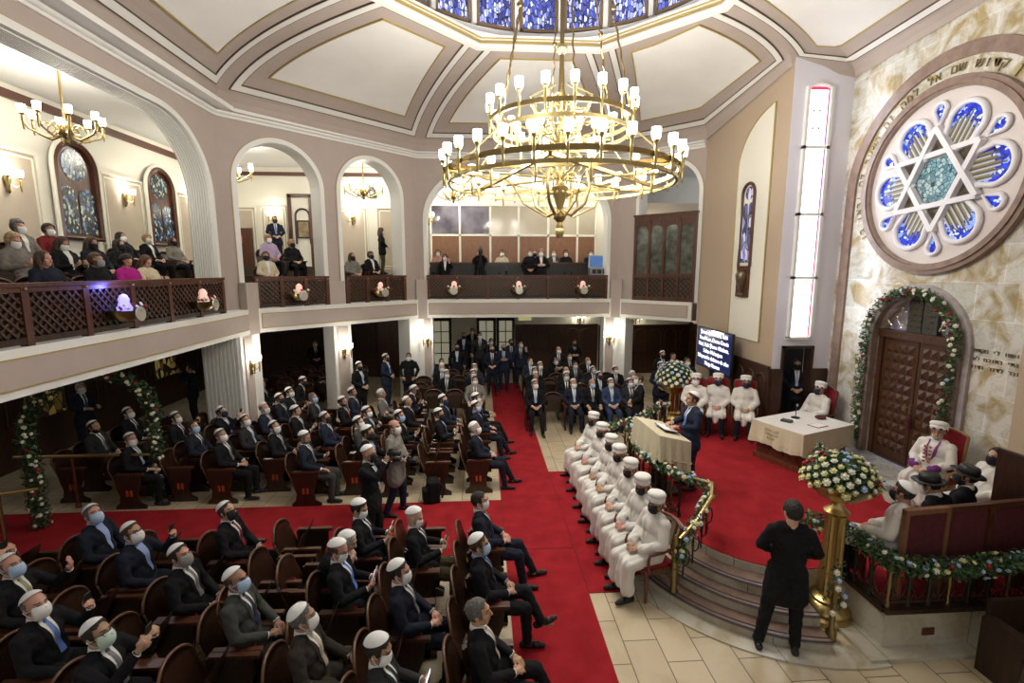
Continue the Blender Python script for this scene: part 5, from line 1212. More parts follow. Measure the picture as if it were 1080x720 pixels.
    for m in (skin0, dark_feat, lip_m): body.materials.append(m)
    HI = np.array(HM.inverted()); n_ = len(body.polygons); co = np.empty(len(body.vertices) * 3, np.float32); body.vertices.foreach_get('co', co); co = co.reshape(-1, 3)
    ls = np.empty(n_, np.int32); body.polygons.foreach_get('loop_start', ls); lv = np.empty(len(body.loops), np.int32); body.loops.foreach_get('vertex_index', lv)
    pc = (co[lv[ls]] + co[lv[ls + 2]]) / 2; c = pc @ HI[:3, :3].T + HI[:3, 3]; X, Y, Z_ = c[:, 0], np.abs(c[:, 1]), c[:, 2]; f_ = (X > .05) & (Y < .07); mi = np.zeros(n_, np.int32)
    mi[f_ & (Z_ > .031) & (Z_ < .040) & (Y > .014) & (Y < .050) & (lod == 0)] = 1; mi[f_ & (Z_ > .002) & (Z_ < .012) & (Y > .022) & (Y < .042)] = 1; mi[(X > .08) & (Z_ > -.070) & (Z_ < -.054) & (Y < .026)] = 2
    body.polygons.foreach_set('material_index', mi); body.update()
    D = dict(body=body, jacket=jac, trousers=tro, HM=HM)
    for i, S in enumerate(shoes): D['shoe%d' % i] = S.mesh('shoe', black, True)
    # shirt front, collar and cuffs, tie: laid on the jacket's chest
    bvh = BVHTree.FromPolygons([v.co for v in jac.vertices], [tuple(p.vertices) for p in jac.polygons])
    fwd = (Lean.to_3x3() @ Vector((1, 0, 0))).normalized()
    def lay(y, z, off):
        o = P(.0, y, z); o = o + fwd * .30
        hit = bvh.ray_cast(o, -fwd, .6)
        if hit[0] is None or (hit[0] - P(-.03, 0, z)).dot(fwd) > .17: return P(.115, y, z) + fwd * off
        return hit[0] + fwd * off
    S = MB(); zt, zl = .55, (.20 if garb != 'closed' else .44)
    def shirt(off):
        return lambda u, v: lay((u - .5) * 2 * (.010 + .046 * v ** .8), zl + (zt - zl) * v, off)
    S.grid(shirt(.006), 8, 10); 
    S.lathe([(.062, -.035), (.068, -.03), (.066, .02), (.060, .022)], 14, M=Lean @ Matrix.Translation((-.028, 0, zb + .565)) @ Matrix.Rotation(R_(14), 4, 'Y'))
    for s, k in ((1, aL), (-1, aR)):
        e, w, d, n, c = arm_preset(k, stand, s)
        if abs(lean) > 1: e = e.lerp(Lean @ e, .8); w = w.lerp(Lean @ w, .35 if abs(lean) < 20 else .75)
        S.tube([e.lerp(w, .86), e.lerp(w, .985)], [.037, .036], 10)
        D['h%d' % s] = (w + d * .09 + n * .035, d, n)
    D['shirt'] = S.mesh('shirt', white, True)
    S = MB(); S.grid(lambda u, v: lay((u - .5) * 2 * (.016 + .016 * (1 - v)), zl + .005 + (zt - .03 - zl) * v, .012), 4, 9); S.ell(lay(0, .525, .010), (.016, .020, .022), nu=8, nv=6); D['tie'] = S.mesh('tie', black, True)
    S = MB()
    for s in (1, -1):    # lapels
        S.grid(lambda u, v: lay(s * ((.010 + .046 * v ** .8) + (.001 + .042 * math.sin(min(1, v * 1.25) * PI * .8)) * u), zl + (zt - zl) * v, .009 + .004 * u * (1 - u)), 4, 10)
    D['lapels'] = S.mesh('lapels', black, True)
    PROTO[key] = D; return D
# headgear, hair, masks in the frame of the head (x forward, z up)
def head_shell(name, keep, r=(.112, .088, .110), c=(-.010, 0, .022), th=.006, nu=28, nv=20):
    b = MB(); b.ell(c, r, nu=nu, nv=nv); k = [f for f in b.f if keep(sum((Vector(b.v[i]) for i in f), Vector()) / len(f))]; used = sorted({i for f in k for i in f}); ix = {u: i for i, u in enumerate(used)}
    me = bpy.data.meshes.new(name); me.from_pydata([b.v[i] for i in used], [], [[ix[i] for i in f] for f in k]); me.polygons.foreach_set('use_smooth', [True] * len(me.polygons)); me.materials.append(black)
    o = bpy.data.objects.new(name, me); TMP.collection.objects.link(o); md = o.modifiers.new('s', 'SOLIDIFY'); md.thickness = th; md.offset = -1
    me2 = baked(o, name)
    if name == 'hair':
        for v in me2.vertices: a, c_ = v.co.x * 260 + v.co.z * 90, v.co.y * 240 - v.co.z * 130; v.co *= 1 + .022 * math.sin(a) * math.sin(c_)
    return me2
ITEM = {}
b = MB(); KM = Matrix.Translation((-.010, 0, .022)) @ Matrix.Diagonal((.122, .097, .119, 1)) @ Matrix.Rotation(R_(-30), 4, 'Y')
b.lathe([(math.sin(R_(a)), math.cos(R_(a))) for a in (60, 56, 50, 42, 34, 25, 16, 8, 0)], 28, M=KM); b.lathe([(math.sin(R_(60)), math.cos(R_(60))), (.95 * math.sin(R_(62)), .95 * math.cos(R_(62)))], 28, M=KM); b.f = [f for f in b.f if len(f) < 20]; b.m = [0] * len(b.f)
ITEM['kippah'] = b.mesh('kippah', white, True)
ITEM['short'] = head_shell('hair', lambda p: (p.x < .028 and p.z > -.02) or (p.x < -.03 and p.z > -.075) or (p.z > .075 and p.x < .062))
ITEM['fringe'] = head_shell('hair', lambda p: p.x < .015 and -.070 < p.z < .055 and not (p.x > -.02 and p.z < -.02))
ITEM['bob'] = head_shell('hair', lambda p: (p.x < .030 and p.z > -.11) or (p.z > .070 and p.x < .085), r=(.124, .104, .122), th=.012)
def long_hair():
    b = MB(); b.ell((-.02, 0, .03), (.112, .10, .108)); 
    for s in (1, -1): b.chain([(-.01, s * .085, .03), (.0, s * .098, -.06), (.02, s * .10, -.17)], [.03, .034, .026])
    b.chain([(-.06, 0, 0), (-.085, 0, -.12), (-.075, 0, -.22)], [.085, .075, .05])
    b.chain([(-.05, -.06, 0), (-.07, -.07, -.2)], [.05, .045]); b.chain([(-.05, .06, 0), (-.07, .07, -.2)], [.05, .045])
    me = remeshed(b, 'hair', .009, 2)
    bm = bmesh.new(); bm.from_mesh(me); bmesh.ops.delete(bm, geom=[f for f in bm.faces if f.calc_center_median().x > .068 and f.calc_center_median().z < .085], context='FACES'); bm.to_mesh(me); bm.free(); return me
ITEM['long'] = long_hair()
def mask_mesh():
    me = head_shell('face_mask', lambda p: p.x > .040 and -.125 < p.z < .006 and abs(p.y) < .080, r=(.100, .077, .094), c=(.028, 0, -.048), th=.004)
    bm = bmesh.new(); bm.from_mesh(me); b = MB()
    for s in (1, -1):
        for z in (-.01, -.085): b.tube([(.045, s * .066, z), (.02, s * .080, z * .7 - .01), (-.022, s * .092, -.012)], .0028, 4)
    me2 = b.mesh('x', black); bm.from_mesh(me2); bm.to_mesh(me); bm.free(); return me
ITEM['mask'] = mask_mesh()
ITEM['beard'] = head_shell('beard', lambda p: p.x > .0 and p.z < -.052 and (abs(p.y) > .025 or p.z < -.078), r=(.082, .070, .092), c=(.026, 0, -.048), th=.01)
b = MB()
for s in (1, -1): b.tube([(.106, s * .032 + .024 * math.cos(k * PI / 6), .008 + .018 * math.sin(k * PI / 6)) for k in range(12)], .0028, 4, closed=True); b.tube([(.105, s * .056, .012), (-.02, s * .086, .008)], .0028, 4)
b.tube([(.108, -.008, .012), (.108, .008, .012)], .0028, 4); ITEM['glasses'] = b.mesh('glasses', black)
TILT = Matrix.Rotation(R_(-12), 4, 'Y')
b = MB(); b.lathe([(.098, .030), (.113, .034), (.114, .085), (.106, .088), (.118, .105), (.121, .13), (.10, .158), (.05, .170), (.0, .166)], 24, flute=.018, fn=8, M=TILT); ITEM['turban'] = b.mesh('turban', white, True)
b = MB(); b.lathe([(.099, .028), (.1125, .032), (.113, .058), (.10, .060)], 24, M=TILT); ITEM['turban_band'] = b.mesh('turban_band', white, True)
b = MB(); b.lathe([(.098, .03), (.110, .035), (.106, .11), (.09, .14), (.0, .132)], 24, M=TILT); b.lathe([(.10, .032), (.175, .04), (.18, .048), (.10, .045)], 24, M=TILT); ITEM['hat'] = b.mesh('felt_hat', black, True)
b = MB(); b.chain([(-.02, 0, .075), (-.01, .02, .10), (-.04, -.03, .10)], [.085, .07, .06]); ITEM['beret'] = remeshed(b, 'beret', .012, 2)
CLOTH = {}
def cloth(name, col): 
    if name not in CLOTH: CLOTH[name] = mat(name + '_cloth', col, .85, noise=.03 if name == 'white' else .12, nscale=40, spec=.2)
    return CLOTH[name]
SUIT = {'black': (.010, .010, .012), 'navy': (.014, .017, .030), 'charcoal': (.030, .030, .032), 'grey': (.060, .062, .056), 'brown': (.038, .032, .026), 'blue': (.040, .062, .135), 'pale_grey': (.22, .21, .19), 'olive': (.085, .070, .035),
        'white': (.74, .72, .68), 'red': (.17, .018, .02), 'magenta': (.45, .02, .26), 'lilac': (.46, .36, .52), 'cream': (.62, .55, .40), 'tweed': (.20, .18, .16), 'dark_green': (.02, .03, .02), 'pink': (.45, .25, .22), 'indigo': (.018, .026, .052), 'slate': (.03, .034, .05)}
TIES = {'grey': (.16, .16, .18), 'navy': (.02, .025, .07), 'red': (.16, .015, .025), 'blue': (.10, .20, .55), 'green': (.30, .30, .12), 'black': (.015, .015, .018), 'pink': (.42, .06, .16), 'beige': (.50, .43, .32), 'paleblue': (.35, .48, .72)}
MASK = {'white': mat('white_mask', (.80, .80, .80), .8), 'blue': mat('pale_blue_mask', (.42, .58, .82), .8), 'black': mat('black_mask', (.012, .012, .016), .8), 'green': mat('pale_green_mask', (.55, .70, .62), .8), 'grey': mat('grey_mask', (.28, .28, .27), .8), 'navy': mat('navy_mask', (.02, .025, .06), .8)}
HAIRC = {'dark': mat('dark_hair', (.014, .010, .008), .6, noise=.45, nscale=55, bump=.9), 'brown': mat('brown_hair', (.06, .032, .018), .6, noise=.45, nscale=55, bump=.9), 'grey': mat('grey_hair', (.12, .115, .11), .7, noise=.45, nscale=55, bump=.9), 'white': mat('white_hair', (.48, .47, .45), .7, noise=.45, nscale=55, bump=.9), 'blond': mat('blond_hair', (.42, .28, .13), .6, noise=.45, nscale=55, bump=.9), 'auburn': mat('auburn_hair', (.11, .045, .02), .6, noise=.45, nscale=55, bump=.9)}
SKIN = [mat('skin_%s' % n, c, .5) for n, c in (('light', (.56, .34, .24)), ('warm', (.50, .28, .18)), ('olive', (.42, .25, .16)), ('ruddy', (.54, .28, .21)), ('tan', (.33, .18, .11)))]
kip_m = mat('white_satin', (.84, .84, .84), .55); turban_m = mat('white_turban_cloth', (.78, .77, .74), .8); robe_trim = mat('purple_band', (.20, .03, .22), .6)
def dress(parent, name, me, m=None, M=None):
    o = link(name, me, parent)
    if M is not None: o.matrix_local = M
    if m is not None:
        for i in range(1 if name == 'body' else len(o.material_slots)): o.material_slots[i].link = 'OBJECT'; o.material_slots[i].material = m
    return o
NP = [0]
def person(label, loc, rz, pose, suit='black', mask='white', hat='kippah', hair=('short', 'dark'), tie=None, shirt='white', trousers=None, skin=None, lod=1, beard=False, glasses=False, sc=1.0, band=None, group=None, stole=False):
    NP[0] += 1; D = proto(pose, lod); t = thing('person', label, 'person', loc, rz, group); t.scale = (sc, sc, sc)
    garb = pose[7]; hm = D['HM']
    dress(t, 'body', D['body'], SKIN[skin if skin is not None else (NP[0] * 7) % 4])
    sm = cloth(suit, SUIT[suit]); dress(t, 'robe' if garb in ('robe', 'tunic') else 'jacket', D['jacket'], sm)
    dress(t, 'trousers', D['trousers'], cloth(trousers or (suit if suit in ('black', 'navy', 'charcoal', 'grey', 'brown', 'blue', 'slate', 'indigo') else 'black'), SUIT[trousers or (suit if suit in ('black', 'navy', 'charcoal', 'grey', 'brown', 'blue', 'slate', 'indigo') else 'black')]))
    for k in ('shoe0', 'shoe1'): dress(t, 'shoe', D[k])
    if garb not in ('robe', 'tunic', 'woman', 'coat'):
        dress(t, 'shirt', D['shirt'], {'white': white, 'blue': mat('blue_shirt', (.30, .40, .70), .8), 'black': cloth('black', SUIT['black'])}[shirt]); dress(t, 'lapels', D['lapels'], sm)
        if tie is None and shirt == 'white': tie = ('navy', 'grey', 'black', 'blue', 'red', 'paleblue', 'black')[(NP[0] * 5) % 7]
        if tie: dress(t, 'tie', D['tie'], mat(tie + '_tie', TIES[tie], .5))
    elif garb == 'robe' and stole: dress(t, 'stole', D['lapels'], robe_trim)
    elif shirt == 'white' and garb in ('woman', 'coat') and NP[0] % 3 == 0: dress(t, 'blouse', D['shirt'], white)
    if garb in ('robe', 'tunic') and not stole: dress(t, 'robe_facing', D['lapels'], sm)
    if hair: dress(t, 'hair', ITEM[hair[0]], HAIRC[hair[1]], hm)
    if hat == 'kippah': dress(t, 'kippah', ITEM['kippah'], kip_m, hm)
    elif hat == 'turban': tb_ = dress(t, 'turban', ITEM['turban'], turban_m, hm); dress(tb_, 'turban_band', ITEM['turban_band'], MASK['navy'] if band else turban_m)
    elif hat == 'hat': dress(t, 'felt_hat', ITEM['hat'], black, hm)
    elif hat == 'beret': dress(t, 'beret', ITEM['beret'], cloth('tweed', SUIT['tweed']), hm)
    if mask: dress(t, 'face_mask', ITEM['mask'], MASK[mask], hm)
    if beard: dress(t, 'beard', ITEM['beard'], HAIRC['dark' if beard is True else beard], hm)
    if glasses: dress(t, 'glasses', ITEM['glasses'], None, hm)
    return t, D
def phone(label, t, D, s=1, lit=True, group=None, both=False):
    # a phone held in the hand of side s, or between both hands
    w, d, n = D['h%d' % s]
    if both: w = (D['h1'][0] + D['h-1'][0]) / 2
    bpy.context.view_layer.update() if False else None
    M = Matrix.Translation(t.location) @ Euler(t.rotation_euler).to_matrix().to_4x4() @ Matrix.Scale(t.scale[0], 4)
    up = Vector((d.x * .4, 0, abs(d.z) + .3)).normalized(); fx = Vector((-up.z, 0, up.x)).normalized(); fy = up.cross(fx).normalized()
    L_ = Matrix((fx, fy, up)).transposed().to_4x4(); L_.translation = w + up * .03
    Mw = M @ L_
    o = tag(link('smartphone', PH['case']), label, 'phone', group); o.matrix_world = Mw
    link('screen', PH['lit'] if lit else PH['dark'], o); return o
PH = {}
b = MB(); b.box((0, 0, 0), (.010, .074, .150)); PH['case'] = b.mesh('smartphone', black)
b = MB(); b.box((.0055, 0, 0), (.002, .066, .138)); PH['lit'] = b.mesh('screen', screen_m)
b = MB(); b.box((.0055, 0, 0), (.002, .066, .138)); PH['dark'] = b.mesh('screen', phone_dark)

# ------------------------------------------------------------------ helpers that seat and stand people
def seated(label, hx, hy, rz, pose, zf=0.0, **kw):
    # hx, hy: where the head is, above the floor or tier zf
    D = proto(pose, kw.get('lod', 1)); sc = kw.get('sc', 1.0); h = D['HM'].translation; c, s = math.cos(rz), math.sin(rz)
    loc = (hx - sc * (h.x * c - h.y * s), hy - sc * (h.x * s + h.y * c), zf)
    return person(label, loc, rz, pose, **kw)
def mk(kind='sit', legs='sit', a='lap', b=None, yaw=0, pit=0, lean=-6, garb='suit'): return (kind, legs, a, b or a, yaw, pit, lean, garb)
MW = {'white': 'white mask', 'blue': 'blue mask', 'black': 'black mask', 'green': 'pale green mask', 'grey': 'grey mask', 'navy': 'dark mask', None: 'no mask'}
SW = {'black': 'black suit', 'navy': 'navy suit', 'indigo': 'dark navy suit', 'slate': 'slate suit', 'charcoal': 'charcoal suit', 'grey': 'dark grey suit', 'brown': 'brownish suit', 'blue': 'blue suit', 'pale_grey': 'pale grey coat', 'tweed': 'grey tweed jacket', 'olive': 'olive suit'}
def rows_of_seats(block, rows, rz, key, ref, rowname, lod, strap=False, pitch=.56):
    # rows: (row coordinate, first end, last end, [(u, v, pose, kwargs)]); key: 'y' rows run along y, 'x' along x
    for r, (rc, e0, e1, people) in enumerate(rows):
        P = []
        for (a, pose, kw) in people: P.append((a, pose, kw))
        occ = [p[0] for p in P]; slots = [(a, p) for a, p in zip(occ, P)]; sg = 1 if e1 > e0 else -1
        marks = sorted([e0 - sg * pitch * .5] + occ + [e1 + sg * pitch * .5], key=lambda a: a * sg)
        for a, c in zip(marks, marks[1:]):
            lo = 0 if a in occ else .5; hi = 0 if c in occ else .5
            g = abs(c - a); n = int((g / pitch) - (0.72 if lo == 0 and hi == 0 else .35 if lo == 0 or hi == 0 else -.15))
            for i in range(max(0, n)):
                f = (i + 1) / (n + 1) if lo == 0 and hi == 0 else ((i + .5) / n if lo and hi else ((i + .55) / (n + .05) if lo else (i + 1) / (n + .5)))
                slots.append((a + (c - a) * f, None))
        slots.sort(key=lambda s: s[0] * sg)
        for i, (a, p) in enumerate(slots):
            o = ORD[min(i + 1, 12)]; place = '%s %s, %s, %s' % (o, ref, rowname(r), block)
            hx, hy = (rc, a) if key == 'y' else (a, rc)
            if p:
                kw = dict(p[2]); ph = kw.pop('phone', None); look = kw.pop('look', None)
                lb = '%s, %s' % (look or 'man, %s, %s' % (SW[kw.get('suit', 'black')], MW[kw.get('mask', 'white')]), place)
                t, D = seated(lb, hx, hy, rz, p[1], lod=lod, **kw)
                sl = tuple(t.location)
                if ph: phone('%s phone held by the man %s' % ('lit' if ph[0] != 'd' else 'dark', place), t, D, {'L': 1, 'R': -1, 'B': 1}[ph[1]], ph[0] != 'd', both=ph[1] == 'B')
            else:
                c, s = math.cos(rz), math.sin(rz); sl = (hx + .07 * c, hy + .07 * s, 0)
            seat('%s wooden tip-up seat, %s' % ('empty' if not p else 'dark', place), sl, rz, end=(0 if i else (1 if (e1 > e0) == (key == 'x') else -1) * (1 if key == 'y' else -1)) if key == 'y' else 0, strap=strap and (r + i) % 2 == 0, tipped=not p)

# ------------------------------------------------------------------ near left block (rows face the ark wall)
Yn = lambda u, v: at(u, v, 1.2).y
def N(u, v, pose, **kw): return (Yn(u, v), pose, kw)
up = dict(yaw=-14, pit=14)
NEAR = [
 (-.05, 6.35, 3.5, [N(505, 529, mk(legs='fwd', yaw=-6), suit='navy', hat=None, glasses=True, tie='navy'), N(508, 575, mk(legs='cross', yaw=-2), suit='black', mask='blue', shirt='blue', tie='navy', hair=('short', 'brown')), N(502, 647, mk(legs='fwd', yaw=-4, pit=2), suit='black', mask=None, hat=None, hair=('short', 'grey'), tie='beige')]),
 (-.86, 6.35, 3.3, [N(444, 546, mk(a='phone', pit=-24), suit='black', trousers='olive', hair=None, phone=('d', 'B')), N(421, 604, mk(yaw=-4, pit=-4), suit='navy', tie='grey', hair=('short', 'dark')), N(398, 686, mk(a='phone', pit=-20, yaw=-6), suit='charcoal', phone=('l', 'B'))]),
 (-1.60, 6.35, 3.3, [N(380, 537, mk(a='phone', pit=-24, yaw=-8), suit='black', phone=('l', 'L')), N(345, 563, mk(a='face', pit=-12, lean=34), suit='black', mask=None, hair=('short', 'white'), hat='kippah'), N(360, 581, mk(a='phone', pit=-26), suit='black', hair=('fringe', 'brown'), glasses=True, phone=('l', 'B')), N(318, 653, mk(a='thigh', yaw=14, pit=4), suit='brown', hair=('short', 'grey'), tie='beige')]),
 (-2.45, 6.35, 3.4, [N(248, 613, mk(yaw=-6, pit=6), suit='grey', mask='blue', tie='navy', hair=('fringe', 'brown'), skin=4)]),
 (-3.26, 6.35, 3.5, [N(240, 540, mk(**up), suit='black', mask='black', tie='red', hair=('short', 'brown')), N(191, 587, mk(yaw=-12, pit=10), suit='black', mask='grey', tie='grey', hair=('short', 'dark')), N(96, 670, mk(a='film', yaw=-6, pit=10), suit='black', mask='green', glasses=True, tie='grey', phone=('d', 'B'))]),
 (-4.1, 6.35, 4.0, [N(134, 563, mk(a='film', b='thigh', yaw=-14, pit=10), suit='navy', shirt='blue', glasses=True, hair=('short', 'brown'), phone=('d', 'L')), N(57, 639, mk(a='film', b='thigh', yaw=-16, pit=10), suit='black', hair=('fringe', 'grey'), skin=3, phone=('d', 'L'))]),
 (-4.9, 6.35, 4.4, [N(107, 543, mk(yaw=-24, pit=18), suit='navy', mask='blue', shirt='blue', hair=('short', 'grey')), N(11, 598, mk(a='finger', b='thigh', yaw=-10, pit=12), suit='black', mask='blue', tie='green', hair=('fringe', 'grey'), skin=3)]),
 (-5.72, 6.2, 4.9, [(5.32, mk(a='film', yaw=-8, pit=10), dict(suit='black', hair=('short', 'dark'), phone=('l', 'B')))]),
]
rows_of_seats('nearest block', NEAR, 0.0, 'y', 'from cross carpet', lambda r: '%s row from aisle' % ORD[r + 1], 0, True)

# ------------------------------------------------------------------ far left block beyond the cross carpet (same direction)
dn = dict(yaw=-22, pit=8)
FAR = [
 (-.15, 8.95, 11.4, [N(501, 452, mk(legs='fwd', yaw=-10, pit=4), suit='navy', tie='navy', hair=('short', 'white')), (10.62, mk(a='thigh', legs='fwd', yaw=-26), dict(suit='navy', mask='blue', shirt='blue')), N(502, 420, mk(a='read', legs='fwd', yaw=-12, pit=-8), suit='black', mask='white')]),
 (-.93, 8.95, 11.6, [N(462, 437, mk(a='phone', pit=-10, yaw=-20), suit='black', mask='black'), N(469, 422, mk(yaw=-24, a='thigh'), suit='navy', mask='navy', tie='blue')]),
 (-1.75, 8.95, 12.7, [N(424, 439, mk(a='phone', yaw=-22), suit='black', mask='blue', phone=('d', 'B')), N(426, 424, mk(a='film', b='thigh', yaw=-12, pit=6), suit='black', mask=None, hair=('fringe', 'grey'), phone=('d', 'L')), (12.35, mk(lean=16, a='thigh', pit=6), dict(suit='navy', mask='black', hair=('short', 'grey')))]),
 (-2.5, 8.95, 12.2, [N(376, 446, mk(a='film', b='thigh', yaw=-16), suit='grey', mask='white', phone=('d', 'R')), N(389, 435, mk(yaw=-20, a='film', b='thigh'), suit='charcoal'), N(397, 416, mk(yaw=-6, a='thigh'), suit='tweed', mask=None, hair=('short', 'white'))]),
 (-3.27, 8.95, 12.4, [N(325, 462, mk(a='phone', b='thigh', pit=-16), suit='navy', mask=None, beard='grey', hair=('short', 'grey'), phone=('d', 'L'), trousers='grey'), N(346, 441, mk(yaw=-8, pit=4), suit='indigo', mask='black', tie='red', hair=('short', 'brown')), N(356, 424, mk(a='phone', yaw=-14, pit=-6), suit='black', mask=None, beard=True, phone=('d', 'B')), N(371, 414, mk(yaw=-10), suit='indigo', mask=None, hair=('short', 'dark'))]),
 (-4.07, 8.95, 12.3, [N(290, 451, mk(**dn), suit='black', tie='grey', beard=True), N(310, 434, mk(a='phone', pit=-6), suit='black', mask=None, tie='grey', phone=('l', 'L')), N(331, 420, mk(yaw=-26, pit=4, a='fold'), suit='charcoal', mask='blue', hat=None, hair=('short', 'grey'))]),
 (-4.85, 8.95, 12.4, [N(231, 460, mk(**dn), suit='black', tie='grey', hair=('short', 'grey')), N(262, 444, mk(yaw=-22, pit=8, a='thigh'), suit='charcoal', tie='paleblue'), N(280, 431, mk(yaw=-12), suit='indigo', tie='pink', hair=('fringe', 'grey')), (11.6, mk(yaw=-8), dict(suit='navy', mask='navy')), (12.2, mk(a='phone', yaw=-16), dict(suit='black', phone=('d', 'B')))]),
 (-5.65, 8.95, 11.2, [N(207, 451, mk(**dn), suit='navy', mask='blue', tie='navy', hat=None, hair=('short', 'brown')), N(231, 435, mk(a='film', yaw=-6, pit=6), suit='black', mask='navy', tie='blue', hair=('short', 'dark'), phone=('d', 'B'))]),
 (-6.38, 8.95, 11.6, [N(140, 464, mk(yaw=-24), suit='black', tie='paleblue', hair=('short', 'grey')), N(189, 441, mk(a='film', b='lap', yaw=-8), suit='black', phone=('d', 'L'))]),
 (-7.6, 8.95, 11.6, [N(92, 451, mk(yaw=-10, pit=6), suit='charcoal', mask=None, beard=True, tie='grey'), N(144, 436, mk(yaw=-12, pit=6), suit='black')]),
]
rows_of_seats('far block', FAR, 0.0, 'y', 'from cross carpet', lambda r: '%s row from aisle' % ORD[r + 1], 1)
# ------------------------------------------------------------------ back blocks facing the camera
def Bk(x, pose, **kw): return (x, pose, kw)
fr = lambda yaw=0, a='lap', **k: mk(a=a, yaw=yaw, **k)
RB_ = [
 (12.68, 1.42, 4.1, [Bk(1.42, fr(18, legs='fwd'), suit='black', tie='paleblue', hair=('short', 'grey')), Bk(2.47, fr(14, a='film', legs='fwd') if False else fr(14, a='clasp'), suit='navy', hair=('fringe', 'brown')), Bk(2.98, fr(10, a='thigh'), suit='black', mask='blue', hair=('fringe', 'grey'), hat=None, tie='grey'), Bk(3.5, fr(4), suit='blue', tie='paleblue', hair=('short', 'grey')), Bk(4.03, fr(10), suit='slate', tie='navy')]),
 (13.62, 1.55, 4.4, [Bk(1.55, fr(12), suit='black', mask=None, hat=None, hair=('fringe', 'brown')), Bk(2.43, fr(16), suit='black', mask='white', hair=('short', 'grey')), Bk(3.42, fr(22, pit=8), suit='black', mask='navy', tie='paleblue'), Bk(4.40, fr(26), suit='slate', mask='white', hair=('short', 'white'))]),
 (14.4, 1.6, 4.1, [Bk(1.6, fr(16), suit='black'), Bk(2.57, fr(20, pit=6), suit='black', mask='white', hat=None, hair=('fringe', 'grey')), Bk(3.41, fr(24, pit=8), suit='navy', mask='blue', hair=('short', 'brown')), Bk(4.1, fr(20), suit='black', tie='grey')]),
 (15.2, 1.85, 4.1, [Bk(1.87, fr(12), suit='black', hair=('short', 'grey')), Bk(3.0, fr(10), suit='charcoal', mask='white', hat=None)]),
 (15.95, 1.6, 3.9, [Bk(1.62, fr(16), suit='slate', mask='white', hair=('short', 'brown'), hat=None), Bk(2.49, fr(12), suit='black', tie='black'), Bk(3.58, fr(18), suit='black', tie='grey', hat=None, hair=('fringe', 'grey'))]),
 (16.75, 1.6, 3.7, [Bk(3.1, fr(8), suit='navy', hat=None)]),
]
rows_of_seats('right back block', RB_, -PI / 2, 'x', 'from aisle', lambda r: ('front row' if r == 0 else '%s row' % ORD[r + 1]), 1)
LB_ = [
 (13.2, -.22, -2.0, [Bk(-.2, fr(10, a='thigh'), suit='pale_grey', mask='white', hat=None, trousers='black', look='man, pale grey coat, white mask')]),
 (14.12, -.25, -2.0, [Bk(-.27, fr(14), suit='black', tie='paleblue'), Bk(-1.05, fr(16), suit='black', hair=('short', 'grey'), tie='grey')]),
 (15.0, -.25, -1.9, [Bk(-.23, fr(10), suit='slate', hair=('short', 'grey')), Bk(-1.26, fr(14), suit='black', hair=('short', 'white'))]),
 (16.0, -.3, -1.4, [Bk(-1.35, fr(20), suit='navy', mask='white', hat=None)]),
]
rows_of_seats('under the diagonal gallery', [(15.0, -4.3, -6.2, []), (16.0, -4.3, -6.8, []), (17.0, -4.3, -6.8, [])], -PI / 2, 'x', 'from the right', lambda r: ('front row' if r == 0 else '%s row' % ORD[r + 1]), 1)
rows_of_seats('left back block', LB_, -PI / 2, 'x', 'from aisle', lambda r: ('front row' if r == 0 else '%s row' % ORD[r + 1]), 1)
for lb, x, y, kw, ps in (('man in black coat with kippah half hidden right of the fluted pier', -5.95, 13.15, dict(suit='black', mask=None), mk(yaw=-10)), ('man in black jacket, white open shirt, leaning forward beyond the far block', -5.0, 13.55, dict(suit='black', mask='black', beard=True), mk(lean=14, a='thigh', pit=-8))):
    t, D = seated(lb, x, y, 0, ps, **kw); seat('dark wooden seat under the ' + lb.split(' with')[0].split(',')[0] + (' beside the fluted pier' if 'pier' in lb else ' leaning forward'), tuple(t.location), 0)

# ------------------------------------------------------------------ people standing on the floor
def standing(label, u, v, rz, pose, zf=0.0, ymax=None, **kw):
    p = at(u, v, zf + 1.59 * kw.get('sc', 1.0))
    if ymax and p.y > ymax: p = Vector((p.x * ymax / p.y, ymax, 0))
    D = proto(pose, kw.get('lod', 1)); h = D['HM'].translation; c, s = math.cos(rz), math.sin(rz)
    return person(label, (p.x - h.x * c + h.y * s, p.y - h.x * s - h.y * c, zf), rz, pose, **kw)
st = lambda a='clasp', b=None, yaw=0, pit=0, lean=0, garb='suit', legs='stand': ('stand', legs, a, b or a, yaw, pit, lean, garb)
D2 = -PI / 2
def camera_thing(label, t, D, big=False):
    o = thing('photo_camera', label, 'camera'); w = (D['h1'][0] + D['h-1'][0]) / 2 + Vector((.03, 0, .02))
    b = MB(); b.box((0, 0, 0), (.07, .14, .10)); b.box((0, 0, .06), (.05, .06, .04)); b.build('body', black, o)
    b = MB(); b.lathe([(.034, 0), (.036, .05), (.04, .11), (.036, .115), (.03, .10)], 12, M=Matrix.Translation((.035, 0, 0)) @ Matrix.Rotation(PI / 2, 4, 'Y')); b.build('lens', black, o, True)
    o.matrix_world = Matrix.Translation(t.location) @ Euler(t.rotation_euler).to_matrix().to_4x4() @ Matrix.Translation(w); return o
standing('security man in long black coat seen from behind beside the platform steps', 836, 539, R_(66), st('clasp', yaw=22, garb='coat', legs='wide'), suit='black', hat=None, hair=('short', 'dark'), mask=None, lod=0, shirt='white', sc=1.05)
t, D = standing('photographer in pale grey coat with a camera on the cross carpet edge', 416, 450, R_(-12), st('clasp', yaw=-10, pit=0, garb='coat', legs='stride'), suit='pale_grey', mask='white', hat=None, hair=('fringe', 'brown'), trousers='indigo', lod=0)
camera_thing('black camera held by the photographer in the pale grey coat', t, D)
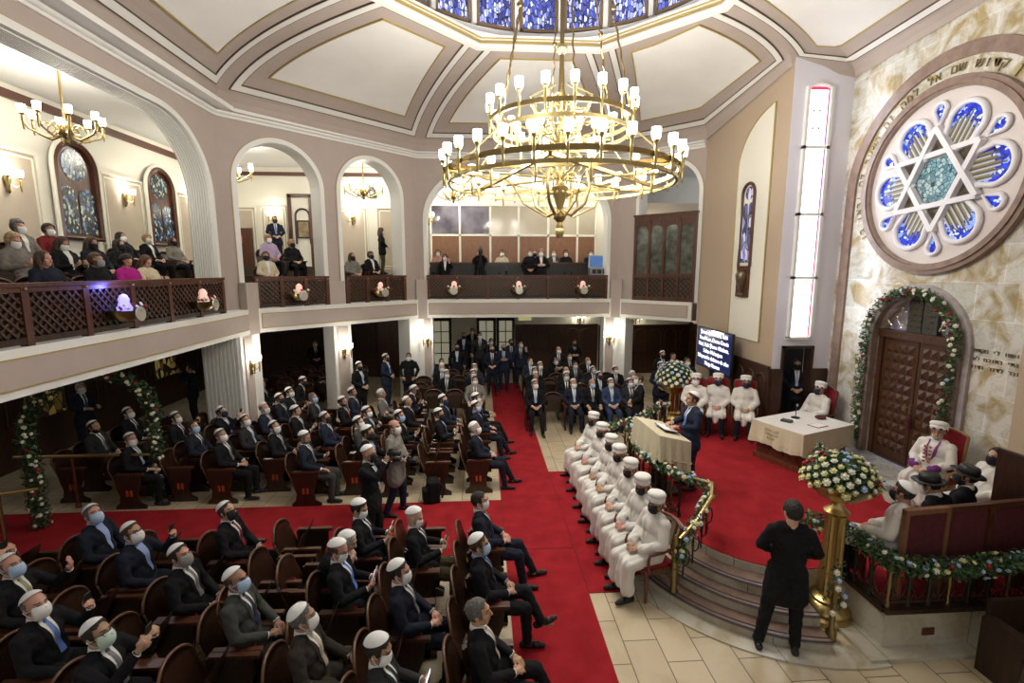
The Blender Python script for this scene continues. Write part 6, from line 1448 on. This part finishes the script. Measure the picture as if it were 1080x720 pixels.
t, D = standing('man in black suit holding a camera, standing on the cross carpet', 389, 478, R_(-6), st('cam', pit=-6, legs='stride'), suit='black', mask='black', hair=None, lod=0)
camera_thing('dark camera held by the man in black on the cross carpet', t, D)
t, D = standing('bearded man in black standing between two photographers at the carpet edge', 388, 456, R_(-8), st('read', pit=-4), suit='black', mask='black', beard=True, lod=0); camera_thing('large dark camera held by the bearded man between the photographers', t, D)
standing('tall man in black suit standing in the aisle with hands folded', 519, 368, D2, st('clasp', yaw=10), suit='navy', mask='black', hat=None, hair=('short', 'grey'), tie='navy')
standing('man in dark suit, pale tie, standing behind the tall man in the aisle', 505, 361, D2, st('clasp', yaw=6), suit='black', mask='black', hat=None, tie='paleblue')
standing('dark-suited man with arms folded right of the tall man in the aisle', 531, 366, D2, st('fold', yaw=24), suit='indigo', mask='navy', hat=None, hair=('fringe', 'grey'), tie='blue')
standing('man in slate suit behind the man with folded arms in the aisle', 539, 361, D2, st('clasp', yaw=30), suit='slate', mask='black', hat=None, hair=('short', 'brown'))
standing('man raising his hand to his ear at the far end of the aisle', 549, 363, D2, st('finger', 'side', yaw=28), suit='indigo', mask='white', hat=None)
bb = MB(); bb.bbox((-2.0, 18.3, 0), (1.33, 19.4, .28)); struct(bb.build('entrance_step', step_marble))
standing('leftmost dark figure in front of the glazed doors', 482, 366, D2, st('side', yaw=8), ymax=17.9, suit='black', mask='black', hat=None)
standing('dark-haired person standing on the entrance step by the open door', 489, 354, D2, st('side', yaw=4), .28, 18.5, suit='black', mask='black', hat=None)
standing('figure in white mask, tallest of the group by the glazed doors', 498, 346, D2, st('side', yaw=-20), .28, 19.0, suit='black', hat=None, hair=('short', 'brown'))
standing('person in white mask in front of the middle glazed door', 506, 354, D2, st('side', yaw=14), .28, 18.6, suit='charcoal', hat=None)
standing('person in white mask in front of the right glazed door', 518, 357, D2, st('side', yaw=12), .0, 18.1, suit='black', hat=None)
standing('man in black standing against the panelled back wall', 589, 369, D2, st('clasp', yaw=16), ymax=18.6, suit='black', mask='white', hat=None, hair=('fringe', 'brown'))
standing('dark-clad guard standing at the panelled wall under the wall lamp', 606, 362, D2, st('fold', yaw=0, garb='closed'), ymax=19.0, suit='black', mask='black', hat=None)
standing('bearded young man in black suit standing before the middle pier', 379, 386, R_(-30), st('clasp', yaw=-10), suit='black', mask='black', beard=True)
standing('man in dark suit standing between the two left piers, facing right', 407, 377, R_(-14), st('clasp', yaw=0), suit='indigo', mask='black', tie='paleblue')
standing('man in black jacket with white mask facing the camera before a pier', 431, 376, D2, st('pocket', garb='closed'), suit='black', hat=None, shirt='black')
t, D = standing('grey-haired man standing under the flower arch holding a lit phone', 85, 409, R_(-20), st('read', yaw=-10, pit=8), suit='navy', hat=None, hair=('short', 'white')); phone('bluish lit phone held by the man under the flower arch', t, D, 1, both=True)
t, D = standing('man in dark suit taking a picture by the gilded window', 201, 388, R_(-160), st('cam', yaw=0), suit='navy', mask=None, hat=None); camera_thing('camera raised by the man near the gilded window', t, D)
standing('man with white mask standing in the dark doorway behind the left piers', 332, 362, R_(-60), st('clasp'), ymax=19.0, suit='black', hat=None)
standing('man in black suit standing in profile left of the flower urn', 674, 400, R_(170), st('clasp', yaw=10), suit='black', hat=None, hair=('short', 'brown'), mask='white')
for lb, u, v, kw in (('man with white kippah just left of the far flower arrangement', 697, 386, dict(suit='navy')), ('man with kippah partly hidden behind the far flower arrangement', 699, 374, dict(suit='black', mask='black')), ('man behind the top of the far flower arrangement', 710, 376, dict(suit='charcoal', hat=None, mask=None)), ('dark-suited man right of the far flower arrangement', 725, 381, dict(suit='indigo', hat=None, mask='white'))):
    standing(lb, u, v, D2, st('clasp', yaw=6), **kw)
standing('guard in dark suit and tie standing inside the small doorway', 841, 384, R_(-115), st('clasp', yaw=-6), .5, suit='navy', mask='black', hat=None, tie='paleblue')
bb = MB(); bp = thing('backpack', 'black backpack standing on the carpet beside the bench end', 'bag', (-.93, 8.55, 0), .3)
b = MB(); b.box((0, 0, .22), (.20, .30, .40)); b.box((-.13, 0, .15), (.12, .24, .24)); b.ell((0, 0, .40), (.10, .15, .06)); o = link('bag', remeshed(b, 'bag', .02, 2), bp); o.data.materials.clear(); o.data.materials.append(cloth('black', SUIT['black']))
b = MB()
for y in (-.08, .08): b.tube([(.12, y, .36), (.20, y * 1.2, .26), (.15, y, .08)], .018, 6)
b.tube([(0, -.04, .40), (0, 0, .45), (0, .04, .40)], .012, 6); b.build('strap', black, bp, True)

# ------------------------------------------------------------------ white-robed row, their chairs
def armchair(label, loc, rz, tall=False, group=None, back=None, wm=None):
    wm = wm or wood_red; t = thing('velvet_chair' if tall else 'wooden_armchair', label, 'chair', loc, rz, group); h = 1.18 if tall else .92
    b = MB(); b.box((.02, 0, .42), (.48, .50, .06)); b.build('seat_frame', wm, t)
    b = MB(); b.box((.03, 0, .465), (.44, .46, .05)); b.build('seat_cushion', velvet, t)
    for x in (.22, -.20):
        for y in (-.23, .23):
            b = MB(); b.tube([(x, y, 0), (x * .98, y, .25), (x, y, .44)], [.020, .026, .024], 8); b.build('leg', wm, t, True)
    for y in (-.25, .25):
        b = MB(); b.tube([(.20, y, .44), (.22, y * 1.04, .60), (.20, y * 1.04, .67), (.02, y * 1.06, .675), (-.21, y, .70)], .020, 8); b.build('armrest', wm, t, True)
    b = MB()
    for y in (-.23, .23): b.tube([(-.20, y, .42), (-.23, y, .75), (-.30, y, h)], .024, 8)
    b.tube([(-.30, -.23, h), (-.31, -.12, h + .05), (-.31, 0, h + .07), (-.31, .12, h + .05), (-.30, .23, h)], .024, 8); b.tube([(-.205, -.23, .55), (-.205, .23, .55)], .016, 6); b.build('back_frame', wm, t, True)
    if tall:
        b = MB(); b.beam((-.21, 0, .56), (-.295, 0, h - .01), .42, .06, up=(1, 0, 0)) if False else b.add([(-.20, -.22, .56), (-.20, .22, .56), (-.28, .22, h), (-.30, 0, h + .05), (-.28, -.22, h), (-.245, -.22, .56), (-.245, .22, .56), (-.325, .22, h), (-.34, 0, h + .05), (-.325, -.22, h)], [(0, 1, 2, 3, 4), (9, 8, 7, 6, 5), (0, 5, 6, 1), (1, 6, 7, 2), (2, 7, 8, 3), (3, 8, 9, 4), (4, 9, 5, 0)]); b.build('back_cushion', velvet, t)
    else:
        b = MB()
        for y in (-.13, 0, .13): b.beam((-.21, y, .55), (-.30, y, h + .02), .03, .015)
        b.build('back_slats', wm, t)
    return t
robe = lambda yaw=0, pit=-6, a='lap', lean=-4: ('sit', 'sit', a, a, yaw, pit, lean, 'robe')
RZ7 = R_(196)
seven = [(630, 442, robe(10, -4)), (632, 454, robe(14, -8)), (642, 467, robe(6, -8)), (652, 469, robe(18, -12)), (662, 494, robe(8, -8)), (677, 511, robe(22, -14)), (694, 530, robe(10, -8))]
for i, (u, v, ps) in enumerate(seven):
    p = at(u, v, 1.22); who = ('farthest', 'second farthest', 'third farthest', 'fourth', 'third nearest', 'second nearest', 'nearest')[i]
    if i == 3: p = Vector((2.27, 7.6, 0))
    t, D = seated('man in white robe and white turban, %s of the seven by the railing' % who, 2.27, p.y, RZ7, ps, suit='white', mask='black', hat='turban', hair=('fringe', 'grey'), lod=0, trousers='charcoal')
    armchair('reddish wooden armchair under the %s of the seven white-robed men' % who, tuple(t.location), RZ7)
# ------------------------------------------------------------------ on the platform
ZP = .502
t, D = person('speaker in navy suit with white kippah standing at the draped lectern', (3.55, 7.76, ZP), R_(184), st('read', yaw=-6, pit=2), suit='indigo', mask=None, hair=('short', 'brown'), tie='blue', lod=0, trousers='indigo')
lec = thing('lectern', 'lectern draped in beige embroidered cloth on the platform edge', 'lectern', (3.05, 7.80, ZP), R_(4))
b = MB(); b.box((0, 0, .03), (.5, .7, .06)); b.box((0, 0, .45), (.12, .4, .85)); b.build('stand', wood_dark, lec)
b = MB(); b.add([(-.25, -.52, 1.12), (.25, -.52, 1.0), (.25, .52, 1.0), (-.25, .52, 1.12), (-.25, -.52, 1.08), (.25, -.52, .96), (.25, .52, .96), (-.25, .52, 1.08)], [(0, 1, 2, 3), (7, 6, 5, 4), (0, 4, 5, 1), (1, 5, 6, 2), (2, 6, 7, 3), (3, 7, 4, 0)]); b.build('desk', wood_dark, lec)
def cloth_drape(bb, hx, hy, ztop, drop, flare=.05, wave=.03, n=26, nz=6):
    # skirt that hangs round a rectangle, ztop(x, y) is its height there
    per = []
    for a, c in (((-hx, -hy), (hx, -hy)), ((hx, -hy), (hx, hy)), ((hx, hy), (-hx, hy)), ((-hx, hy), (-hx, -hy))):
        for i in range(n): per.append((a[0] + (c[0] - a[0]) * i / n, a[1] + (c[1] - a[1]) * i / n))
    N_ = len(per); vs = []
    for j in range(nz + 1):
        f = j / nz
        for i, (x, y) in enumerate(per):
            r = math.hypot(x, y); k = 1 + (flare * f + wave * f * math.sin(i * .9) + wave * .6 * f * math.sin(i * 2.3)) / r
            vs.append((x * k, y * k, ztop(x, y) - drop(x, y) * f))
    bb.add(vs, [(j * N_ + i, j * N_ + (i + 1) % N_, (j + 1) * N_ + (i + 1) % N_, (j + 1) * N_ + i) for j in range(nz) for i in range(N_)]); return per
b = MB(); zt_ = lambda x, y: 1.075 - .24 * x
cloth_drape(b, .27, .54, zt_, lambda x, y: .50 + .10 * math.sin(y * 4 + 1) + (.12 if x > 0 else 0)); b.add([(-.27, -.54, zt_(-.27, 0)), (.27, -.54, zt_(.27, 0)), (.27, .54, zt_(.27, 0)), (-.27, .54, zt_(-.27, 0))], [(0, 1, 2, 3)]); o = b.build('cloth', linen, lec, True)
b = MB(); cloth_drape(b, .274, .544, lambda x, y: zt_(x, y) - .38 - .07 * math.sin(y * 4 + 1), lambda x, y: .05, .045, .01, nz=1); b.build('embroidered_band', lace, lec, True)
pp = tag(empty('speech_folder', (3.12, 7.74, ZP + 1.098), R_(4)), 'open black folder with white pages on the lectern', 'folder')
b = MB(); M = Matrix.Rotation(R_(13.5), 4, 'Y'); b.box(None, (.26, .40, .012), M=M); b.build('cover', black, pp)
b = MB(); b.box(None, (.24, .37, .006), M=M @ Matrix.Translation((0, 0, .010))); b.build('pages', paper, pp)
rb = lambda yaw=0, a='lap', legs='sit': ('sit', legs, a, a, yaw, -2, -6, 'tunic')
for i, (x, y, yaw) in enumerate(((4.98, 10.75, 0), (5.50, 10.72, 0), (6.02, 10.45, 6))):
    w = ('left', 'middle', 'right')[i]; rz = R_(-118)
    t, D = seated('white-robed man with dark mask, %s of three on red chairs beyond the speaker' % w, x, y, rz, rb(yaw), ZP, suit='white', mask='white' if i == 0 else 'navy', hat='turban', hair=('fringe', 'grey'), band=True, lod=1, trousers='navy') if i else seated('white-robed man with white mask, left of three on red chairs beyond the speaker', x, y, rz, rb(yaw), ZP, suit='white', mask='white', hat='turban', hair=('fringe', 'grey'), band=True, lod=1, trousers='navy')
    armchair('red velvet chair with wooden frame, %s of three below the screen' % w, tuple(t.location), rz, True)
t, D = seated('white-robed man in dark mask seated behind the long table', 7.28, 9.75, R_(-170), rb(-10), ZP, suit='white', mask='navy', hat='turban', hair=('fringe', 'grey'), band=True, lod=0, trousers='black')
armchair('tall red velvet chair behind the table, left of the ark', tuple(t.location), R_(-170), True)
t, D = seated('bearded man in white robe with purple and gold stole seated right of the ark', 7.22, 6.95, R_(-160), ('sit', 'sit', 'lap', 'lap', 16, -2, -6, 'robe'), ZP, suit='white', mask=None, hat='turban', hair=('fringe', 'white'), band=True, beard='white', lod=0, trousers='navy', glasses=True, stole=True)
b = MB()
for s in (1, -1):
    b.chain([(.20, s * .16, .70), (.245, s * .11, .68)], [.062, .060], n=12)
dress(t, 'purple_cuffs', b.mesh('purple_cuffs', mat('purple_velvet', (.16, .02, .20), .7), True))
b = MB()
for i in range(5): b.box((.160 + .002 * i, .035, 1.0 - .06 * i), (.03, .03, .03)); b.box((.160 + .002 * i, -.035, 1.0 - .06 * i), (.03, .03, .03))
dress(t, 'gold_breast_ornament', b.mesh('gold_breast_ornament', brass))
armchair('wide tall red velvet chair with carved gilt back right of the ark', (t.location.x + .03, t.location.y - .05, ZP), R_(-160), True, wm=mat('gilt_wood', (.28, .17, .06), .4))
# three velvet chairs along the right railing, backs to the camera, and those who sit there
RZC = R_(128)
for i, (x, y) in enumerate(((4.92, 4.99), (5.48, 5.04), (6.06, 5.10))):
    w = ('left', 'middle', 'right')[i]; t = thing('high_back_chair', 'maroon velvet high-backed chair with its back to the railing, %s of three' % w, 'chair', (x, y, ZP), R_(95))
    b = MB(); b.box((.05, 0, .42), (.5, .52, .08)); b.build('seat', velvet_dk, t)
    for lx in (-.18, .26):
        for ly in (-.23, .23): b = MB(); b.box((lx, ly, .2), (.05, .05, .40)); b.build('leg', wood_mid, t)
    b = MB()
    for y_ in (-.265, .265): b.box((-.23, y_, .56), (.055, .05, 1.12))
    b.box((-.23, 0, 1.10), (.06, .58, .06)); b.box((-.23, 0, .40), (.05, .5, .06)); b.build('back_frame', wood_warm if i == 0 else wood_mid, t)
    b = MB(); b.box((-.23, 0, .75), (.035, .5, .68)); b.build('back_panel', velvet_dk, t)
seated('man in white shirt with kippah and black mask on the left velvet chair', 4.84, 4.98, RZC, mk(yaw=-6, a='lap', garb='tunic', lean=-2), ZP, suit='white', mask='black', hair=('short', 'dark'), lod=0)
seated('man in black hat and white mask bending on the middle velvet chair', 5.40, 5.22, R_(112), mk(yaw=12, pit=-10, lean=18), ZP, suit='black', mask='white', hat='hat', lod=0)
seated('bearded man in black hat and coat seated beyond the velvet chairs', 6.0, 5.34, R_(120), mk(yaw=14, lean=-4), ZP, suit='black', mask='black', hat='hat', beard=True, lod=0)
seated('white-robed man half hidden by the brown wall at the right edge', 7.05, 5.92, R_(170), rb(10), ZP, suit='white', mask='black', hat=None, hair=('short', 'dark'), lod=1)
# long table
TBZ = R_(21); tbl = thing('ceremonial_table', 'long wooden table covered with beige and white embroidered cloths', 'table', (6.36, 8.92, ZP), TBZ)
b = MB(); b.box((0, 0, .05), (1.44, 1.0, .1)); b.box((0, 0, .38), (1.36, .92, .66)); b.build('base', wood_red, tbl)
for i in range(3):
    b = MB(); b.box((-.685, -.30 + .30 * i, .36), (.02, .24, .42)); b.build('side_panel', wood_mid, tbl)
b = MB(); b.box((0, 0, .73), (1.46, 1.06, .05)); b.build('tabletop', wood_mid, tbl)
tc_ = thing('tablecloth', 'beige tablecloth with embroidered border hanging over the long table', 'tablecloth', (6.36, 8.92, ZP), TBZ)
b = MB(); cloth_drape(b, .745, .545, lambda x, y: .765, lambda x, y: .42 + .05 * math.sin(x * 9) * math.sin(y * 8), .045, .025); b.build('skirt', linen, tc_, True)
b = MB(); b.box((0, 0, .766), (1.49, 1.09, .006)); b.build('top_cloth', linen_top, tc_)
b = MB(); cloth_drape(b, .752, .552, lambda x, y: .46, lambda x, y: .06, .035, .022, nz=1); b.build('border_band', lace, tc_, True)
for j, ln in enumerate(('לזכר עולם', 'יהיה צדיק', 'תשפד')):
    text_mesh(ln[::-1], .075, .001, mat('embroidery_thread', (.33, .25, .12), .7), name='embroidered_lettering', parent=tc_, M=Matrix.Translation((-.778, .08, .66 - .08 * j)) @ Matrix.Rotation(-PI / 2, 4, 'Z') @ Matrix.Rotation(PI / 2, 4, 'X'))
def on_table(x, y, z=.772): c, s = math.cos(TBZ), math.sin(TBZ); return (6.36 + x * c - y * s, 8.92 + x * s + y * c, ZP + z)
o = thing('book', 'small dark closed book lying on the white tablecloth', 'book', on_table(-.30, .12), TBZ + .3)
b = MB(); b.box((0, 0, .02), (.13, .19, .04)); b.build('cover', book_m, o); b = MB(); b.box((.006, 0, .02), (.128, .18, .03)); b.build('pages', paper, o)
o = thing('table_microphone', 'small black microphone on a round base on the long table', 'microphone', on_table(.10, .22), 0)
b = MB(); b.lathe([(.08, 0), (.08, .015), (.02, .025)], 18); b.build('base', mat('blue_black_metal', (.03, .04, .09), .3, .6), o, True)
b = MB(); b.tube([(0, 0, .02), (0, 0, .20), (.02, 0, .24)], .008, 6); b.build('stem', black, o, True); b = MB(); b.ell((.02, 0, .26), (.022, .022, .032)); b.build('head', grey_metal, o, True)
o = tag(link('framed_sheet', (lambda b: b.box((0, 0, .004), (.30, .22, .008)).mesh('framed_sheet', mat('red_frame', (.35, .10, .06), .5)))(MB())), 'white sheet with a thin reddish frame on the table corner', 'sheet'); o.location = on_table(.02, -.30); o.rotation_euler = (0, 0, TBZ)
b = MB(); b.box((0, 0, .009), (.27, .19, .004)); b.build('page', paper, o)
o = thing('velvet_bag', 'dark red velvet pouch lying on the right end of the table', 'pouch', on_table(.52, -.02), .8)
b = MB(); b.ell((0, 0, .025), (.13, .10, .03)); b.build('pouch', velvet_dk, o, True); b = MB(); b.tube([(.08, 0, .05), (.12, 0, .02), (.12, .02, 0)], .006, 5); b.build('cord', velvet, o)
bouquet('flower_bunch', 'small bunch of white flowers hanging at the near corner of the tablecloth', on_table(-.36, -.62, .42), .09, .14, 14, 'wwb', 120, 1.0)
# screen on its stand
tv = thing('display_screen', 'large flat screen with white text on a stand by the right wall', 'screen', (6.16, 12.32, 0), 0)
b = MB(); b.box((0, 0, 2.15), (.06, 1.92, 1.10)); b.build('bezel', black, tv)
b = MB(); b.box((-.034, 0, 2.16), (.008, 1.86, 1.03)); sc1 = b.build('screen_panel', mat('navy_screen', (.01, .015, .05), .12, emit=(.015, .02, .08), estr=.5), tv)
tx = mat('screen_text', (.9, .9, .95), .5, emit=(.85, .87, 1), estr=1.3)
for j, ln in enumerate(('Şmuel de Modiano, Rabi', 'Yosef Karo, Donna Gracia', 'Nasi, Rabi Şlomo Alkabetz,', 'Sultan Muhteşem', "Süleyman'ın doktoru da olan", 'Moşe Hamon')):
    text_mesh(ln, .150, .002, tx, name='caption_line', parent=sc1, M=Matrix.Translation((-.042, 0, 2.575 - .168 * j)) @ Matrix.Rotation(-PI / 2, 4, 'Z') @ Matrix.Rotation(PI / 2, 4, 'X'))
b = MB()
for y in (-.35, .35): b.tube([(.06, y, .0), (.06, y, 2.0)], .03, 8)
b.tube([(.06, -.35, 1.35), (.06, .35, 1.35)], .025, 8); b.tube([(.06, -.35, 1.58), (0, 0, 1.64), (.06, .35, 1.58)], .02, 6); b.build('stand', grey_metal, tv, True)
b = MB()
for y in (-.35, .35): b.box((.04, y, .02), (.46, .06, .04))
b.build('feet', black, tv)
# dark pew at the lower right, and the socket on the marble
pw = thing('pew', 'dark wooden pew in shadow at the lower right edge', 'pew', (5.86, 4.14, 0), -PI / 2)
b = MB(); b.box((.08, 0, .43), (.44, 1.1, .05)); b.build('seat', wood_dark, pw); b = MB(); b.box((-.17, 0, .62), (.05, 1.1, .42)); b.build('backrest', wood_dark, pw)
for y in (-.55, .55):
    b = MB(); b.plate([(-.2, 0), (.3, 0), (.3, .06), (.16, .12), (.2, .45), (.26, .62), (-.2, .62), (-.2, 0.1)], Matrix.Translation((0, y - .03, 0)), .06); b.box((.06, y, .64), (.46, .09, .04)); b.build('side_panel', wood_dark, pw)
b = MB(); b.box((0, 0, 0), (.14, .012, .085)); b.box((0, -.006, 0), (.10, .012, .05)); o = tag(b.build('wall_socket', mat('brown_socket', (.10, .03, .015), .5)), 'small brown socket plate on the marble wall', 'socket'); o.location = (5.0, 4.622, .22)
bb = MB()

# ------------------------------------------------------------------ the galleries' people
wom = lambda a='lap', yaw=0, pit=0, lean=-6, b=None: ('sit', 'sit', a, b or a, yaw, pit, lean, 'woman')
def gal(label, x, y, zf, rz, pose, **kw):
    kw.setdefault('sc', .96); t, D = seated(label, x, y, rz, pose, zf, hat=kw.pop('hat', None), **kw)
    seat('gallery seat under the ' + ' '.join(label.split()[:12]), tuple(t.location), rz); return t, D
LGP = [
 (-6.5, 7.73, 3.25, 'long-haired woman in black at the front of the left gallery', wom(yaw=10), dict(suit='navy', mask=None, hair=('long', 'brown'))),
 (-6.5, 8.72, 3.25, 'woman with short auburn hair and pale mask behind the left railing', wom(yaw=14), dict(suit='black', mask='grey', hair=('bob', 'auburn'))),
 (-6.5, 9.42, 3.25, 'woman in bright magenta top looking down in the left gallery', wom(a='phone', pit=-26), dict(suit='magenta', mask=None, hair=('bob', 'dark'), shirt=None)),
 (-6.5, 9.95, 3.25, 'brown-haired woman in pale jacket beside the magenta top', wom(a='phone', pit=-28), dict(suit='cream', mask=None, hair=('long', 'auburn'))),
 (-7.4, 8.30, 3.55, 'woman in white and grey at the far left of the gallery', wom(a='phone', pit=-20), dict(suit='tweed', hair=('bob', 'blond'))),
 (-7.4, 9.21, 3.55, 'long-haired woman in black with white mask, second gallery row', wom(a='phone', pit=-24), dict(suit='black', hair=('long', 'brown'))),
 (-7.5, 10.0, 3.60, 'dark-haired woman in black beside the first gallery window', wom(pit=-14), dict(suit='navy', mask='black', hair=('long', 'brown'))),
 (-7.5, 10.72, 3.60, 'woman with black mask and patterned scarf in the left gallery', wom(yaw=6), dict(suit='black', mask='black', hair=('long', 'dark'))),
 (-8.3, 9.44, 3.85, 'woman in grey beret and white mask at the left edge', wom(yaw=10), dict(suit='tweed', hair=('bob', 'grey'), hat='beret')),
 (-8.3, 10.06, 3.85, 'woman in dark red coat and white mask in the left gallery', wom(yaw=-6), dict(suit='red', hair=('bob', 'dark'))),
 (-8.3, 11.95, 3.85, 'woman in patterned jacket with white mask leaning back by the wall', wom(lean=-14), dict(suit='black', hair=('long', 'dark'))),
 (-8.3, 12.84, 3.85, 'blond woman in black with white mask by the second window', wom(yaw=-8), dict(suit='black', hair=('bob', 'blond'))),
 (-8.3, 13.85, 3.85, 'woman in white scarf and black mask next to the arch edge', wom(yaw=-4), dict(suit='pale_grey', mask='black', hair=('long', 'brown'))),
]
for x, y, zf, lb, ps, kw in LGP: gal(lb, x, y, zf, R_(-12), ps, **kw)
for i, (x, y, z) in enumerate(((-6.5, 7.15, 3.25), (-6.5, 8.2, 3.25), (-6.5, 10.6, 3.25))): seat('empty curved wooden seat behind the left railing, %s from the left' % ORD[i + 1], (x + .07, y, z), R_(-12))
RZD = R_(-45)
gal('woman in lilac shawl and white mask in the first narrow arch', -5.9, 14.1, 3.95, RZD, wom(yaw=8), suit='lilac', hair=('bob', 'blond'))
gal('woman in cream jacket with black mask behind the first narrow railing', -5.72, 13.45, 3.45, RZD, wom(yaw=-4), suit='cream', mask='black', hair=('bob', 'brown'))
gal('blond woman in black mask at the right of the first narrow arch', -5.5, 14.7, 3.85, RZD, wom(yaw=12), suit='black', mask='black', hair=('bob', 'blond'))
gal('woman in white jacket with dark mask in the second narrow arch', -4.0, 15.5, 3.5, RZD, wom(yaw=4), suit='pale_grey', mask='black', hair=('long', 'brown'))
gal('curly-haired woman in black in the second narrow arch', -3.48, 15.75, 3.55, RZD, wom(yaw=10), suit='black', mask='black', hair=('bob', 'brown'))
def gst(label, x, y, zf, rz, pose, **kw):
    D = proto(pose, 1); sc = kw.get('sc', .98); h = D['HM'].translation * sc; c, s = math.cos(rz), math.sin(rz); return person(label, (x - h.x * c + h.y * s, y - h.x * s - h.y * c, zf), rz, pose, hat=kw.pop('hat', None), **kw)
gst('man in dark suit standing with folded hands in the first narrow arch', -7.1, 17.6, 4.38, R_(-60), st('clasp'), suit='navy', mask='black', tie='blue', hair=('short', 'brown'))
gst('woman in black jacket and olive trousers standing in the second narrow arch', -3.48, 17.6, 4.1, R_(10), st('clasp', garb='woman'), suit='black', trousers='olive', hair=('long', 'brown'), sc=.95)
gst('woman in black vest raising a hand at the left of the back gallery', -1.22, 16.75, 3.25, D2, st('finger', 'side', garb='woman'), suit='black', mask='white', hair=('long', 'dark'), sc=.9)
t, D = gst('camera operator in black standing behind a video camera, back gallery', -.04, 16.85, 3.25, D2, st('cam', garb='closed'), suit='black', mask='black', shirt='black')
vc = thing('video_camera', 'video camera on a tripod at the back gallery railing', 'camera', (-.02, 16.45, 3.25)); b = MB(); b.box((0, 0, 1.62), (.14, .34, .18)); b.box((.0, .1, 1.75), (.05, .14, .08)); b.build('body', black, vc)
b = MB(); b.lathe([(.05, 0), (.06, .12), (.05, .13)], 12, M=Matrix.Translation((0, -.17, 1.62)) @ Matrix.Rotation(PI / 2, 4, 'X')); b.build('lens', black, vc, True)
for a in (90, 210, 330): b = MB(); b.tube([(0, 0, 1.5), (.30 * math.cos(R_(a)), .26 * math.sin(R_(a)), 0)], .016, 6); b.build('leg', black, vc)
gst('man with pale scarf and white mask standing left of a pair at the rail', 1.68, 16.8, 3.25, D2, st('clasp', yaw=8, garb='coat'), suit='black', mask='white', hair=('short', 'brown'))
gst('man with white kippah and badge standing right of a pair at the rail', 2.05, 16.75, 3.25, D2, st('fold', yaw=-10, garb='coat'), suit='black', mask='white', hat='kippah')
for lb, x, ps, kw in (('woman in dusty pink seated at the left end of the back gallery', -1.53, wom(yaw=6), dict(suit='pink', hair=('bob', 'brown'))), ('auburn-haired woman in tan top seated in the back gallery centre', .75, wom(yaw=6), dict(suit='cream', mask='white', hair=('bob', 'auburn'))),
                      ('man in black seated behind the standing pair', 1.92, mk(yaw=4), dict(suit='black', mask='black')), ('man in grey clapping hands in the back gallery', 2.62, mk(a='clasp' if False else 'phone', yaw=-6), dict(suit='grey', mask='white', hair=('short', 'grey'))),
                      ('dark-haired woman with white mask right of the standing pair', 3.06, wom(yaw=-4), dict(suit='black', hair=('bob', 'dark'))), ('person in white mask seated behind the open monitor case', 3.98, mk(yaw=-4), dict(suit='navy', mask='white'))):
    gal(lb, x, 17.62, 3.68, D2, ps, **kw)
mc = thing('monitor_case', 'open equipment case with a glowing blue screen on the back gallery', 'case', (4.0, 16.55, 3.25)); b = MB(); b.box((0, 0, .42), (.5, .4, .84)); b.box((0, -.0, .95), (.62, .36, .26)); b.build('case', grey_metal, mc)
b = MB(); b.box((0, .10, 1.30), (.64, .05, .44)); b.build('lid_frame', mat('silver_edge', (.5, .52, .55), .4, .7), mc); b = MB(); b.box((0, .07, 1.30), (.56, .02, .36)); b.build('screen', mat('blue_screen', (.05, .10, .25), .2, emit=(.08, .18, .40), estr=.35), mc)
b = MB()
for i in range(3): b.box((-.18 + .18 * i, -.19, .96), (.14, .02, .14))
b.build('control_panel', black, mc)
# details of the far rooms
o = thing('exit_sign', 'small yellow-green lit sign above the panelled back wall', 'sign', (1.75, 19.46, 2.32)); b = MB(); b.box((0, 0, 0), (.62, .06, .24)); b.build('housing', cream, o); b = MB(); b.box((0, -.032, 0), (.52, .01, .15)); b.build('panel', mat('yellow_sign', (.5, .48, .2), .4, emit=(.6, .55, .2), estr=.3), o)
tag(o, 'small pale sign box with yellow panel above the back panelling')
o = thing('speaker_box', 'small black loudspeaker high on the wall in the second narrow arch', 'speaker', (-3.9, 18.40, 7.05)); b = MB(); b.box((0, 0, 0), (.22, .2, .34)); b.build('cabinet', black, o); b = MB(); b.lathe([(.07, 0), (.05, .02), (.0, .015)], 14, M=Matrix.Translation((0, -.10, -.03)) @ Matrix.Rotation(PI / 2, 4, 'X')); b.build('cone', grey_metal, o, True)
bpy.data.scenes.remove(TMP)
